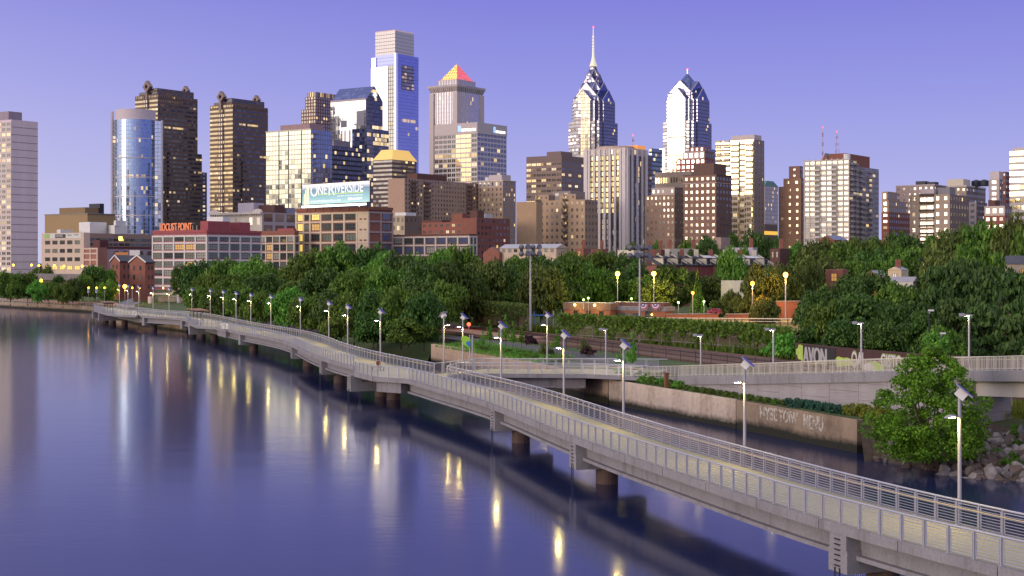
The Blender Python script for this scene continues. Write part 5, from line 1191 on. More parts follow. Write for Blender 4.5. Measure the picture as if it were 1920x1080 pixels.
# ---- twin gabled brick houses
b = B('brick_gable_house', 'left brick house with slate gable roof and white window frames', 207, 224.5, 247, 500, zb=2, group='gabled brick houses')
def gable_house(b, yE, yR):
    zE, zR = b.z(yE), b.z(yR); b.box('wall', 0, 1, 0, 1, 2, zE, M['brick'])
    b.gable('gable', 0, 1, 0, 1, zE, zR, (M['slate'], M['brick']), 'b')
    mbz = MB(); h0, h1 = Vector((0, 0, zE + .15)), Vector((0, 0, zR + .2))
    for f in (-.06, 1.06):
        A, D = b.P(f, -.02), b.P(f, 1.02); r0, r1 = b.P(.5, -.02), b.P(.5, 1.02)
        mbz.hexa([A + h0, D + h0, r1 + h1, r0 + h1] + [x + Vector((0, 0, .35)) for x in (A + h0, D + h0, r1 + h1, r0 + h1)])
    mbz.build('roof', M['slate'], b.t); mbz = MB()
    for f in (-.06, 1.06): p = b.P(f, -.025) + h0; q = b.P(.5, -.025) + h1; mbz.obox(p, q - p, -GB * .15, (0, 0, .5))
    mbz.build('bargeboard', M['white'], b.t)
    b.windows('W', .1, .9, 5, zE, 2, 3, .26, .3, .75, [GP, GD], (2, 2)); b.windows('S', .2, .9, 5, zE, 2, 3, .3, .35, .75, [GD], (2, 2))
gable_house(b, 492, 481)
b = B('brick_gable_house', 'right brick house with slate gable roof close to the factory', 243, 272, 290, 490, zb=2, group='gabled brick houses'); gable_house(b, 494, 481)
# ------------------------------------------------------------------ right half of the skyline
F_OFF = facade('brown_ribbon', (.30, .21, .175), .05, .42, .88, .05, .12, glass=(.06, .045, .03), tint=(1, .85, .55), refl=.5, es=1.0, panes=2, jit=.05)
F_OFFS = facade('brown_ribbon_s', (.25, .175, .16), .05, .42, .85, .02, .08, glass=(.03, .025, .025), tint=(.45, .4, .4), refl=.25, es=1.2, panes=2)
b = B('brown_office_tower', 'brown office tower with gold ribbon windows left of the striped tower', 987, 1053, 1096, 1100)
lit_shade_box(b, b.z(303), F_OFF, F_OFFS, cw=4.5, rh=4.2); b.box('attic', 0, 1, 0, 1, b.z(303), b.z(291), pm('brown_attic', (.23, .16, .145), .8, var=.06)); b.box('penthouse', .15, .55, .2, .7, b.z(291), b.z(282), bpy.data.materials['brown_attic'])
# ---- spired glass tower and its shorter sibling
F_LIBW = facade('liberty_flank', (.42, .38, .43), .0, .40, 1.0, .015, .0, glass=(.05, .05, .07), tint=(.75, .72, .76), refl=.24, jit=.05)
F_LIBC = facade('liberty_cream', (.40, .34, .34), .06, .14, 1.0, .0, .0, glass=(.26, .23, .16), tint=(1, .88, .62), refl=.40, jit=.012)
F_LIBD = facade('liberty_dark', (.15, .125, .18), .04, .30, 1.0, .015, .0, glass=(.02, .025, .06), tint=(.36, .38, .58), refl=.40, jit=.01)
F_LIBR = facade('liberty_roof', (.035, .045, .13), .03, .05, 1.0, .008, .0, glass=(.015, .022, .10), tint=(.22, .28, .66), refl=.40, jit=.008)
F_LIBG = facade('liberty_white', (.72, .70, .74), .02, .05, 1.0, .0, .0, glass=(.4, .4, .42), tint=(.90, .90, .97), refl=.42, jit=.004)  # liberty glass tones set per side in place of the sky each one reflects
LTRIM = pm('pale_trim', (.55, .45, .50), .5, var=0)
def lib_shaft(b, ybase, yeave, c, left=1.0):
    b.box('base', 0, 1, .06, .94, 5, b.z(ybase), F_LIBD, cw=3, rh=4.0); west_skin2(b, F_LIBW, 0, 1, .06, 5, b.z(ybase), 'flank'); b.box('base', .10, .90, .0, 1, 5, b.z(ybase), F_LIBD, cw=3, rh=4); west_skin2(b, F_LIBW, .10, .90, 0, 5, b.z(ybase), 'flank')
    b.box('shaft', .05, .95, .14, .86, b.z(ybase), b.z(yeave), F_LIBD, cw=3, rh=4); b.box('shaft', .14, .86, .05, .95, b.z(ybase), b.z(yeave), F_LIBD, cw=3, rh=4); west_skin2(b, F_LIBG, .14, .24, .05, b.z(ybase), b.z(yeave), 'white_strip')
    b.box('west_bay', .5 - c, .5 + c, -.03, .4, 5, b.z(yeave), F_LIBD, cw=3, rh=4); west_skin2(b, F_LIBC, .5 - c, .5 + c * left, -.03, 5, b.z(yeave), 'cream_bay'); west_skin2(b, F_LIBW, .5 + c * left, .5 + c, -.029, 5, b.z(yeave), 'grey_bay') if left < 1 else None; b.box('south_bay', -.03, .4, .5 - c, .5 + c, 5, b.z(yeave), F_LIBD, cw=3, rh=4)
    for k in range(1, 9):
        mbz = MB(); z = 5 + (b.z(yeave) - 5) * k / 9; p = b.P(.5 + c, -.03) - GB * .2 + Vector((0, 0, z)); mbz.obox(p, -GA * b.w1 * 2 * c, GB * .3, (0, 0, 1.1)); mbz.build('trim_band', LTRIM, b.t)
def west_skin2(b, mat, f0, f1, g, z0, z1, nm):
    m_ = MB(); A, Bp = b.P(f1, g) - GB * .12, b.P(f0, g) - GB * .12; L = (A - Bp).length; c = max(1, round(L / 3)); r = max(1, round((z1 - z0) / 4))
    m_.poly([A + Vector((0, 0, z0)), Bp + Vector((0, 0, z0)), Bp + Vector((0, 0, z1)), A + Vector((0, 0, z1))], 0, [(0, 0), (c, 0), (c, r), (0, r)]); return m_.build(nm, mat, b.t)
def chevron(b, c, e, ze, zr, front):
    """crossing gabled roofs, half width c, reaching out to e: bright glass gable to the west, dark one to the south"""
    b.gable('roof_gable', .5 - c, .5 + c, .5 - e, .5 + e, ze, zr, (F_LIBR, front), 'b'); b.gable('roof_gable', .5 - e, .5 + e, .5 - c, .5 + c, ze, zr, (F_LIBR, F_LIBR), 'a')
    mbz = MB()
    for (A, R) in ((b.P(.5 + c, .5 - e), b.P(.5, .5 - e)), (b.P(.5 - c, .5 - e), b.P(.5, .5 - e)), (b.P(.5 - e, .5 + c), b.P(.5 - e, .5)), (b.P(.5 - e, .5 - c), b.P(.5 - e, .5))): mbz.tube([A + Vector((0, 0, ze)), R + Vector((0, 0, zr))], .45, 4)
    mbz.build('edge_trim', LTRIM, b.t)
def drum(b, c, e, z0, z1, front):
    b.box('stage', .5 - c, .5 + c, .5 - e, .5 + e, z0, z1, F_LIBD, cw=3, rh=4); west_skin2(b, front, .5 - c, .5 + c, .5 - e, z0, z1, 'white_strip'); b.box('stage', .5 - e, .5 + e, .5 - c, .5 + c, z0, z1, F_LIBD, cw=3, rh=4)
b = B('spired_glass_tower', 'blue glass tower with stacked chevron gables and a tall needle spire', 1064, 1121, 1160.5, 1680)
lib_shaft(b, 226, 187, .27, .15)
chevron(b, .29, .50, b.z(187), b.z(165), F_LIBC)
for c, e, ye, yr, y0, fr in ((.41, .35, 181, 150, 200, F_LIBG), (.335, .20, 162, 131, 184, F_LIBG), (.22, .07, 138, 116.5, 166, F_LIBW)):
    drum(b, c, e, b.z(y0), b.z(ye), fr); chevron(b, c, e, b.z(ye), b.z(yr), fr)
c = b.P(.5, .5); mbz = MB(); SPM = pm('lit_spire', (.75, .7, .55), .3, .3, var=.05, emit=(1, .9, .6), es=.35)
zs = [b.z(y) for y in (118, 108, 99, 88, 74, 58, 43)]; mbz.tube([(c.x, c.y, z) for z in zs], 1, 10, radii=[5.0, 3.0, 1.7, 1.2, .9, .7, .45])
for y in (92, 86, 80, 74, 68, 62): mbz.cyl((c.x, c.y), 1.6, b.z(y), b.z(y) + .9, 10)
mbz.build('spire', SPM, b.t)
RB_ = pm('aviation_red', (1, .1, .1), .5, var=0, emit=(1, .08, .12), es=3)
mbz = MB(); mbz.cyl((c.x, c.y), .9, b.z(43), b.z(41), 8); mbz.build('beacon', RB_, b.t)
b = B('gabled_liberty_tower', 'blue glass tower with one steep gabled top and no spire', 1241, 1298, 1336.5, 1640)
lib_shaft(b, 226, 184, .29); b.box('podium', -.1, 1.1, .02, 1, 5, b.z(276), F_LIBD, cw=3, rh=4); west_skin2(b, F_LIBG, -.1, 1.1, .02, 5, b.z(276), 'flank')
drum(b, .40, .36, b.z(226), b.z(172), F_LIBG); chevron(b, .29, .51, b.z(184), b.z(161), F_LIBC); chevron(b, .40, .36, b.z(172), b.z(147), F_LIBG); b.pyr('roof', .10, .90, .10, .90, b.z(176), b.z(131), F_LIBR, .02)
c = b.P(.5, .5); mbz = MB(); mbz.tube([(c.x, c.y, b.z(132)), (c.x, c.y, b.z(123))], .7, 6); mbz.build('mast', SPM, b.t); mbz = MB(); mbz.cyl((c.x, c.y), .9, b.z(123), b.z(121.5), 8); mbz.build('beacon', RB_, b.t)
# ---- striped tower
F_STR = facade('striped_gold', (.14, .10, .05), .10, .18, .92, .6, .0, glass=(.16, .12, .05), tint=(1, .82, .45), refl=.45, es=1.15, litc=(1, .74, .2))
F_STRD = facade('striped_dark', (.05, .045, .055), .2, .1, .95, .05, .0, glass=(.02, .02, .03), tint=(.5, .5, .6), refl=.3, es=1.2)
b = B('striped_tower', 'dark tower with white vertical piers, gold lit windows and a lit orange rim', 1096, 1174, 1212, 910); zt = b.z(278)
PIERW = pm('white_piers', (.70, .62, .60), .7, var=.06)
b.box('wall', 0, 1, 0, 1, 5, zt, F_STRD, cw=3, rh=3.6); west_skin(b, F_STR, b.z(400), b.z(290), cw=2.6, rh=3.4, nm='gold_windows'); west_skin(b, F_STRD, 5, b.z(400), cw=2.6, rh=3.4, nm='dark_windows')
for k, N_ in (('W', 8), ('S', 4)):
    o, d, n, L = b.face(k); 
    for i in range(N_ + 1):
        w_ = 1.5 if 0 < i < N_ else 2.6; mbz = MB(); x_ = L * i / N_ - (0 if i == 0 else (w_ if i == N_ else w_ / 2)); mbz.obox(o + d * x_ + Vector((0, 0, 5)), d * w_, n * 1.1, (0, 0, zt - 5)); mbz.build('pier', PIERW, b.t)
b.box('attic', -.012, 1.012, -.02, 1.02, b.z(290), zt + .5, facade('attic_slots', (.56, .48, .46), .25, .2, .8, .35, glass=(.08, .06, .05), refl=.2, es=.8), cw=4.5, rh=5)
cp = b.P(.5, .5); mbz = MB(); ring = [cp + GA * b.w1 * .42 * cos(a) + GB * b.w2 * .42 * sin(a) for a in [2 * pi * i / 20 for i in range(20)]]; mbz.prism([(p.x, p.y) for p in ring], zt + .5, b.z(271.5), 0, 1, 3, 8); mbz.build('penthouse', [pm('round_penthouse', (.58, .42, .32), .7), M['roof']], b.t)
b.box('lit_rim', .02, .98, .6, .99, zt + .5, zt + 3, pm('orange_rim', (.7, .3, .1), .6, var=.2, scale=2, emit=(1, .35, .06), es=.6)); o, d, n, L = b.face('S')
mst = thing('radio_mast', 'thin red lattice mast behind the striped tower', 'mast', (at(1187, HZ, 1300).x, 1300, 40), 'radio masts')
def lattice(px, y0, y1, Y, w0, w1, par, mats):
    c = at(px, HZ, Y); z0, z1 = zat(y0, Y), zat(y1, Y); mb = MB(); n = 8
    for i in range(n):
        a, b2 = z0 + (z1 - z0) * i / n, z0 + (z1 - z0) * (i + 1) / n; wa, wb = w0 + (w1 - w0) * i / n, w0 + (w1 - w0) * (i + 1) / n
        C = [Vector((c.x + wa * sx, c.y + wa * sy, a)) for sx, sy in ((-1, -1), (1, -1), (0, 1))]; D = [Vector((c.x + wb * sx, c.y + wb * sy, b2)) for sx, sy in ((-1, -1), (1, -1), (0, 1))]
        for k in range(3): mb.tube([C[k], D[k]], .16, 4, i % 2); mb.tube([C[k], D[(k + 1) % 3]], .1, 4, i % 2)
    mb.build('lattice', mats, par); mb = MB(); mb.cyl((c.x, c.y), .5, z1, z1 + 1.4, 8); mb.build('beacon', RB_, par)
MR, MWH = pm('mast_red', (.42, .12, .16), .6, var=0), pm('mast_white', (.7, .6, .65), .6, var=0)
lattice(1187, 300, 255, 1300, 1.6, .5, mst, [MR, MWH])
for px, y0, y1, w, lab in ((1542.5, 310, 240, 1.2, 'slender red and white radio mast, left of the pair above the white balcony tower'), (1569, 300, 248, 3.2, 'tapering red and white radio mast, right of the pair above the white balcony tower')):
    t_ = thing('radio_mast', lab, 'mast', (at(px, HZ, 1700).x, 1700, 60), 'radio masts'); lattice(px, y0, y1, 1700, w, .5, t_, [MR, MWH])
# ---- tan apartment complex with fire escapes
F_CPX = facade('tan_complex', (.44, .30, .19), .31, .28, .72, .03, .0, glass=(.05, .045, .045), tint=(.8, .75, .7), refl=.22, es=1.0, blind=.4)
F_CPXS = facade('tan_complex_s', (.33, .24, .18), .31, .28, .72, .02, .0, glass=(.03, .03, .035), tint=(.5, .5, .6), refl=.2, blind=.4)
b = B('tan_apartment_complex', 'wide tan apartment complex with lit fire escapes before the striped tower', 1003, 1097, 1120.5, 800)
lit_shade_box(b, b.z(374), F_CPX, F_CPXS, cw=3.2, rh=3.6); lit_shade_box(b, b.z(363), F_CPX, F_CPXS, f0=.18, f1=.5, g0=.0, g1=.6, z0=b.z(374), nm='raised_bay'); lit_shade_box(b, b.z(363), F_CPX, F_CPXS, f0=.72, f1=1.0, g0=.0, g1=.5, z0=b.z(374), nm='raised_bay')
o, d, n, L = b.face('W')
FE = pm('fire_escape_iron', (.07, .05, .04), .6); LW = pm('lit_landing', (1, .75, .3), .5, var=0, emit=(1, .66, .18), es=1.4)
for u in (.085, .62):
    for j in range(12):
        p = o + d * L * u + Vector((0, 0, 10 + j * 3.6)); m_ = MB(); m_.obox(p - d * 1.6, d * 3.2, n * 1.3, (0, 0, .15)); m_.obox(p - d * 1.6 + n * 1.2, d * 3.2, n * .08, (0, 0, 1.0)); m_.obox(p + d * 1.2 + n * .3, -d * 2.4 + Vector((0, 0, 3.6)), n * .6, (0, 0, .12)); fe = m_.build('fire_escape', FE, b.t)
        if j % 2: m_ = MB(); m_.obox(p - d * .35 + n * .05 + Vector((0, 0, 1.3)), d * .7, n * .3, (0, 0, .9)); m_.build('landing_lamp', LW, fe)
b = B('blank_tan_block', 'blank tan wall block at the left end of the apartment complex', 968, 1005.5, 1010, 790)
b.box('wall', 0, 1, 0, 2.5, 5, b.z(378), pm('tan_blank_wall', (.42, .28, .17), .85, var=.09, scale=.3))
b = B('grey_top_block', 'grey flat topped block just behind the tan apartment complex', 1036, 1070, 1097, 880); lit_shade_box(b, b.z(358), facade('grey_top', (.30, .24, .23), .3, .3, .75, .03, glass=(.03, .03, .03), refl=.2), F_TANS, cw=6, rh=4)
# ---- brown brick pair etc.
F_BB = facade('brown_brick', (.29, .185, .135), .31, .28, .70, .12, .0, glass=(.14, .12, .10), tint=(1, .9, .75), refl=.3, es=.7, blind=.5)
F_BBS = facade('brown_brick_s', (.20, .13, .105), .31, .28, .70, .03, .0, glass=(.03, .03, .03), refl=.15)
b = B('brown_brick_block', 'brown brick apartment block with pale stone top floors right of the striped tower', 1211, 1265, 1283, 820)
lit_shade_box(b, b.z(365), F_BB, F_BBS, cw=2.7, rh=3.5); lit_shade_box(b, b.z(351), facade('brown_pale_top', (.46, .37, .33), .31, .28, .7, .1, glass=(.1, .09, .09), refl=.3), F_BBS, f0=.0, f1=.8, g0=0, g1=.9, z0=b.z(365), nm='attic')
F_DB = facade('dark_brown_brick', (.25, .14, .105), .30, .28, .70, .16, .0, glass=(.12, .10, .08), tint=(1, .92, .75), refl=.20, es=.6, blind=.4)
F_DBS = facade('dark_brown_brick_s', (.15, .088, .075), .29, .28, .70, .03, .0, glass=(.02, .02, .025), refl=.15)
b = B('dark_brick_hotel', 'dark brown brick hotel with a taller middle block and arched top windows', 1282, 1343, 1372, 780)
lit_shade_box(b, b.z(328), F_DB, F_DBS, cw=3.6, rh=3.7); b.box('cornice', -.01, 1.01, -.015, 1.015, b.z(343), b.z(342), STONE); b.box('penthouse', .12, .75, .1, .9, b.z(328), b.z(305), pm('dark_brown_wall', (.15, .085, .065), .85)); b.box('cornice', -.01, 1.01, -.01, 1.01, b.z(328), b.z(326), bpy.data.materials['dark_brown_wall'])
b = B('tan_window_office', 'low tan office with a row of narrow gold windows behind the brown blocks', 1228, 1296, 1320, 960); lit_shade_box(b, b.z(324), facade('tan_slots', (.46, .35, .27), .2, .1, .62, .1, .0, glass=(.2, .15, .06), tint=(1, .85, .45), refl=.6, es=.8), F_TANS, cw=2.0, rh=7); b.box('cornice', 0, 1, 0, 1, b.z(324), b.z(321), pm('tan_cornice', (.46, .36, .29), .8))
b = B('red_white_stepped_block', 'stepped block of white stone and dark red brick below the gabled glass tower', 1268, 1322, 1341, 1060)
lit_shade_box(b, b.z(297), facade('redwhite', (.33, .10, .08), .22, .2, .8, .2, glass=(.15, .14, .12), refl=.4), F_RBS, cw=4, rh=4); lit_shade_box(b, b.z(283), facade('whitered', (.52, .42, .40), .22, .2, .8, .1, glass=(.15, .08, .08), refl=.3), F_BBS, f0=.05, f1=.8, g0=.1, z0=b.z(297), nm='white_stage', cw=4, rh=5); b.box('top_stage', .1, .6, .2, .8, b.z(283), b.z(274), facade('redtop', (.30, .12, .1), .3, .2, .8, .1, refl=.2), cw=4, rh=5)
b = B('dark_glass_sliver', 'sliver of a dark glass tower right of the striped tower', 1217, 1222, 1242, 1220); b.box('wall', 0, 1, 0, 1, 5, b.z(278), facade('dark_teal', (.10, .12, .15), .0, .3, .9, .06, .05, glass=(.02, .04, .06), tint=(.4, .5, .6), refl=.35), cw=3, rh=3.8)
b = B('dark_brown_sliver', 'sliver of a dark brown tower touching the striped tower', 1205, 1211, 1222, 1080); b.box('wall', 0, 1, 0, 1, 5, b.z(290), F_COM, cw=3, rh=4)
# ---- tall tan condominium with ribbon bays
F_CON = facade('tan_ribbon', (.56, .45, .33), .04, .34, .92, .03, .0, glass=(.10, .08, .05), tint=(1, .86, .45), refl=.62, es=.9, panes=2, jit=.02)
F_CONS = facade('tan_plain_s', (.27, .215, .19), .40, .35, .72, .03, .0, glass=(.03, .03, .03), refl=.2)  # tan wall again, darkened for the shaded south side
b = B('tall_tan_condominium', 'tall tan condominium with gold ribbon windows and a plain dark right side', 1342, 1414, 1433, 850); zt = b.z(261)
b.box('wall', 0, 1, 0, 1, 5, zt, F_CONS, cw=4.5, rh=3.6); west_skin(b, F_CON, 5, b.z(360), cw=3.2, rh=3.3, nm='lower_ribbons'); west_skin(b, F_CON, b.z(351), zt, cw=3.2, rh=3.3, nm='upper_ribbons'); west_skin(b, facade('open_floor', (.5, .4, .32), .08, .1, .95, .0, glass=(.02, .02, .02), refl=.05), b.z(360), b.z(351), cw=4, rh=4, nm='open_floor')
o, d, n, L = b.face('W')
for (u0, u1) in ((.42, .62), (.80, .98)):
    m_ = MB(); m_.obox(o + d * L * u0 + n * .05 + Vector((0, 0, 8)), d * L * (u1 - u0), n * 1.4, (0, 0, zt - 9))
    r_ = m_.build('bay', facade('bay_tan', (.54, .43, .32), .0, .36, .92, 0, refl=0), b.t)
    me = r_.data; l = me.uv_layers.new(name='UVMap')
    for p_ in me.polygons:
        for li in p_.loop_indices:
            v = me.vertices[me.loops[li].vertex_index].co + b.t.location; l.data[li].uv = (((v - o).dot(d)) / 3.0, (v.z - 8) / 3.3)
    me.materials.clear(); me.materials.append(F_CON)
for j in range(5):
    for u in (.08, .30): balcony(o + d * L * u + Vector((0, 0, b.z(310) + j * 3.6)), d, n, L * .14, 1.3, M['cream'], b.t)
b.box('penthouse', .02, .62, .1, .8, zt, b.z(252), STONE)
b = B('green_roofed_tower', 'pale tower with a green hipped roof seen behind the tan condominium', 1425, 1434, 1459, 1320); b.box('wall', 0, 1, 0, 1, 5, b.z(348), facade('pale_strip', (.42, .36, .37), .3, .2, .8, .05, glass=(.08, .07, .08), refl=.3), cw=3.2, rh=3.8); b.pyr('roof', -.02, 1.02, -.02, 1.02, b.z(348), b.z(338), pm('copper_green', (.10, .22, .20), .7), .45)
b = B('orange_lit_hall', 'low brick hall with a glowing orange cornice between condominium and brown tower', 1428, 1432, 1458, 900); b.box('wall', 0, 1, 0, 1, 5, b.z(440), F_BBS, cw=3, rh=3.5); b.box('lit_cornice', -.01, 1.01, -.01, 1.01, b.z(440), b.z(433), pm('orange_glow', (.8, .5, .1), .6, var=.15, emit=(1, .55, .07), es=.8)); b.box('wall', .1, 1, .1, 1, b.z(433), b.z(420), F_BBS, cw=3, rh=3.5)
F_WB = facade('plain_brown', (.30, .165, .105), .37, .34, .66, .10, .0, glass=(.10, .085, .07), tint=(1, .9, .7), refl=.2, es=.6, blind=.5)
b = B('stepped_brown_tower', 'stepped brown brick tower left of the white balcony tower', 1460, 1502, 1508, 860); lit_shade_box(b, b.z(349), F_WB, F_BBS, cw=5.2, rh=4.4); lit_shade_box(b, b.z(334), F_WB, F_BBS, f1=.78, z0=b.z(349), nm='middle_stage', cw=5, rh=4.4); lit_shade_box(b, b.z(311), facade('brown_top', (.26, .14, .10), .4, .3, .6, .0, refl=.1), F_BBS, f0=.06, f1=.55, g0=.1, z0=b.z(334), nm='top_stage', cw=5, rh=4.4)
# ---- white tower with balconies
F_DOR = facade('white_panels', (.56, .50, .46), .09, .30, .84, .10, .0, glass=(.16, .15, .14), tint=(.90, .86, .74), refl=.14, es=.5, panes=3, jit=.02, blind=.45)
F_DORS = facade('white_panels_s', (.27, .235, .23), .09, .32, .84, .07, .0, glass=(.05, .05, .06), tint=(.5, .52, .6), refl=.25, es=1.0, panes=3, blind=.5)  # shade on the south side put into the white panel colour
b = B('white_balcony_tower', 'white slab tower with balcony columns and a brown roof hut', 1508, 1592, 1656, 750); zt = b.z(299); nf = 23; rh = (zt - 6) / nf
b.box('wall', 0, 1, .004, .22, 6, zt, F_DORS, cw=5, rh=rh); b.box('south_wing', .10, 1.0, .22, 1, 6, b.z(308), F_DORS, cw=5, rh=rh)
west_skin(b, F_DOR, 6, zt, cw=b.w1 / 8, rh=rh, nm='west_panels'); o, d, n, L = b.face('W'); mbz = MB()
for i in range(9): mbz.obox(o + d * (L * i / 8 - .25 + (.25 if i == 0 else 0)) + n * .1 + Vector((0, 0, 6)), d * .5, n * .5, (0, 0, zt - 6 + .8))
for j in range(nf + 1): mbz.obox(o + n * .12 + Vector((0, 0, 6 + rh * j - .15)), d * L, n * .28, (0, 0, .4))
mbz.build('pilaster_grid', pm('white_concrete', (.60, .54, .50), .75, var=.06), b.t)
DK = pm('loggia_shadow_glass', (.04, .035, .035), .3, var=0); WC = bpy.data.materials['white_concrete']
for i in (2, 5):
    for j in range(1, nf - 1):
        p = o + d * L * (i + .5) / 8 + n * .3 + Vector((0, 0, 6 + rh * j)); m_ = MB(); m_.obox(p - d * L / 18 - n * .12 + Vector((0, 0, .2)), d * L / 9, n * .05, (0, 0, rh * .86)); lg = m_.build('loggia', DK, b.t); balcony(p, d, n, L / 9, 1.2, WC, lg)
for g in (.06, .17):
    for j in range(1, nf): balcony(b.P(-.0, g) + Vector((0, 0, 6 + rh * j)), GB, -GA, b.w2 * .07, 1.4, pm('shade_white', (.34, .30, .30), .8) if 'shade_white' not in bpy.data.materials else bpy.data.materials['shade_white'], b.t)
for g in (.45, .72):
    for j in range(1, nf - 1): balcony(b.P(.10, g) + Vector((0, 0, 6 + rh * j)), GB, -GA, b.w2 * .10, 1.4, bpy.data.materials['shade_white'], b.t)
b.box('penthouse', .12, .5, .06, .75, b.z(308), b.z(286), M['brick']); b.gable('hut_roof', .5, .66, .06, .2, zt, b.z(284), (bpy.data.materials['copper_green'], M['brick']), 'b')
mbz = MB(); c = b.P(.07, .03); mbz.cyl((c.x, c.y), 1.8, zt, zt + 3, 14); mbz.build('vent_drum', M['white'], b.t)
# ---- right-hand group
b = B('brick_and_tan_block', 'brick apartment block with set back tan top storeys right of the white tower', 1653, 1667, 1707, 830); lit_shade_box(b, b.z(398), F_RB, F_RBS, cw=3.6, rh=3.6); lit_shade_box(b, b.z(376), F_TAN, F_TANS, f0=0.05, f1=.95, g1=.9, z0=b.z(398), nm='tan_stage', cw=3.6, rh=3.6); lit_shade_box(b, b.z(359), F_TAN, F_TANS, f0=.2, f1=.95, g1=.45, z0=b.z(376), nm='tan_stage', cw=3.6, rh=3.6)
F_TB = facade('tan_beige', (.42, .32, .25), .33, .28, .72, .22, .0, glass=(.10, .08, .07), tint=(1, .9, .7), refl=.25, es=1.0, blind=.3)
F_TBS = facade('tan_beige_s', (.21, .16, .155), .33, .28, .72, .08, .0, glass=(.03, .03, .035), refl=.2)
b = B('beige_balcony_block', 'beige apartment block with a central stack of long dark balconies', 1706, 1781, 1817, 770); lit_shade_box(b, b.z(364), F_TB, F_TBS, cw=4.4, rh=4.2)
o, d, n, L = b.face('W')
for j in range(11): balcony(o + d * L * .43 + Vector((0, 0, 9 + 4.2 * j)), d, n, L * .36, 1.4, FE, b.t)
west_skin(b, facade('lit_loggia', (.40, .30, .22), .06, .2, .9, .45, glass=(.2, .14, .06), refl=.2, es=.9), 7, b.z(368), .26, .60, 4, 4.2, nm='lit_loggia'); b.box('penthouse', .45, .8, .1, .6, b.z(364), b.z(352), STONE); mech(b, .1, .4, .2, .5, b.z(364), 4, M['conc'])
b = B('pink_stone_block', 'pinkish flat topped block with dark tanks on its roof', 1680, 1752, 1775, 910); lit_shade_box(b, b.z(347), facade('pinkish', (.40, .30, .27), .33, .28, .7, .05, glass=(.06, .05, .05), refl=.25), F_TBS, cw=3.6, rh=3.6); b.box('roof_tank', .3, .55, .2, .5, b.z(347), b.z(338), M['dark']); b.box('roof_tank', .05, .25, .2, .5, b.z(347), b.z(340), M['dark']); b.box('cornice', -.01, 1.01, -.01, 1.01, b.z(347), b.z(345.5), STONE)
b = B('wide_tan_hotel', 'wide tan hotel with pale penthouse and round water tanks on the roof', 1762, 1812, 1848, 960); lit_shade_box(b, b.z(350), F_TB, F_TBS, cw=3.6, rh=3.8); b.box('cornice', -.015, 1.015, -.015, 1.015, b.z(350), b.z(347), STONE); b.box('penthouse', .15, .75, .05, .4, b.z(347), b.z(335), M['cream'])
for f in (.3, .6):
    mbz = MB(); c = b.P(f - .6, .5); mbz.cyl((c.x, c.y), 3.2, b.z(347), b.z(337), 14); mbz.cyl((c.x, c.y), 3.4, b.z(337), b.z(334), 14, r1=.4); mbz.build('water_tank', M['dark'], b.t)
b = B('grey_window_block', 'grey block with regular windows between the beige block and the white topped brick', 1816, 1831, 1851, 850); lit_shade_box(b, b.z(379), facade('greyish', (.36, .30, .30), .25, .25, .75, .05, glass=(.06, .06, .06), refl=.3), F_TBS, cw=3.2, rh=3.6)
b = B('deco_tower', 'pale grey art deco tower with narrow strips of dark windows', 1854, 1874, 1886, 930); lit_shade_box(b, b.z(336), facade('deco', (.46, .39, .37), .30, .25, .8, .05, glass=(.03, .03, .03), refl=.2), F_TBS, cw=4.6, rh=3.8); b.box('crown', .08, .92, .08, .92, b.z(336), b.z(321), STONE)
b = B('white_topped_brick_block', 'red brick block with a white top storey before the deco tower', 1846, 1884, 1898, 760); lit_shade_box(b, b.z(404), facade('redbrick_lit', (.27, .085, .07), .25, .28, .75, .55, .0, glass=(.3, .25, .15), refl=.3, es=.9, litc=(1, .85, .5)), F_RBS, cw=3.8, rh=3.8); lit_shade_box(b, b.z(386), facade('white_lit', (.58, .47, .40), .25, .28, .75, .6, glass=(.3, .25, .15), refl=.3, es=.9, litc=(1, .85, .5)), F_TBS, z0=b.z(404), nm='white_storey', cw=3.8, rh=3.8); b.box('penthouse', .55, .9, .2, .8, b.z(386), b.z(374), M['brick_dark'])
b = B('dark_brick_sliver', 'sliver of dark red brick tower beside the yellow banded tower', 1880, 1886, 1897, 860); b.box('wall', 0, 1, 0, 1, 5, b.z(322), F_RBS)
b = B('yellow_banded_tower', 'white and yellow banded tower cut by the right edge', 1893, 1950, 1985, 810); lit_shade_box(b, b.z(281), facade('white_yellow_band', (.60, .54, .50), .02, .38, .95, .06, .0, glass=(.18, .15, .07), tint=(1, .88, .5), refl=.72, es=.9, panes=1, jit=.03), F_TBS, cw=3, rh=3.9); b.box('penthouse', .3, .97, .1, .8, b.z(281), b.z(274), STONE)
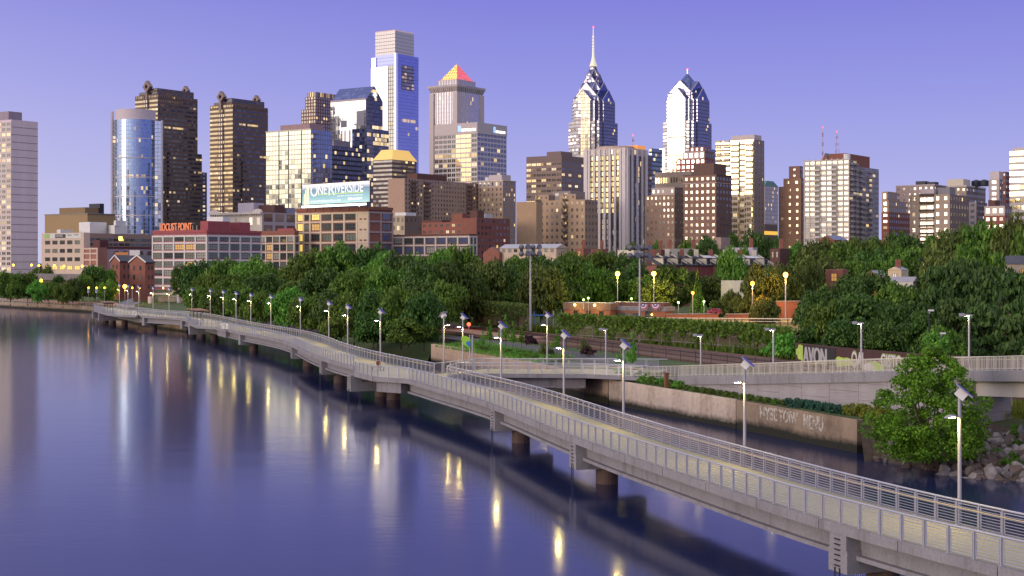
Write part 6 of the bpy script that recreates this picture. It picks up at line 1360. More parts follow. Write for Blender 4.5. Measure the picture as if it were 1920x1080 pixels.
# ------------------------------------------------------------------ low rise among the trees
b = B('white_roofed_hall', 'long cream hall with pale metal gable roof above the trees', 937, 1043, 1064, 430, zb=5); zE, zR = b.z(465), b.z(457)
b.box('wall', 0, 1, 0, 1, 5, zE, pm('cream_render', (.56, .43, .32), .8)); b.gable('roof', -.01, 1.01, -.04, 1.04, zE, zR, (pm('zinc_roof', (.42, .41, .46), .5, .2, var=.08), bpy.data.materials['cream_render']), 'a')
b.windows('W', .02, .98, b.z(473), b.z(466), 9, 1, .5, .1, .9, [GD, GP], (3, 1))
b = B('old_brick_shed', 'old brick shed with sloping roof left of the white roofed hall', 906, 936, 944, 440, zb=5); b.box('wall', 0, 1, 0, 1, 5, b.z(474), M['brick']); b.gable('roof', 0, 1, 0, 1, b.z(474), b.z(463), (pm('rust_roof', (.22, .11, .08), .8), M['brick']), 'b')
def row_house(k, x0, x1, Y, yr, ye, label, white=False):
    p, q = at(x0, HZ, Y), at(x1, HZ, Y + 4); w = (q - p); L = w.length; d = w.normalized(); n = Vector((d.y, -d.x, 0)); zr, ze = zat(yr, Y), zat(ye, Y)
    t_ = thing('row_house', label, 'house', (p.x, p.y, 5), 'slate roofed row houses'); dep = 9
    o = p.copy(); o.z = 0; up = Vector((0, 0, 1)); mb = MB(); mb.obox(o + up * 4 - n * dep, d * L, n * dep, up * (ze - 4)); mb.build('wall', M['brick'] if k % 2 == 0 else pm('maroon_brick', (.20, .05, .05), .85) if 'maroon_brick' not in bpy.data.materials else bpy.data.materials['maroon_brick'], t_)
    mb = MB(); f0 = o + up * ze + n * .3; bk = o + up * zr - n * 4.2
    mb.hexa([f0, f0 + d * L, bk + d * L, bk, f0 + up * .25, f0 + d * L + up * .25, bk + d * L + up * .25, bk + up * .25]); mb.obox(bk - n * 5, d * L, n * 5, up * .2); mb.build('roof', M['slate'], t_)
    mb = MB(); wdt = L * .3
    a0 = o + d * L * .36 + up * (ze + .3) + n * .2; h = (zr - ze) * .68; mb.obox(a0 - n * 3.2, d * wdt, n * 3.2, up * h); dm = mb.build('dormer', M['cream'], t_)
    mb = MB(); mb.obox(a0 + up * h - d * .2 - n * 3.4, d * (wdt + .4), n * 3.7, up * .18); mb.build('dormer_roof', M['slate'], dm)
    inst(window_mesh(round(wdt * .62, 2), round(h * .78, 2), (2, 2), GD), 'window', a0 + d * wdt / 2 + up * h * .1 + n * .03, dm, math.atan2(d.y, d.x))
    mb = MB(); mb.hexa([o + d * L - d * .35 + n * .4 + up * ze, o + d * L + n * .4 + up * ze, o + d * L - n * 4.2 + up * zr, o + d * L - d * .35 - n * 4.2 + up * zr] + [x + up * .7 for x in (o + d * L - d * .35 + n * .4 + up * ze, o + d * L + n * .4 + up * ze, o + d * L - n * 4.2 + up * zr, o + d * L - d * .35 - n * 4.2 + up * zr)]); mb.build('party_wall', M['cream'], t_)
    mb = MB(); c = bk + d * L * .7; mb.box((c.x, c.y, zr + .9), (1.0, .8, 1.8)); mb.build('chimney', M['cream'] if k % 2 else M['brick'], t_)
    if white: mb = MB(); mb.hexa([f0 + (bk - f0) * .72 + up * .28, f0 + (bk - f0) * .72 + d * L * .9 + up * .28, bk + d * L * .9 + up * .28, bk + up * .28] + [x + up * .1 for x in (f0 + (bk - f0) * .72 + up * .28, f0 + (bk - f0) * .72 + d * L * .9 + up * .28, bk + d * L * .9 + up * .28, bk + up * .28)]); mb.build('skylight_strip', pm('white_roofing', (.66, .64, .68), .5, var=.05) if 'white_roofing' not in bpy.data.materials else bpy.data.materials['white_roofing'], t_)
RHL = ['first slate roofed row house from the left, next to the floodlight star', 'second slate roofed row house from the left with one dormer', 'third slate roofed row house, dark roof and cream dormer', 'fourth slate roofed row house just left of the pale green tree', 'row house mostly behind the pale green tree with white roof strip', 'row house right of the pale green tree with white roof strip', 'row house with maroon wall left of the orange lit tree', 'last slate roofed row house behind the orange lit tree']
for k in range(8): row_house(k, 1232 + 27 * k, 1232 + 27 * (k + 1), 330 + 3 * k, 481 + .2 * k, 498 + .2 * k, RHL[k], k >= 4)
def cottage(x0, xc, x1, Y, yE, yR, wall, roof, label, along='a', chim=True, win=2, nm='house'):
    b = B(nm, label, x0, xc, x1, Y, cat='house', zb=4); zE, zR = b.z(yE), b.z(yR); b.box('wall', 0, 1, 0, 1, 4, zE, wall); b.gable('roof', -.03, 1.03, -.03, 1.03, zE, zR, (roof, wall), along)
    if win: b.windows('W', .1, .9, zE - 3, zE, win, 1, .4, .25, .75, [GD, GL2], (2, 2))
    if chim: mb = MB(); c = b.P(.5, .5); mb.box((c.x, c.y, zR + .3), (.9, .9, 2.2)); mb.build('chimney', M['brick'], b.t)
    return b
GRZ = pm('grey_roofing', (.30, .29, .36), .6, .1, var=.15, scale=.8); CREAMW = pm('cream_wall_house', (.60, .48, .33), .8)
cottage(1613, 1652, 1669, 250, 520, 507, M['brick'], GRZ, 'brick house with pale grey metal roof among the right hand trees', 'b', False, 0)
cottage(1665, 1690, 1703, 285, 506, 500, CREAMW, GRZ, 'cream house with an orange chimney pot behind the grey roofed brick house', 'b', True, 1)
cottage(1652, 1712, 1722, 240, 528, 519, pm('white_shed_wall', (.5, .48, .46), .8), GRZ, 'long low shed with grey roof and white wall right of the brick house', 'a', False, 3, 'shed')
cottage(1758, 1800, 1815, 300, 502, 493, bpy.data.materials['cream_wall_house'], pm('blue_slate', (.16, .18, .30), .5), 'house with blue slate roof and lit windows between the twin pale poles', 'a', True, 4)
cottage(1877, 1940, 1960, 220, 495, 479, bpy.data.materials['cream_wall_house'], M['slate'], 'cream house with dark hipped slate roof at the right edge', 'a', False, 2)
cottage(1535, 1565, 1590, 520, 450, 441, M['brick'], bpy.data.materials['blue_slate'], 'brick house with blue roof below the white balcony tower', 'b', False, 0)
cottage(1272, 1290, 1306, 470, 466, 457, M['brick'], bpy.data.materials['blue_slate'], 'small house with dark blue pyramid roof below the brown brick blocks', 'b', True, 0)
def flatblock(x0, xc, x1, Y, yt, wall, label, win=0, roof=None, chim=0):
    b = B('flat_roofed_house', label, x0, xc, x1, Y, cat='house', zb=4); b.box('wall', 0, 1, 0, 1, 4, b.z(yt), wall, roof or M['roof_light'])
    if win: b.windows('W', .05, .95, b.z(yt) - 3.4, b.z(yt), win, 1, .35, .3, .75, [GD, GD, GL2], (2, 2))
    for k in range(chim): mb = MB(); c = b.P(.15 + .7 * k / max(1, chim - 1), .3); mb.box((c.x, c.y, b.z(yt) + 1.3), (1, 1, 2.6)); mb.build('chimney', M['brick'], b.t)
    return b
flatblock(1158, 1188, 1206, 420, 469, M['cream'], 'low cream terrace house with parapet left of the tall floodlight pole', 3)
flatblock(1212, 1240, 1250, 400, 468, M['brick_dark'], 'dark brick terrace house with small chimneys behind the slate roofs', 3, None, 2)
flatblock(1243, 1306, 1318, 410, 466, pm('grey_green_wall', (.24, .24, .22), .8), 'grey walled terrace house with a tall red chimney', 3, None, 2)
flatblock(1372, 1412, 1420, 400, 464, pm('lavender_render', (.44, .40, .46), .8), 'pale lavender terrace house with a cream chimney', 2, None, 1)
flatblock(1338, 1352, 1369, 430, 445, pm('weathered_brick', (.38, .27, .22), .85, var=.3), 'tall weathered party wall house with twin white flues above the trees', 0, None, 0)
flatblock(1444, 1462, 1480, 380, 466, M['brick_dark'], 'dark low terrace house right of the big dark tree', 2, None, 1)
flatblock(1078, 1094, 1104, 430, 466, M['brick'], 'brick chimney house at the right end of the white roofed hall', 1, None, 1)
flatblock(1108, 1128, 1140, 440, 467, M['brick'], 'low brick house with white roof edge below the striped tower', 2, M['slate'], 1)
flatblock(1352, 1400, 1404, 280, 526, pm('dirty_white_wall', (.44, .42, .40), .85, var=.25, scale=.5, streak=True), 'square white walled building left of the orange lit tree', 0)
flatblock(1548, 1580, 1590, 290, 505, M['brick'], 'low brick building with white roof edge among the right hand trees', 1)
# recreation building
rc = B('recreation_building', 'low brown brick recreation building with two wall lamps on its fascia', 1058, 1144, 1146.5, 262, zb=4); z0, z1, z2 = 4, rc.z(582), rc.z(568.5)
ORB = pm('orange_brick', (.36, .14, .07), .85, var=.15, scale=1)
rc.box('wall', 0, 1, 0, 7, z0, z1, ORB); rc.box('fascia', -.02, 1.02, -.3, 7.2, z1, z2, pm('brown_fascia', (.24, .145, .10), .8), M['roof_light'])
rc.windows('W', .12, .95, 5, z1, 3, 1, .3, .1, .85, [GD], (1, 2))
o, d, n, L = rc.face('W')
def small_lamp(c, r, col, es, label, nm='wall_lamp', light=0, grp=None):
    t_ = thing(nm, label, 'lamp', tuple(c), grp); m_ = MB()
    for i in range(5):
        a0, a1 = pi * i / 5, pi * (i + 1) / 5; 
        for k in range(8):
            p0, p1 = 2 * pi * k / 8, 2 * pi * (k + 1) / 8; S = lambda a, p: (c.x + r * sin(a) * cos(p), c.y + r * sin(a) * sin(p), c.z + r * cos(a)); m_.poly([S(a0, p0), S(a1, p0), S(a1, p1), S(a0, p1)])
    nmn = 'globe_%d_%d_%d_%d' % (int(col[0] * 100), int(col[1] * 100), int(col[2] * 100), int(es)); m_.build('globe', bpy.data.materials.get(nmn) or pm(nmn, col, .5, var=0, emit=col, es=es), t_)
    if light:
        l = bpy.data.lights.new('lamp_light', 'POINT'); l.energy = light; l.color = col; l.shadow_soft_size = max(r, .25); lo_ = bpy.data.objects.new('lamp_light', l); COL.objects.link(lo_); lo_.parent = t_; lo_.location = (0, 0, -r * 1.5)
    return t_
for u, lab in ((.33, 'left wall lamp on the recreation building fascia'), (.76, 'right wall lamp on the recreation building fascia')): small_lamp(o + d * L * u + n * 1.5 + Vector((0, 0, (z1 + z2) / 2 + .3)), .24, (1, .66, .16), 6, lab, light=120)
r2 = B('park_pavilion', 'low flat roofed park pavilion with red white and blue bunting', 1143, 1247, 1252, 258, zb=4); z1, z2 = r2.z(584), r2.z(577)
r2.box('wall', 0, 1, 0, 3, 4, z1, ORB); r2.box('roof_slab', -.03, 1.02, -.15, 3.2, z1, z1 + .8, M['conc'], M['roof_light']); r2.box('upper_wall', .05, .98, .8, 3, z1 + .8, r2.z(568), M['brick_dark'], M['roof_light'])
r2.windows('W', .04, .55, 4.6, z1 - .2, 4, 1, .8, .15, .85, [GG, GP], (4, 2)); o, d, n, L = r2.face('W')
inst(window_mesh(1.1, 2.2, (1, 1), GD), 'door', o + d * L * .70 + n * .03 + Vector((0, 0, 4.9)), r2.t, math.atan2(d.y, d.x)); small_lamp(o + d * L * .79 + n * .5 + Vector((0, 0, z1 - .6)), .18, (1, .62, .16), 6, 'small wall lamp beside the pavilion door')
for k, px in enumerate((1206, 1229)):
    c = at(px, 570.5, 258.5 - k * 0.5); t_ = thing('bunting', 'half round red white and blue bunting, ' + ('left one' if k == 0 else 'right one') + ' on the pavilion', 'bunting', tuple(c), 'pavilion bunting'); yb = o + d * 0
    for (r0, r1, mt) in ((0, .22, 'mast_white'), (.22, .45, 'bunt_blue'), (.45, .65, 'mast_white'), (.65, .95, 'mast_red')):
        if mt == 'bunt_blue' and mt not in bpy.data.materials: pm('bunt_blue', (.05, .06, .25), .7, var=0)
        m_ = MB()
        for i in range(8):
            a0, a1 = pi + pi * i / 8, pi + pi * (i + 1) / 8; G = lambda r, a: c + d * r * 1.1 * cos(a) + Vector((0, 0, r * 1.1 * sin(a))) + n * .05
            q = [G(r0, a0), G(r1, a0), G(r1, a1), G(r0, a1)]; m_.hexa([x - n * .05 for x in q] + q)
        m_.build('stripe', bpy.data.materials[mt], t_)
# elevated highway at far left
hw = thing('elevated_highway', 'low elevated roadway with grey parapet at the far left', 'bridge', (at(60, 515, 600).x, 600, 1)); mb = MB()
p, q = at(-120, 517, 600), at(176, 520, 560); dv = q - p; nn = Vector((dv.y, -dv.x, 0)).normalized()
mb.obox(p - Vector((0, 0, 1.3)), dv, -nn * 12, (0, 0, 2.4)); mb.build('parapet', M['conc_dark'], hw); mb = MB(); mb.obox(p - Vector((0, 0, 3.6)) - nn * 1.2, dv, -nn * 10, (0, 0, 2.2)); mb.build('girder', pm('brown_girder', (.19, .12, .10), .8), hw)
for k in range(4): m_ = MB(); c = p + dv * (.1 + .27 * k) - nn * 6; m_.box((c.x, c.y, p.z / 2 - 1), (1.5, 3, p.z + 1)); m_.build('pier', M['conc_dark'], hw)
# stair and ramp with round columns by the far landing
st = thing('river_overlook_bridge', 'sloping concrete footbridge on white round columns by the red factory', 'footbridge', (at(330, 560, 470).x, 470, 2)); mb = MB()
p, q = at(322, 551, 476), at(352, 533, 462); mb.obox(p, q - p, (2, 3, 0), (0, 0, .6)); mb.obox(at(280, 553, 486), at(322, 552, 476) - at(280, 553, 486), (2, 3, 0), (0, 0, .6)); mb.build('deck', M['cream'], st)
mb = MB(); mb.obox(p + Vector((0, 0, .6)), q - p, (.2, .3, 0), (0, 0, 1.1)); mb.build('railing', M['rail_cream'], st)
for px, yt in ((336, 552), (344.5, 547), (350, 544), (281.5, 556)):
    a = at(px, yt, 474); m_ = MB(); m_.cyl((a.x, a.y), .75, 1, a.z, 12); m_.build('column', M['white'], st)
mb = MB(); a, c = at(291, 556, 480), at(322, 570, 480); mb.obox((a.x, 484, 1), (c.x - a.x, 0, 0), (0, 6, 0), (0, 0, a.z - 1)); mb.build('lower_wall', M['cream'], st)
# landing walkway at the far end of the boardwalk
lw = thing('landing_walkway', 'short railed walkway from the far boardwalk end to the park path', 'walkway', (at(240, 570, 420).x, 420, 1)); mb = MB(); a, c = FAR[-4], Vector(at(250, 562, 455)[:2]); dv = c - a
e0, e1 = Vector((a.x, a.y, 2.3)), Vector((c.x, c.y, 2.2)); mb.obox(e0, e1 - e0, (2.4, .5, 0), (0, 0, .3)); mb.build('deck', M['conc_dark'], lw)
railing([a, a.lerp(c, .5), c], lw, None, keep=15)
# ------------------------------------------------------------------ trees and plants
def leaf_mat(name, a, b, c, trans=0.25, nsc=0.9, rnd=True):
    t = NT(name); geo = t.n('ShaderNodeNewGeometry'); oi = t.n('ShaderNodeObjectInfo')
    r = geo.outputs['Random Per Island']; nz = t.noise(nsc, 2, t.obj(src='Object'))
    f = t.math('ADD', t.math('MULTIPLY', r, .55), t.math('MULTIPLY', nz, .45))
    col = t.ramp(f, ((0.2, a), (0.55, b), (0.85, c)))
    hsv = t.n('ShaderNodeHueSaturation'); t.set(hsv.inputs['Color'], col); t.set(hsv.inputs['Value'], t.math('MULTIPLY_ADD', oi.outputs['Random'], .5, .98) if rnd else 1.15); t.set(hsv.inputs['Hue'], t.math('MULTIPLY_ADD', oi.outputs['Random'], .04, .48) if rnd else .5)
    t.set(t.b.inputs['Base Color'], hsv.outputs[0]); t.b.inputs['Roughness'].default_value = .55; t.b.inputs['Specular IOR Level'].default_value = .25
    tr = t.n('ShaderNodeBsdfTranslucent'); t.set(tr.inputs['Color'], hsv.outputs[0]); mx = t.n('ShaderNodeMixShader'); mx.inputs[0].default_value = trans
    t.t.links.new(t.b.outputs[0], mx.inputs[1]); t.t.links.new(tr.outputs[0], mx.inputs[2]); t.t.links.new(mx.outputs[0], t.out.inputs[0]); return t.mat
L_MID = leaf_mat('leaves_green', (.033, .073, .010), (.085, .165, .018), (.165, .265, .035))
L_DARK = leaf_mat('leaves_dark', (.021, .050, .010), (.053, .110, .018), (.105, .185, .03))
L_LIGHT = leaf_mat('leaves_light', (.05, .13, .015), (.11, .26, .03), (.19, .37, .05))
L_PINE = leaf_mat('leaves_pine', (.024, .052, .014), (.055, .105, .022), (.10, .165, .035))
L_OLIVE = leaf_mat('leaves_olive', (.035, .06, .014), (.085, .12, .022), (.15, .18, .035))
L_PURPLE = leaf_mat('leaves_purple', (.02, .01, .015), (.05, .02, .03), (.08, .03, .04))
L_YELLOW = leaf_mat('leaves_yellow_green', (.09, .11, .015), (.17, .20, .025), (.27, .30, .04))
L_BLUE = leaf_mat('leaves_blue_green', (.02, .06, .045), (.035, .105, .07), (.06, .16, .10))
L_PINK = leaf_mat('flowers_pink', (.2, .04, .07), (.4, .08, .14), (.5, .16, .2))
def quads_mesh(name, P, Nn, S, mat, aspect=0.62):
    n = len(P); U = np.cross(Nn, rng.normal(size=(n, 3))); U /= np.linalg.norm(U, axis=1)[:, None] + 1e-9; V = np.cross(Nn, U)
    a, b = U * S[:, None] * .5, V * S[:, None] * .5 * aspect
    co = np.stack([P - a, P - b * 1.0 + a * .1, P + a, P + b + a * .1], 1).reshape(-1, 3)
    me = bpy.data.meshes.new(name); me.vertices.add(n * 4); me.vertices.foreach_set('co', co.ravel().astype(np.float32))
    me.loops.add(n * 4); me.loops.foreach_set('vertex_index', np.arange(n * 4, dtype=np.int32)); me.polygons.add(n); me.polygons.foreach_set('loop_start', np.arange(0, n * 4, 4, dtype=np.int32))
    me.materials.append(mat); me.update(calc_edges=True); return me
def dirs(n):
    d = rng.normal(size=(n, 3)); return d / np.linalg.norm(d, axis=1)[:, None]
def crown(name, mat, nb=30, per=170, leaf=.11, z0=.14, z1=1.0, kind='broad', seed=0):
    """unit crown: radius 1, height 1; many leaf clumps over and inside the crown"""
    Ps, Ns = [], []; cz, hz_ = (z0 + z1) / 2, (z1 - z0) / 2
    for k in range(nb):
        if kind == 'broad':
            d = dirs(1)[0]; q = .45 + .40 * rng.random() ** .5; c = np.array([d[0] * q, d[1] * q, cz + d[2] * q * hz_]); br = rng.uniform(.20, .36)
        elif kind == 'cone':
            t = rng.random() ** 1.3; a = rng.random() * 2 * pi; rr = (1 - t) * .8 * rng.random() ** .4; c = np.array([rr * cos(a), rr * sin(a), z0 + t * (z1 - z0)]); br = .12 + .2 * (1 - t)
        elif kind == 'pine':
            t = rng.random(); a = rng.random() * 2 * pi; rr = (.95 - .65 * t) * (.35 + .65 * rng.random()); c = np.array([rr * cos(a), rr * sin(a), z0 + t * (z1 - z0) * .96 - .06 * rr]); br = rng.uniform(.18, .30)
        elif kind == 'bush':
            d = dirs(1)[0]; d[2] = abs(d[2]); q = .35 + .5 * rng.random() ** .5; c = np.array([d[0] * q, d[1] * q, .12 + d[2] * q * .85]); br = rng.uniform(.18, .34)
        n = int(per * (br / .28) ** 2); u = dirs(n); u[:, 2] = np.where(u[:, 2] < -.35, -u[:, 2] * .6, u[:, 2]); flat = np.array([1, 1, .85 * hz_ * 2 if kind != 'pine' else .28])
        if kind == 'bush': flat = np.array([1, 1, .8])
        r = br * (.62 + .46 * rng.random(n) ** .6); Ps.append(c + u * r[:, None] * flat); Ns.append(u * .8 + rng.normal(size=(n, 3)) * .55 + np.array([0, 0, .25]))
    P = np.concatenate(Ps); Nn = np.concatenate(Ns); Nn /= np.linalg.norm(Nn, axis=1)[:, None]
    k = P[:, 2] > .01
    P, Nn = P[k], Nn[k]; S = leaf * rng.uniform(.6, 1.35, len(P)); return quads_mesh(name, P, Nn, S, mat)
def trunk_mesh(h=.62, limbs=5, r=.035):
    mb = MB(); mb.tube([(0, 0, -.03), (.01, 0, .15), (-.02, .01, .35), (.01, -.01, h)], r, 7, radii=[r * 1.5, r, r * .8, r * .3])
    for k in range(limbs):
        a = 2 * pi * k / limbs + .5; z = .16 + .06 * k; mb.tube([(0, 0, z), (.25 * cos(a), .25 * sin(a), z + .12), (.55 * cos(a), .55 * sin(a), z + .24)], r, 5, radii=[r * .6, r * .4, r * .15])
    return mb.mesh('trunk', M['trunk'])
TRK = trunk_mesh(); TRKP = trunk_mesh(.97, 7, .03)
CR = {}
for nm, mat in (('mid', L_MID), ('dark', L_DARK), ('light', L_LIGHT), ('olive', L_OLIVE)):
    CR[nm] = [crown('crown', mat, 34, 175, .10, .10 if k else .16, 1, 'broad') for k in range(3 if nm in ('mid', 'dark') else 2)]
CR['pine'] = [crown('crown', L_PINE, 60, 85, .11, .12, 1, 'pine') for k in range(2)]
CR['cone'] = [crown('crown', L_MID, 34, 130, .10, .05, 1, 'cone')]
TREES = []
def tree(px, yt, wpx, Y, kind, zone, gz=None, yb=None):
    X = (px - 960) * Y / F; g = ground_z(X, Y) if gz is None else gz
    TREES.append(dict(px=px, yt=yt, Y=Y, X=X, g=g, h=zat(yt, Y) - g, r=wpx / 2 * Y / F, kind=kind, zone=zone))
z_ = 'on the far left lawn below the roadway'
for px, yt, w, Y, k in ((-12, 512, 60, 480, 'mid'), (20, 512, 52, 470, 'mid'), (52, 515, 48, 475, 'mid'), (70, 530, 40, 455, 'light'), (92, 530, 42, 465, 'mid'), (112, 520, 26, 480, 'dark'), (118, 533, 36, 450, 'mid'), (137, 526, 40, 462, 'dark'), (156, 516, 44, 470, 'mid'), (178, 503, 48, 480, 'dark'), (198, 505, 40, 490, 'mid'), (203, 528, 36, 460, 'light')): tree(px, yt, w, Y, k, z_)
tree(85, 498, 46, 640, 'olive', 'before the pink slab tower'); tree(341, 503, 40, 470, 'dark', 'beside the sloping footbridge')
z_ = 'at the water edge behind the boardwalk lamps'
for px, yt, w, Y, k in ((372, 540, 60, 345, 'mid'), (410, 548, 70, 325, 'dark'), (452, 540, 76, 318, 'mid'), (497, 552, 78, 300, 'mid'), (540, 548, 84, 282, 'light'), (582, 556, 84, 268, 'mid'), (622, 552, 92, 256, 'dark'), (664, 556, 92, 246, 'mid'), (708, 552, 100, 240, 'dark'), (752, 548, 104, 234, 'mid'), (795, 556, 92, 230, 'dark'), (640, 590, 80, 240, 'mid'), (700, 590, 90, 232, 'dark'), (765, 598, 90, 227, 'mid')): tree(px, yt, w, Y, k, z_, gz=1.0)
z_ = 'in the tall grove below the factories'
for px, yt, w, Y, k in ((378, 497, 74, 390, 'dark'), (420, 490, 84, 380, 'mid'), (466, 492, 84, 372, 'light'), (508, 500, 80, 365, 'mid'), (548, 500, 84, 345, 'mid'), (590, 474, 100, 335, 'mid'), (640, 462, 104, 330, 'mid'), (690, 470, 96, 330, 'dark'), (716, 488, 90, 300, 'light'), (672, 508, 104, 290, 'mid'), (604, 510, 100, 300, 'dark'), (560, 528, 90, 305, 'mid'), (500, 520, 90, 330, 'dark'), (440, 520, 90, 345, 'mid'), (395, 520, 70, 360, 'mid')): tree(px, yt, w, Y, k, z_)
z_ = 'left of the first floodlight pole'
for px, yt, w, Y, k in ((760, 484, 100, 290, 'dark'), (806, 480, 104, 300, 'mid'), (852, 470, 104, 310, 'mid'), (790, 505, 120, 262, 'dark'), (842, 500, 116, 265, 'dark'), (735, 505, 100, 270, 'mid'), (770, 535, 110, 248, 'dark'), (825, 532, 104, 246, 'mid'), (880, 520, 90, 270, 'dark'), (908, 494, 92, 285, 'olive'), (942, 496, 80, 300, 'dark')): tree(px, yt, w, Y, k, z_)
z_ = 'behind the ivy fence around the floodlight poles'
for px, yt, w, Y, k in ((972, 512, 84, 285, 'dark'), (1014, 502, 90, 272, 'olive'), (1062, 492, 96, 290, 'dark'), (1104, 500, 84, 300, 'mid'), (1138, 512, 80, 300, 'mid'), (1182, 498, 90, 305, 'dark'), (1215, 520, 80, 290, 'mid'), (1262, 505, 96, 285, 'dark'), (1240, 526, 74, 280, 'olive'), (1012, 482, 70, 370, 'dark'), (1075, 478, 80, 380, 'mid'), (1130, 476, 80, 390, 'mid'), (1180, 482, 74, 380, 'dark'), (965, 484, 70, 380, 'mid')): tree(px, yt, w, Y, k, z_)
tree(1308, 512, 34, 268, 'cone', 'as a narrow cone right of the pavilion'); tree(1330, 520, 76, 290, 'olive', 'right of the narrow cone tree'); tree(1370, 476, 66, 300, 'light', 'in front of the slate roofed row houses')
z_ = 'around the orange park lamp'
for px, yt, w, Y, k in ((1428, 505, 76, 258, 'olive'), (1466, 500, 84, 275, 'olive'), (1434, 560, 56, 236, 'olive'), (1372, 548, 44, 262, 'olive'), (1394, 553, 44, 258, 'olive'), (1510, 490, 90, 285, 'olive'), (1345, 566, 40, 262, 'dark')): tree(px, yt, w, Y, k, z_)
z_ = 'among the roofs below the brown and tan towers'
for px, yt, w, Y, k in ((1186, 460, 40, 430, 'mid'), (1232, 458, 44, 450, 'mid'), (1300, 456, 60, 430, 'mid'), (1330, 452, 66, 420, 'dark'), (1318, 464, 60, 390, 'dark'), (1378, 446, 56, 450, 'dark'), (1420, 442, 66, 440, 'dark'), (1452, 452, 46, 440, 'dark'), (1396, 470, 36, 390, 'light')): tree(px, yt, w, Y, k, z_)
z_ = 'on the wooded slope right of the row houses'
for px, yt, w, Y, k in ((1498, 460, 66, 400, 'mid'), (1536, 455, 84, 380, 'olive'), (1578, 462, 84, 360, 'mid'), (1604, 452, 84, 370, 'mid'), (1648, 455, 90, 390, 'mid'), (1690, 444, 80, 420, 'dark'), (1630, 476, 96, 330, 'dark'), (1690, 468, 96, 340, 'mid'), (1740, 462, 90, 350, 'mid'), (1555, 488, 96, 300, 'olive'), (1600, 492, 84, 300, 'mid'), (1740, 484, 80, 310, 'dark'), (1664, 486, 80, 310, 'mid'), (1750, 448, 60, 420, 'mid')): tree(px, yt, w, Y, k, z_)
z_ = 'in the dark thicket above the graffiti wall'
for px, yt, w, Y, k in ((1528, 556, 92, 205, 'dark'), (1580, 530, 116, 210, 'dark'), (1636, 520, 130, 212, 'dark'), (1566, 570, 104, 190, 'mid'), (1622, 560, 120, 186, 'dark'), (1684, 540, 120, 200, 'mid'), (1690, 575, 110, 182, 'dark'), (1536, 600, 76, 190, 'dark'), (1600, 602, 100, 180, 'dark'), (1660, 606, 100, 176, 'dark'), (1736, 590, 96, 174, 'dark'), (1768, 618, 84, 158, 'mid')): tree(px, yt, w, Y, k, z_)
z_ = 'at the upper right edge'
for px, yt, w, Y, k in ((1790, 436, 110, 250, 'olive'), (1846, 426, 120, 245, 'mid'), (1904, 420, 110, 240, 'olive'), (1950, 425, 110, 230, 'mid'), (1832, 470, 120, 215, 'mid'), (1770, 480, 96, 240, 'olive')): tree(px, yt, w, Y, k, z_)
z_ = 'on the right behind the ramp'
for px, yt, w, Y, k in ((1762, 500, 110, 195, 'pine'), (1806, 486, 130, 190, 'pine'), (1858, 500, 130, 180, 'pine'), (1908, 510, 140, 172, 'pine'), (1790, 560, 120, 170, 'pine'), (1846, 570, 130, 162, 'pine'), (1906, 590, 120, 156, 'pine'), (1960, 560, 130, 160, 'pine'), (1750, 540, 100, 186, 'pine')): tree(px, yt, w, Y, k, z_)
ORD = 'leftmost second third fourth fifth sixth seventh eighth ninth tenth eleventh twelfth thirteenth fourteenth fifteenth sixteenth'.split()
KW = dict(mid='green leafy tree', dark='dark green tree', light='pale green tree', olive='olive brown tinted tree', pine='dark pine', cone='green tree')
bz = {}
for t_ in TREES: bz.setdefault(t_['zone'], []).append(t_)
for zn, L in bz.items():
    L.sort(key=lambda q: q['px'])
    for k, t_ in enumerate(L):
        lab = KW[t_['kind']] + ' ' + zn if len(L) == 1 else ('%s %s %s' % (ORD[k] if k == 0 else ORD[k] + ' from left,', KW[t_['kind']], zn))
        cat = 'tree'; nm = dict(pine='pine_tree').get(t_['kind'], 'leafy_tree')
        r_ = thing(nm, lab, cat, (t_['X'], t_['Y'], t_['g']), 'trees ' + zn if len(L) > 1 else None); r_.rotation_euler = (0, 0, random.uniform(0, 6.28)); r_.scale = (t_['r'] * 1.04, t_['r'] * 1.04, max(t_['h'], 2))
        a = bpy.data.objects.new('trunk', TRKP if t_['kind'] == 'pine' else TRK); COL.objects.link(a); a.parent = r_
        a.scale = (min(1, 5 / max(t_['r'], 1)), min(1, 5 / max(t_['r'], 1)), 1)
        c = bpy.data.objects.new('crown', random.choice(CR[t_['kind']])); COL.objects.link(c); c.parent = r_
# --- the bushy tree on the rock bank
c = at(1746, 800, 109.0); bt_ = thing('bushy_tree', 'bushy bright green tree hanging over the rock bank beside the nearest lamp', 'tree', (c.x, c.y, .3)); g0 = .3
def near_crown():
    Ps, Ns = [], []
    for k in range(250):
        t = rng.random() ** 1.1; z = .2 + 8.0 * t; prof = 4.8 * (np.interp(t, [0, .12, .35, .6, .85, 1], [.70, .92, .98, .76, .42, .08])); a = rng.random() * 2 * pi; rr = prof * (rng.random() ** .45)
        cc = np.array([rr * cos(a), rr * sin(a), z]); br = rng.uniform(.45, 1.0) * (1 - .35 * t)
        n = int(190 * br); u = dirs(n); r = br * (.5 + .5 * rng.random(n) ** .6); Ps.append(cc + u * r[:, None] * np.array([1, 1, .75])); Ns.append(u * .6 + rng.normal(size=(n, 3)) * .6 + np.array([0, 0, .5]))
    P = np.concatenate(Ps); Nn = np.concatenate(Ns); Nn /= np.linalg.norm(Nn, axis=1)[:, None]; P[:, 2] = np.maximum(P[:, 2], -.5 + rng.random(len(P)) * .5)
    return quads_mesh('crown', P, Nn, rng.uniform(.13, .31, len(P)), leaf_mat('leaves_near', (.05, .115, .010), (.12, .26, .018), (.22, .40, .035), .35, .5, False), .7)
cr_ = bpy.data.objects.new('crown', near_crown()); COL.objects.link(cr_); cr_.parent = bt_
mb = MB()
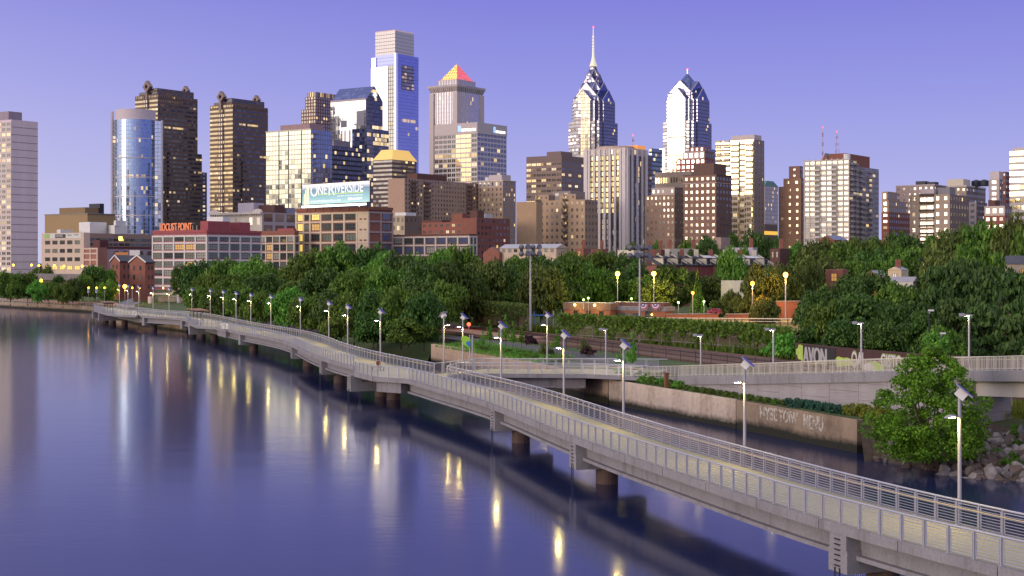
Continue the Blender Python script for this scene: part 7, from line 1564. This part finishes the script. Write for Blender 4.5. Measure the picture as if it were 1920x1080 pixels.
for k in range(6):
    a = k * 1.05; mb.tube([(c.x + .1 * cos(a), c.y + .1 * sin(a), -.4), (c.x + .7 * cos(a), c.y + .7 * sin(a), 2.2), (c.x + 1.6 * cos(a), c.y + 1.6 * sin(a), 5.2)], .1, 6, radii=[.13, .09, .03])
mb.build('trunk', M['trunk'], bt_)
# --- shrubs, saplings, ground cover
BUSH = {k: [crown('foliage', m_, 16, 90, .16, 0, 1, 'bush') for _ in range(2)] for k, m_ in (('mid', L_MID), ('light', L_LIGHT), ('yellow', L_YELLOW), ('blue', L_BLUE), ('purple', L_PURPLE), ('pink', L_PINK), ('dark', L_DARK), ('olive', L_OLIVE))}
def shrub(x, y, z, r, h, k, label, grp=None, nm='shrub'):
    o = bpy.data.objects.new(nm, random.choice(BUSH[k])); COL.objects.link(o); o.location = (x, y, z); o.scale = (r, r, h); o.rotation_euler = (0, 0, random.uniform(0, 6)); return tag(o, label, 'shrub', grp)
def between(p0, p1, f): return (p0[0] + (p1[0] - p0[0]) * f, p0[1] + (p1[1] - p0[1]) * f)
WA, WB_ = (28.7, 119.4), (8.5, 166)
def strip_pt(px, d):
    u = (px - 960) / F; ex, ey = WB_[0] - WA[0], WB_[1] - WA[1]; s = (u * WA[1] - WA[0]) / (ex - u * ey); q = between(WA, WB_, s); return q[0] + ID.x * d, q[1] + ID.y * d
for k, px in enumerate((1578, 1594, 1610, 1626, 1640)):
    x, y = strip_pt(px, 1.5); shrub(x, y, 1.85, .85, 1.35, 'yellow', ['first', 'second', 'third', 'fourth', 'fifth'][k] + ' from left of five yellow green shrubs below the ramp wall', 'yellow green shrubs by the river wall')
for k in range(16):
    x, y = strip_pt(1466 + k * 6.6, 1.2 + .5 * (k % 2)); shrub(x, y, 1.9, .75, 1.0, 'blue', 'low blue green leafy shrub in the row left of the yellow green shrubs', 'blue green shrubs by the river wall')
for k in range(34):
    x, y = strip_pt(1222 + k * 7.4, .9 + .4 * (k % 2)); shrub(x, y, 1.95, .6, .55, 'olive' if k % 3 else 'mid', 'low olive grass tuft along the top of the river wall', 'low tufts along the river wall')
for k in range(22):
    x, y = strip_pt(1148 + k * 5.2, 1.2 + 1.4 * (k % 3)); shrub(x, y, 2.0, .8, .9, 'light' if k % 2 else 'mid', 'bright green perennial clump in the bed at the ramp foot', 'green clumps at the ramp foot')
for k in range(26):
    px = 878 + k * 10; x, y = strip_pt(px, 2.0 + (k % 3) * 1.2) if px > 1100 else between((4, 182), (-10, 220), (k % 13) / 13); x += ID.x * (1.5 + 1.2 * (k % 3)); y += ID.y * (1.5 + 1.2 * (k % 3)); shrub(x, y, 2.1, 1.0, .8, 'mid' if k % 2 else 'light', 'low leafy ground cover clump between river wall and trail', 'ground cover clumps by the trail')
for px, yb, w, h, Y, k, lab in ((1022, 668, 34, 26, 194, 'olive', 'rounded olive shrub behind the footbridge rail'), (994, 648, 30, 22, 205, 'purple', 'purple leaved shrub on a thin stem beside the trail'), (1103, 668, 34, 20, 190, 'purple', 'dark purple shrub left of the ramp foot'), (1096, 660, 26, 24, 194, 'olive', 'yellow green shrub above the dark purple shrub'),
                                (1340, 590, 40, 12, 250, 'pink', 'pink flowering bush in the park behind the fence'), (930, 612, 40, 34, 268, 'mid', 'leafy shrub beside the pink gravel path'), (900, 610, 30, 26, 275, 'dark', 'dark shrub at the end of the pink gravel path'), (1760, 668, 60, 50, 146, 'light', 'weeping green shrub right of the graffiti wall')):
    p = at(px, yb, Y); shrub(p.x, p.y, p.z, w / 2 * Y / F, h * Y / F, k, lab)
SAP = crown('foliage', L_LIGHT, 14, 60, .17, .35, 1, 'cone'); TW = MB(); TW.tube([(0, 0, 0), (.02, 0, .5), (0, 0, .97)], .03, 5, radii=[.05, .04, .01]); TWM = TW.mesh('stem', M['trunk'])
for px, yt, yb, w, Y, lab in ((918, 603, 652, 22, 206, 'slim sapling left of the tall green sapling by the trail'), (948, 594, 652, 24, 200, 'tall bright green sapling beside the first floodlight pole'), (962, 606, 656, 20, 196, 'small sapling right of the tall green sapling'), (978, 612, 655, 20, 198, 'thin sapling before the purple shrub'), (1044, 622, 665, 22, 194, 'sapling right of the rounded olive shrub'), (1186, 628, 702, 26, 160, 'young tree with pale green leaves at the ramp foot, nearest the rail'), (1168, 640, 702, 24, 163, 'young tree left beside the ramp foot lamp'), (905, 622, 655, 16, 212, 'tiny sapling behind the leaf sign lamp')):
    p = at(px, yb, Y); t_ = thing('sapling', lab, 'sapling', tuple(p), 'saplings'); h = (yb - yt) * Y / F
    a = bpy.data.objects.new('stem', TWM); COL.objects.link(a); a.parent = t_; a.scale = (1, 1, h); q = bpy.data.objects.new('foliage', SAP); COL.objects.link(q); q.parent = t_; q.scale = (w / 2 * Y / F * 1.3, w / 2 * Y / F * 1.3, h)
def grass(name, pts, n, h, mat, label):
    P = []
    for _ in range(n):
        a = random.randrange(len(pts) - 1); f = random.random(); x, y = between(pts[a][:2], pts[a + 1][:2], f); d = random.random() * (pts[a][2] + (pts[a + 1][2] - pts[a][2]) * f); x += ID.x * d; y += ID.y * d; P.append((x, y, ground_z(x, y) + .1))
    P = np.array(P); Nn = rng.normal(size=(n, 3)); Nn[:, 2] *= .15; Nn /= np.linalg.norm(Nn, axis=1)[:, None]; S = rng.uniform(.6, 1.3, n) * h
    V = np.tile([0, 0, 1.0], (n, 1)) + rng.normal(size=(n, 3)) * .2; U = np.cross(Nn, V); U /= np.linalg.norm(U, axis=1)[:, None]
    w = h * .12; co = np.stack([P - U * w, P + U * w, P + V * S[:, None] + U * w * .3, P + V * S[:, None] - U * w * .3], 1).reshape(-1, 3)
    me = bpy.data.meshes.new(name); me.vertices.add(n * 4); me.vertices.foreach_set('co', co.ravel().astype(np.float32)); me.loops.add(n * 4); me.loops.foreach_set('vertex_index', np.arange(n * 4, dtype=np.int32)); me.polygons.add(n); me.polygons.foreach_set('loop_start', np.arange(0, n * 4, 4, dtype=np.int32)); me.materials.append(mat); me.update(calc_edges=True)
    o = bpy.data.objects.new(name, me); COL.objects.link(o); tag(o, label, 'grass', kind='stuff')
grass('grass', [(3, 184, 8), (-6, 206, 9), (-12, 221, 10)], 5000, .45, L_LIGHT, 'tall meadow grass between the tan river wall and the trail')
grass('grass', [(44, 112, 14), (40, 118, 14), (34, 128, 3)], 4500, .45, L_YELLOW, 'sunlit grass on the bank above the riprap')
grass('grass', [(-128, 452, 30), (-173, 503, 30), (-215, 548, 30)], 3000, .5, L_YELLOW, 'mown lawn grass on the far left bank')
TRs = shift(TR, 8.5); grass('grass', [(x, y, 4) for x, y in TRs[2:8]], 5000, .9, L_MID, 'rough grass strip between the tracks and the ivy fence')
for k in range(16):
    f = random.random(); x, y = between((33, 106.5), (37.5, 101.5), f); d = 2 + random.random() * 8; x += ID.x * d; y += ID.y * d; shrub(x, y, ground_z(x, y) + .1, .55, .6, 'mid' if k % 2 else 'light', 'small weed tuft growing between the boulders right of the bushy tree', 'weeds between the boulders')
# --- riprap boulders
def rock_mesh(seed):
    import bmesh
    bm = bmesh.new(); bmesh.ops.create_icosphere(bm, subdivisions=2, radius=1); r = random.Random(seed); pl = []
    for _ in range(14):
        d = Vector((r.gauss(0, 1), r.gauss(0, 1), r.gauss(0, 1))).normalized(); pl.append((d, r.uniform(.46, .86)))
    for v in bm.verts:
        for d, k in pl:
            e = v.co.dot(d) - k
            if e > 0: v.co -= d * e
        v.co.z *= .8
    me = bpy.data.meshes.new('boulder'); bm.to_mesh(me); bm.free(); me.materials.append(ROCKM[seed % 3]); return me
ROCKM = [pm('rock_grey', (.17, .155, .16), .85, var=.35, scale=1.5, bump=.5), pm('rock_pale', (.27, .24, .23), .85, var=.3, scale=1.5, bump=.5), pm('rock_brown', (.12, .09, .08), .9, var=.35, scale=1.5, bump=.5)]
RM = [rock_mesh(i) for i in range(9)]
RB = [(28.6, 116.8), (32, 107), (36.4, 102.5), (41, 97), (46, 92)]
n_rock = 0
while n_rock < 300:
    a = 1 if n_rock > 110 else 0; f = random.random(); x, y = between(RB[a], RB[a + 1], f); d = random.random() ** .9 * 9.6 - .3; x += ID.x * d; y += ID.y * d; px = 960 + F * x / y
    if px > 1960: continue
    n_rock += 1
    s_ = random.choice((.28, .34, .42, .5, .6, .75)); o = inst(random.choice(RM), 'boulder', (x, y, ground_z(x, y) + s_ * .15)); o.rotation_euler = tuple(random.uniform(0, 6) for _ in range(3)); o.scale = (s_ * random.uniform(.9, 1.3), s_, s_ * random.uniform(.8, 1.1))
    if px < 1700: tag(o, 'grey riprap boulder between the river wall end and the bushy tree', 'boulder', 'riprap boulders left of the bushy tree')
    else: tag(o, 'grey riprap boulder on the bank right of the bushy tree', 'boulder', 'riprap boulders right of the bushy tree')
# ------------------------------------------------------------------ fences, graffiti, masts, lamps
def leaf_sheet(name, P, size, mat, par):
    P = np.array(P); n = len(P); Nn = rng.normal(size=(n, 3)) + np.array([-.2, -1.2, .6]); Nn /= np.linalg.norm(Nn, axis=1)[:, None]
    o = bpy.data.objects.new(name, quads_mesh(name, P - np.array(tuple(par.location)), Nn, rng.uniform(.6, 1.4, n) * size, mat, .75)); COL.objects.link(o); o.parent = par; return o
def ivy_fence(label, pts, H, n, cover, mat, nm='ivy_fence'):
    p0 = pts[0]; t_ = thing(nm, label, 'fence', (p0[0], p0[1], p0[2])); L = [0]
    for a, b in zip(pts, pts[1:]): L.append(L[-1] + math.hypot(b[0] - a[0], b[1] - a[1]))
    def ev(s):
        for i in range(len(pts) - 1):
            if s <= L[i + 1] or i == len(pts) - 2:
                f = (s - L[i]) / (L[i + 1] - L[i]); return [pts[i][k] + (pts[i + 1][k] - pts[i][k]) * f for k in range(3)]
    m_ = int(L[-1] / 2.6)
    for i in range(m_ + 1):
        q = ev(L[-1] * i / m_); mb = MB(); mb.cyl((q[0], q[1]), .06, q[2] - .3, q[2] + H, 6); mb.build('post', M['conc_dark'], t_)
    for zz in (H - .1, H * .5, .2): mb = MB(); mb.tube([(*ev(L[-1] * i / 40)[:2], ev(L[-1] * i / 40)[2] + zz) for i in range(41)], .03, 4); mb.build('rail', M['steel'], t_)
    mb = MB()
    for i in range(40):                        # close-woven wire infill
        a, b = ev(L[-1] * i / 40), ev(L[-1] * (i + 1) / 40); a, b = Vector(a), Vector(b); 
        for k in range(14): q = a.lerp(b, (k + .5) / 14); mb.box((q.x, q.y, q.z + H / 2), (.035, .02, H))
    mb.build('wire_infill', pm('weathered_wire', (.20, .16, .10), .8, .1) if 'weathered_wire' not in bpy.data.materials else bpy.data.materials['weathered_wire'], t_)
    P = []
    drape = [random.random() ** 2 for _ in range(200)]
    while len(P) < n:
        s = random.random() * L[-1]; q = ev(s); k = s / L[-1] * 60; i = int(k); dr = drape[i] * (1 - (k - i)) + drape[i + 1] * (k - i); z = H * (1.12 - random.random() ** 1.2 * min(1.1, cover * (.45 + dr)))
        P.append((q[0] + random.gauss(0, .25) - ID.x * .2, q[1] + random.gauss(0, .25) - ID.y * .2, q[2] + z + .35 * random.random()))
    leaf_sheet('ivy', P, .42, mat, t_); return t_
def bp(px, Y, z=None): x = (px - 960) * Y / F; return (x, Y, z if z is not None else ground_z(x, Y))
ivy_fence('long ivy covered fence behind the railway in front of the park', [bp(1046, 232, 3.3), bp(1160, 222, 3.2), bp(1290, 209, 3.2), bp(1400, 197, 3.2), bp(1492, 186, 3.0)], 2.95, 7500, 1.0, L_MID)
ivy_fence('ivy covered fence with orange lit top left of the first floodlight pole', [bp(890, 272, 3.6), bp(935, 262, 3.6), bp(990, 250, 3.5)], 3.6, 2400, 1.1, L_OLIVE)
# thick creeper corner by the graffiti wall
p = bp(1462, 184, 2.7); shrub(p[0], p[1], p[2], 2.6, 3.6, 'light', 'tall creeper mass at the right end of the ivy fence')
# black mesh fence between trail and tracks
bf = thing('mesh_fence', 'low black mesh fence between the trail and the railway', 'fence', (30, 150, 2.5)); FP = [(46, 134), (36, 152), (26, 174), (14, 200), (2, 224)]
mb = MB()
for (a, b) in zip(FP, FP[1:]):
    for zz in (1.25, .1): mb.tube([(*a, 2.45 + zz), (*b, 2.45 + zz)], .03, 4)
    n = 40
    for k in range(n): x, y = between(a, b, k / n); mb.box((x, y, 3.1), (.012, .012, 1.2))
mb.build('mesh_panel', M['dark'], bf)
for (a, b) in zip(FP, FP[1:]):
    for k in range(8): x, y = between(a, b, k / 8); mb = MB(); mb.cyl((x, y), .04, 2.3, 3.85, 6); mb.build('post', M['dark'], bf)
# graffiti wall
gw = thing('graffiti_wall', 'dark maroon wall with large silver graffiti letters reading AVON', 'wall', bp(1490, 179, 2.5)); GWP = [(bp(1491, 179, 0), 5.0), (bp(1600, 166, 0), 5.05), (bp(1730, 152, 0), 5.35), (bp(1830, 141, 0), 5.75), (bp(1990, 126, 0), 6.0)]
mb = MB()
for (a, za), (b, zb) in zip(GWP, GWP[1:]):
    d = Vector((b[0] - a[0], b[1] - a[1], 0)); n = Vector((-d.y, d.x, 0)).normalized() * .3
    mb.hexa([(a[0], a[1], 1.8), (b[0], b[1], 1.8), (b[0] + n.x, b[1] + n.y, 1.8), (a[0] + n.x, a[1] + n.y, 1.8), (a[0], a[1], za), (b[0], b[1], zb), (b[0] + n.x, b[1] + n.y, zb), (a[0] + n.x, a[1] + n.y, za)])
mb.build('wall_boards', pm('maroon_wall', (.075, .035, .032), .85, var=.2, scale=1, streak=True), gw)
SIL, BLK, WHT, LIM = pm('spray_silver', (.40, .38, .38), .5, var=.2, scale=2), pm('spray_black', (.025, .025, .025), .7, var=0), pm('spray_white', (.62, .58, .56), .7, var=.08), pm('spray_lime', (.42, .58, .10), .7, var=.35, scale=1.2)
def on_wall(px):
    for (a, za), (b, zb) in zip(GWP, GWP[1:]):
        q0, q1 = 960 + F * a[0] / a[1], 960 + F * b[0] / b[1]
        if q0 <= px <= q1:
            u = (px - 960) / F; s = (u * a[1] - a[0]) / ((b[0] - a[0]) - u * (b[1] - a[1])); d = Vector((b[0] - a[0], b[1] - a[1], 0)).normalized(); return Vector((a[0] + (b[0] - a[0]) * s, a[1] + (b[1] - a[1]) * s, 0)), d
def blob(px0, px1, z0, z1, mat, lift, seed):
    p, d = on_wall(px0); e, _ = on_wall(px1); L = (e - p).length; r = random.Random(seed); n = 22; pts = []
    for k in range(n): a = 2 * pi * k / n; rr = .78 + .3 * r.random(); pts.append(p + d * (L / 2 + L / 2 * rr * cos(a)) + Vector((0, 0, (z0 + z1) / 2 + (z1 - z0) / 2 * rr * sin(a))))
    nn = Vector((d.y, -d.x, 0)); mb = MB(); mb.poly([q + nn * lift for q in pts]); A = [q + nn * lift for q in pts]; C = [q for q in pts]
    for i in range(n): j = (i + 1) % n; mb.poly([A[i], C[i], C[j], A[j]])
    mb.build('graffiti_patch', mat, gw)
blob(1492, 1512, 2.9, 4.9, LIM, .02, 1); blob(1500, 1585, 2.5, 3.3, LIM, .02, 2); blob(1560, 1602, 2.9, 4.0, LIM, .02, 3); blob(1625, 1660, 2.8, 3.9, LIM, .02, 4);  blob(1618, 1640, 2.5, 3.7, WHT, .03, 6) 
def graf(s_, px, z, size, mat, lift, sx, bold=0.0):
    p, d = on_wall(px); nn = Vector((d.y, -d.x, 0)); o = text('graffiti', s_, size, p + nn * lift + Vector((0, 0, z)), d, (0, 0, 1), mat, gw, .008, sx=sx, bold=bold)
    return o
mb = MB(); p, d = on_wall(1506); q, _ = on_wall(1567); nn = Vector((d.y, -d.x, 0)); mb.obox(p + nn * .03 + Vector((0, 0, 2.5)), (q - p), nn * .02, (0, 0, 2.35)); mb.build('graffiti_patch', BLK, gw)
for dx in (0, .10, .20): graf('AVON', 1506 + dx * 10, 2.62, 3.0, SIL, .06 + dx * .02, .66)
for s_, px, z, sz, sx_ in (('OAL', 1597, 3.0, 2.5, .62), ('GISTO', 1652, 3.5, 1.9, .80)):
    graf(s_, px, z, sz, LIM, .03, sx_, .13); graf(s_, px, z, sz, BLK, .045, sx_, .085); graf(s_, px, z, sz, WHT, .06, sx_, .035)
graf('WASDP', 1652, 2.2, 1.7, WHT, .03, .75); graf('eAars', 1706, 4.75, .6, WHT, .03, 1.0); graf('SAMO', 1766, 3.4, 1.5, WHT, .03, 1.0); graf('Stanlyrid', 1860, 4.0, 1.0, WHT, .03, 1.2)
# rusty pile on the river wall
x, y = strip_pt(1245, .4); t_ = thing('rusty_pile', 'short rusty steel pile standing on the river wall', 'post', (x, y, 2)); mb = MB(); mb.box((x, y, 2.7), (.36, .36, 1.5), .4); mb.box((x, y, 3.5), (.46, .46, .08), .4); mb.build('shaft', pm('rust', (.20, .08, .04), .9, var=.3), t_)
# floodlight masts
def mast(px, ytop, ybase, Y, label):
    g = bp(px, Y, zat(ybase, Y)); t_ = thing('floodlight_mast', label, 'floodlight', g, 'tall floodlight masts'); zt = zat(ytop, Y)
    mb = MB(); mb.cyl(g[:2], .20, g[2], zt, 10, r1=.11); mb.build('pole', M['pole'], t_)
    mb = MB(); d = Vector((.9, .43, 0)).normalized()
    for zz in (zt - .2, zt - 1.35): mb.obox(Vector((g[0], g[1], zz)) - d * 1.9, d * 3.8, (.1, .1, 0), (0, 0, .14))
    mb.obox(Vector((g[0], g[1], zat(ytop + 50, Y))) - d * .7, d * 1.4, (.08, .08, 0), (0, 0, .1)); mb.build('crossarm', M['dark'], t_)
    for zz in (zt + .1, zt - 1.05):
        for k in range(4):
            c = Vector((g[0], g[1], zz)) + d * (-1.6 + k * 1.07); mb = MB(); a = Vector((d.y, -d.x, .25)).normalized() * (1 if k % 2 else -1)
            mb.tube([c - a * .28, c - a * .1, c + a * .3], .3, 10, radii=[.14, .40, .46]); mb.build('floodlight', pm('lamp_housing', (.16, .16, .18), .4, .5, var=.05) if 'lamp_housing' not in bpy.data.materials else bpy.data.materials['lamp_housing'], t_)
mast(994.5, 464, 620, 243, 'unlit floodlight mast on the left, in front of the white roofed hall'); mast(1199.5, 466, 640, 219, 'unlit floodlight mast on the right, below the striped tower')
# lit lamps of park and streets
def pole_lamp(px, py, ybase, Y, col, es, label, r=.3, light=0, grp='park and street lamps', arm=0.0, pr=.07):
    c = at(px, py, Y); t_ = small_lamp(c, r, col, es, label, 'park_lamp', light, grp); z0 = zat(ybase, Y); mb = MB(); mb.cyl((c.x + arm, c.y), pr, z0, c.z - r * .6 if not arm else c.z + r, 8)
    if arm: mb.tube([(c.x + arm, c.y, c.z + r), (c.x + arm * .4, c.y, c.z + r * 1.9), (c.x, c.y, c.z + r)], pr * .7, 6)
    mb.build('pole', M['pole'], t_)
GRN, ORG, YLW = (1, .80, .10), (1, .36, .05), (1, .74, .12)
pole_lamp(1158, 513, 572, 268, GRN, 5, 'brilliant yellow lamp on a pole left of the right floodlight mast', .45, 4000)
pole_lamp(1226, 513, 572, 272, GRN, 5, 'brilliant yellow lamp right of the right floodlight mast', .45, 4000)
pole_lamp(1473, 515, 604, 250, (1, .50, .10), 5, 'brilliant orange park lamp on a tall white pole', .45, 6000, pr=.12)
c = at(1445, 552, 232); pole_lamp(1411, 531, 578, 237, ORG, 4, 'orange street lamp right of the square white wall', .36, 4500)
pole_lamp(1299, 549, 590, 250, ORG, 4, 'small orange lamp beside the narrow cone tree', .28, 500)
for px, py, lab in ((1272, 567, 'small greenish lamp left of the narrow cone tree'), (1320, 565, 'small greenish lamp right of the narrow cone tree'), (1397, 569, 'small greenish lamp on the park path near the white wall'), (1184, 560, 'small greenish lamp above the pavilion roof'), (1103, 559, 'right one of two small lamps above the recreation building'), (1094, 562, 'left one of two small lamps above the recreation building')): pole_lamp(px, py, py + 28, 264, (.62, 1, .30), 4, lab, .2, 300 if px > 1200 else 0)
pole_lamp(737, 499, 560, 300, GRN, 5, 'left one of the two bright lamps above the tall grove', .36, 600); pole_lamp(749, 499, 560, 303, GRN, 5, 'right one of the two bright lamps above the tall grove', .36, 600)
for px, py, lab in ((25, 497, 'first'), (59, 497, 'second'), (73, 498, 'third'), (102, 498, 'fourth'), (120, 499, 'fifth'), (154, 499, 'sixth')): pole_lamp(px, py, 518, 596, (1, .40, .02), 16, lab + ' from left of the orange lamps on the elevated roadway', .42, 0)
pole_lamp(77, 526, 566, 480, (1, .38, .02), 14, 'orange lamp among the far left lawn trees', .5, 900); pole_lamp(146, 536, 566, 470, (1, .38, .02), 10, 'dim orange lamp behind the lawn trees', .35, 500); pole_lamp(234, 537, 572, 462, (1, .42, .03), 18, 'big orange lamp in front of the gabled brick houses', .6, 2600)
for px, lab in ((166, 'left orange lamp with a white banner by the far lawn'), (181, 'right orange lamp with a white banner by the far lawn'), (196, 'orange lamp without banner at the end of the far lawn'), (248, 'small orange lamp right of the big orange lamp'), (262, 'small orange lamp near the factory corner')):
    pole_lamp(px, 539.5, 568, 455, (1, .40, .02), 14, lab, .26, 0)
    if px < 190: c = at(px - .5, 545.5, 454.6); mb = MB(); mb.box((c.x, c.y, c.z), (.62, .05, 1.25)); t_ = thing('lamp_banner', lab.split()[0] + ' white banner hanging from a lamp by the far lawn', 'banner', tuple(c), 'white lamp banners'); mb.build('cloth', M['white'], t_); mb = MB(); mb.box((c.x, c.y - .04, c.z), (.25, .02, .4)); mb.build('emblem', M['dark'], t_)
pole_lamp(879, 608, 622, 262, (1, .10, .05), 4, 'red signal lamp beside the railway left of the saplings', .35, 100)
for k, px in enumerate((5, 25, 46, 68, 85, 102)):
    c = at(px, 547 if px > 40 else 550, 496 - k * 4); t_ = thing('lawn_post', ORD[k] + ' slim grey lamp post along the far left river wall' if k == 0 else ORD[k] + ' from left slim grey lamp post along the far river wall', 'lamp post', (c.x, c.y, 1)); mb = MB(); mb.cyl((c.x, c.y), .12, 1, c.z, 8); mb.build('pole', M['pole'], t_); mb = MB(); mb.cyl((c.x, c.y), .28, c.z, c.z + .45, 8, r1=.4); mb.build('lamp_head', M['pole'], t_)
lf = thing('lawn_railing', 'low grey railing on top of the far left river wall', 'railing', (-150, 475, 1)); mb = MB(); pts = [(-128, 449), (-150, 474), (-173, 500), (-215, 545)]
for zz in (1.0, .55): mb.tube([(x, y + .5, 1.15 + zz) for x, y in pts], .05, 4)
for a, b in zip(pts, pts[1:]):
    n = int(math.hypot(b[0] - a[0], b[1] - a[1]) / 2.2)
    for k in range(n): x, y = between(a, b, k / n); mb.box((x, y + .5, 1.65), (.08, .08, 1.1))
mb.build('rail', M['steel'], lf)
for px, Y, yt, yb, lab in ((1732, 250, 488, 520, 'left one of the twin pale poles among the trees'), (1749, 250, 488, 520, 'right one of the twin pale poles among the trees')):
    g = bp(px, Y, zat(yb, Y)); t_ = thing('pale_pole', lab, 'pole', g, 'twin pale poles'); mb = MB(); mb.cyl(g[:2], .16, g[2], zat(yt, Y), 8); mb.build('shaft', M['cream'], t_); mb = MB(); mb.box((g[0], g[1], zat(yt, Y)), (1.4, .2, .2)); mb.box((g[0] - .5, g[1], zat(yt, Y) + .2), (.4, .4, .3)); mb.box((g[0] + .5, g[1], zat(yt, Y) + .2), (.4, .4, .3)); mb.build('crossarm', M['dark'], t_)
for px, Y, yt, yb, lab in ((1742, 150, 582, 668, 'thin dark pole with white lamp head before the pines'), (1764, 146, 625, 672, 'short grey pole with flat head left of the weeping shrub')):
    g = bp(px, Y, zat(yb, Y)); t_ = thing('path_lamp', lab, 'lamp post', g); mb = MB(); mb.cyl(g[:2], .06, g[2], zat(yt, Y), 8); mb.build('pole', M['dark'] if px == 1742 else M['pole'], t_); mb = MB(); z = zat(yt, Y); mb.box((g[0] + .2, g[1], z), (.55, .3, .16)); mb.tube([(g[0], g[1], z - .3), (g[0] + .1, g[1], z)], .07, 6); mb.build('lamp_head', M['white'], t_)
# playground frame, wooden stakes, park rail
pg = thing('play_frame', 'playground climbing frame in red and purple behind the ivy fence', 'playground', bp(1010, 256, 4.5)); g = bp(1010, 256, 4.5)
for k, mt in enumerate(('mast_red', 'blue_paint', 'mast_red', 'mast_white')): mb = MB(); mb.cyl((g[0] - 2.5 + 1.7 * k, g[1]), .06, 4, 6.4, 6); mb.build('post', bpy.data.materials[mt], pg)
mb = MB(); mb.box((g[0], g[1], 5.6), (5, 1.6, .12)); mb.build('platform', bpy.data.materials['blue_paint'], pg); mb = MB(); mb.hexa([(g[0] + 2.4, g[1] - .4, 5.6), (g[0] + 5, g[1] - .4, 4.4), (g[0] + 5, g[1] + .4, 4.4), (g[0] + 2.4, g[1] + .4, 5.6)] + [(g[0] + 2.4, g[1] - .4, 5.8), (g[0] + 5, g[1] - .4, 4.6), (g[0] + 5, g[1] + .4, 4.6), (g[0] + 2.4, g[1] + .4, 5.8)]); mb.build('slide', bpy.data.materials['mast_red'], pg)
pr = thing('park_rail', 'pale low park railing running before the lit brick walls', 'railing', bp(1350, 238, 5)); mb = MB(); A, Bq = at(1208, 596, 250), at(1492, 598, 228)
mb.tube([A, Bq], .09, 5); mb.tube([A - Vector((0, 0, .45)), Bq - Vector((0, 0, .45))], .06, 5); mb.build('rail', M['cream'], pr)
for k in range(22): c = A.lerp(Bq, k / 21); mb = MB(); mb.box((c.x, c.y, c.z - .5), (.12, .12, 1.2)); mb.build('post', M['dark'], pr)
for x0, x1, y0, y1, Y, mt, lab in ((1456, 1512, 604, 566, 256, M['brick'], 'orange lit brick wall behind the park lamp pole'), (1250, 1350, 600, 590, 256, ORB, 'low orange brick retaining wall in the park'), (1362, 1446, 598, 590, 252, M['brick'], 'low dark brick wall right of the pink bush')):
    a, c = at(x0, y0, Y), at(x1, y1, Y); t_ = thing('park_wall', lab, 'wall', tuple(a)); mb = MB(); mb.obox(a, (c.x - a.x, 2, 0), (0, .5, 0), (0, 0, c.z - a.z)); mb.build('brickwork', mt, t_); mb = MB(); mb.obox((a.x - .1, a.y - .1, c.z), (c.x - a.x + .2, 2, 0), (0, .7, 0), (0, 0, .18)); mb.build('coping', M['conc'], t_)
for k, px in enumerate((1852, 1873, 1897)):
    q = bp(px, 124, 2.2); t_ = thing('tree_stake', ('yellow leaning stake', 'yellow upright stake', 'grey upright stake')[k] + ' on the bank under the ramp span', 'stake', q); mb = MB(); mb.tube([(q[0], q[1], 2.0), (q[0] - (.5 if k == 0 else .05), q[1], 4.3)], .06, 5); mb.build('shaft', M['cream'] if k == 2 else bpy.data.materials.get('yellow_stake') or pm('yellow_stake', (.5, .35, .08), .8), t_)
for o in list(bpy.data.objects):
    if o.type == 'MESH' and o.name.startswith('tmp'): bpy.data.objects.remove(o)
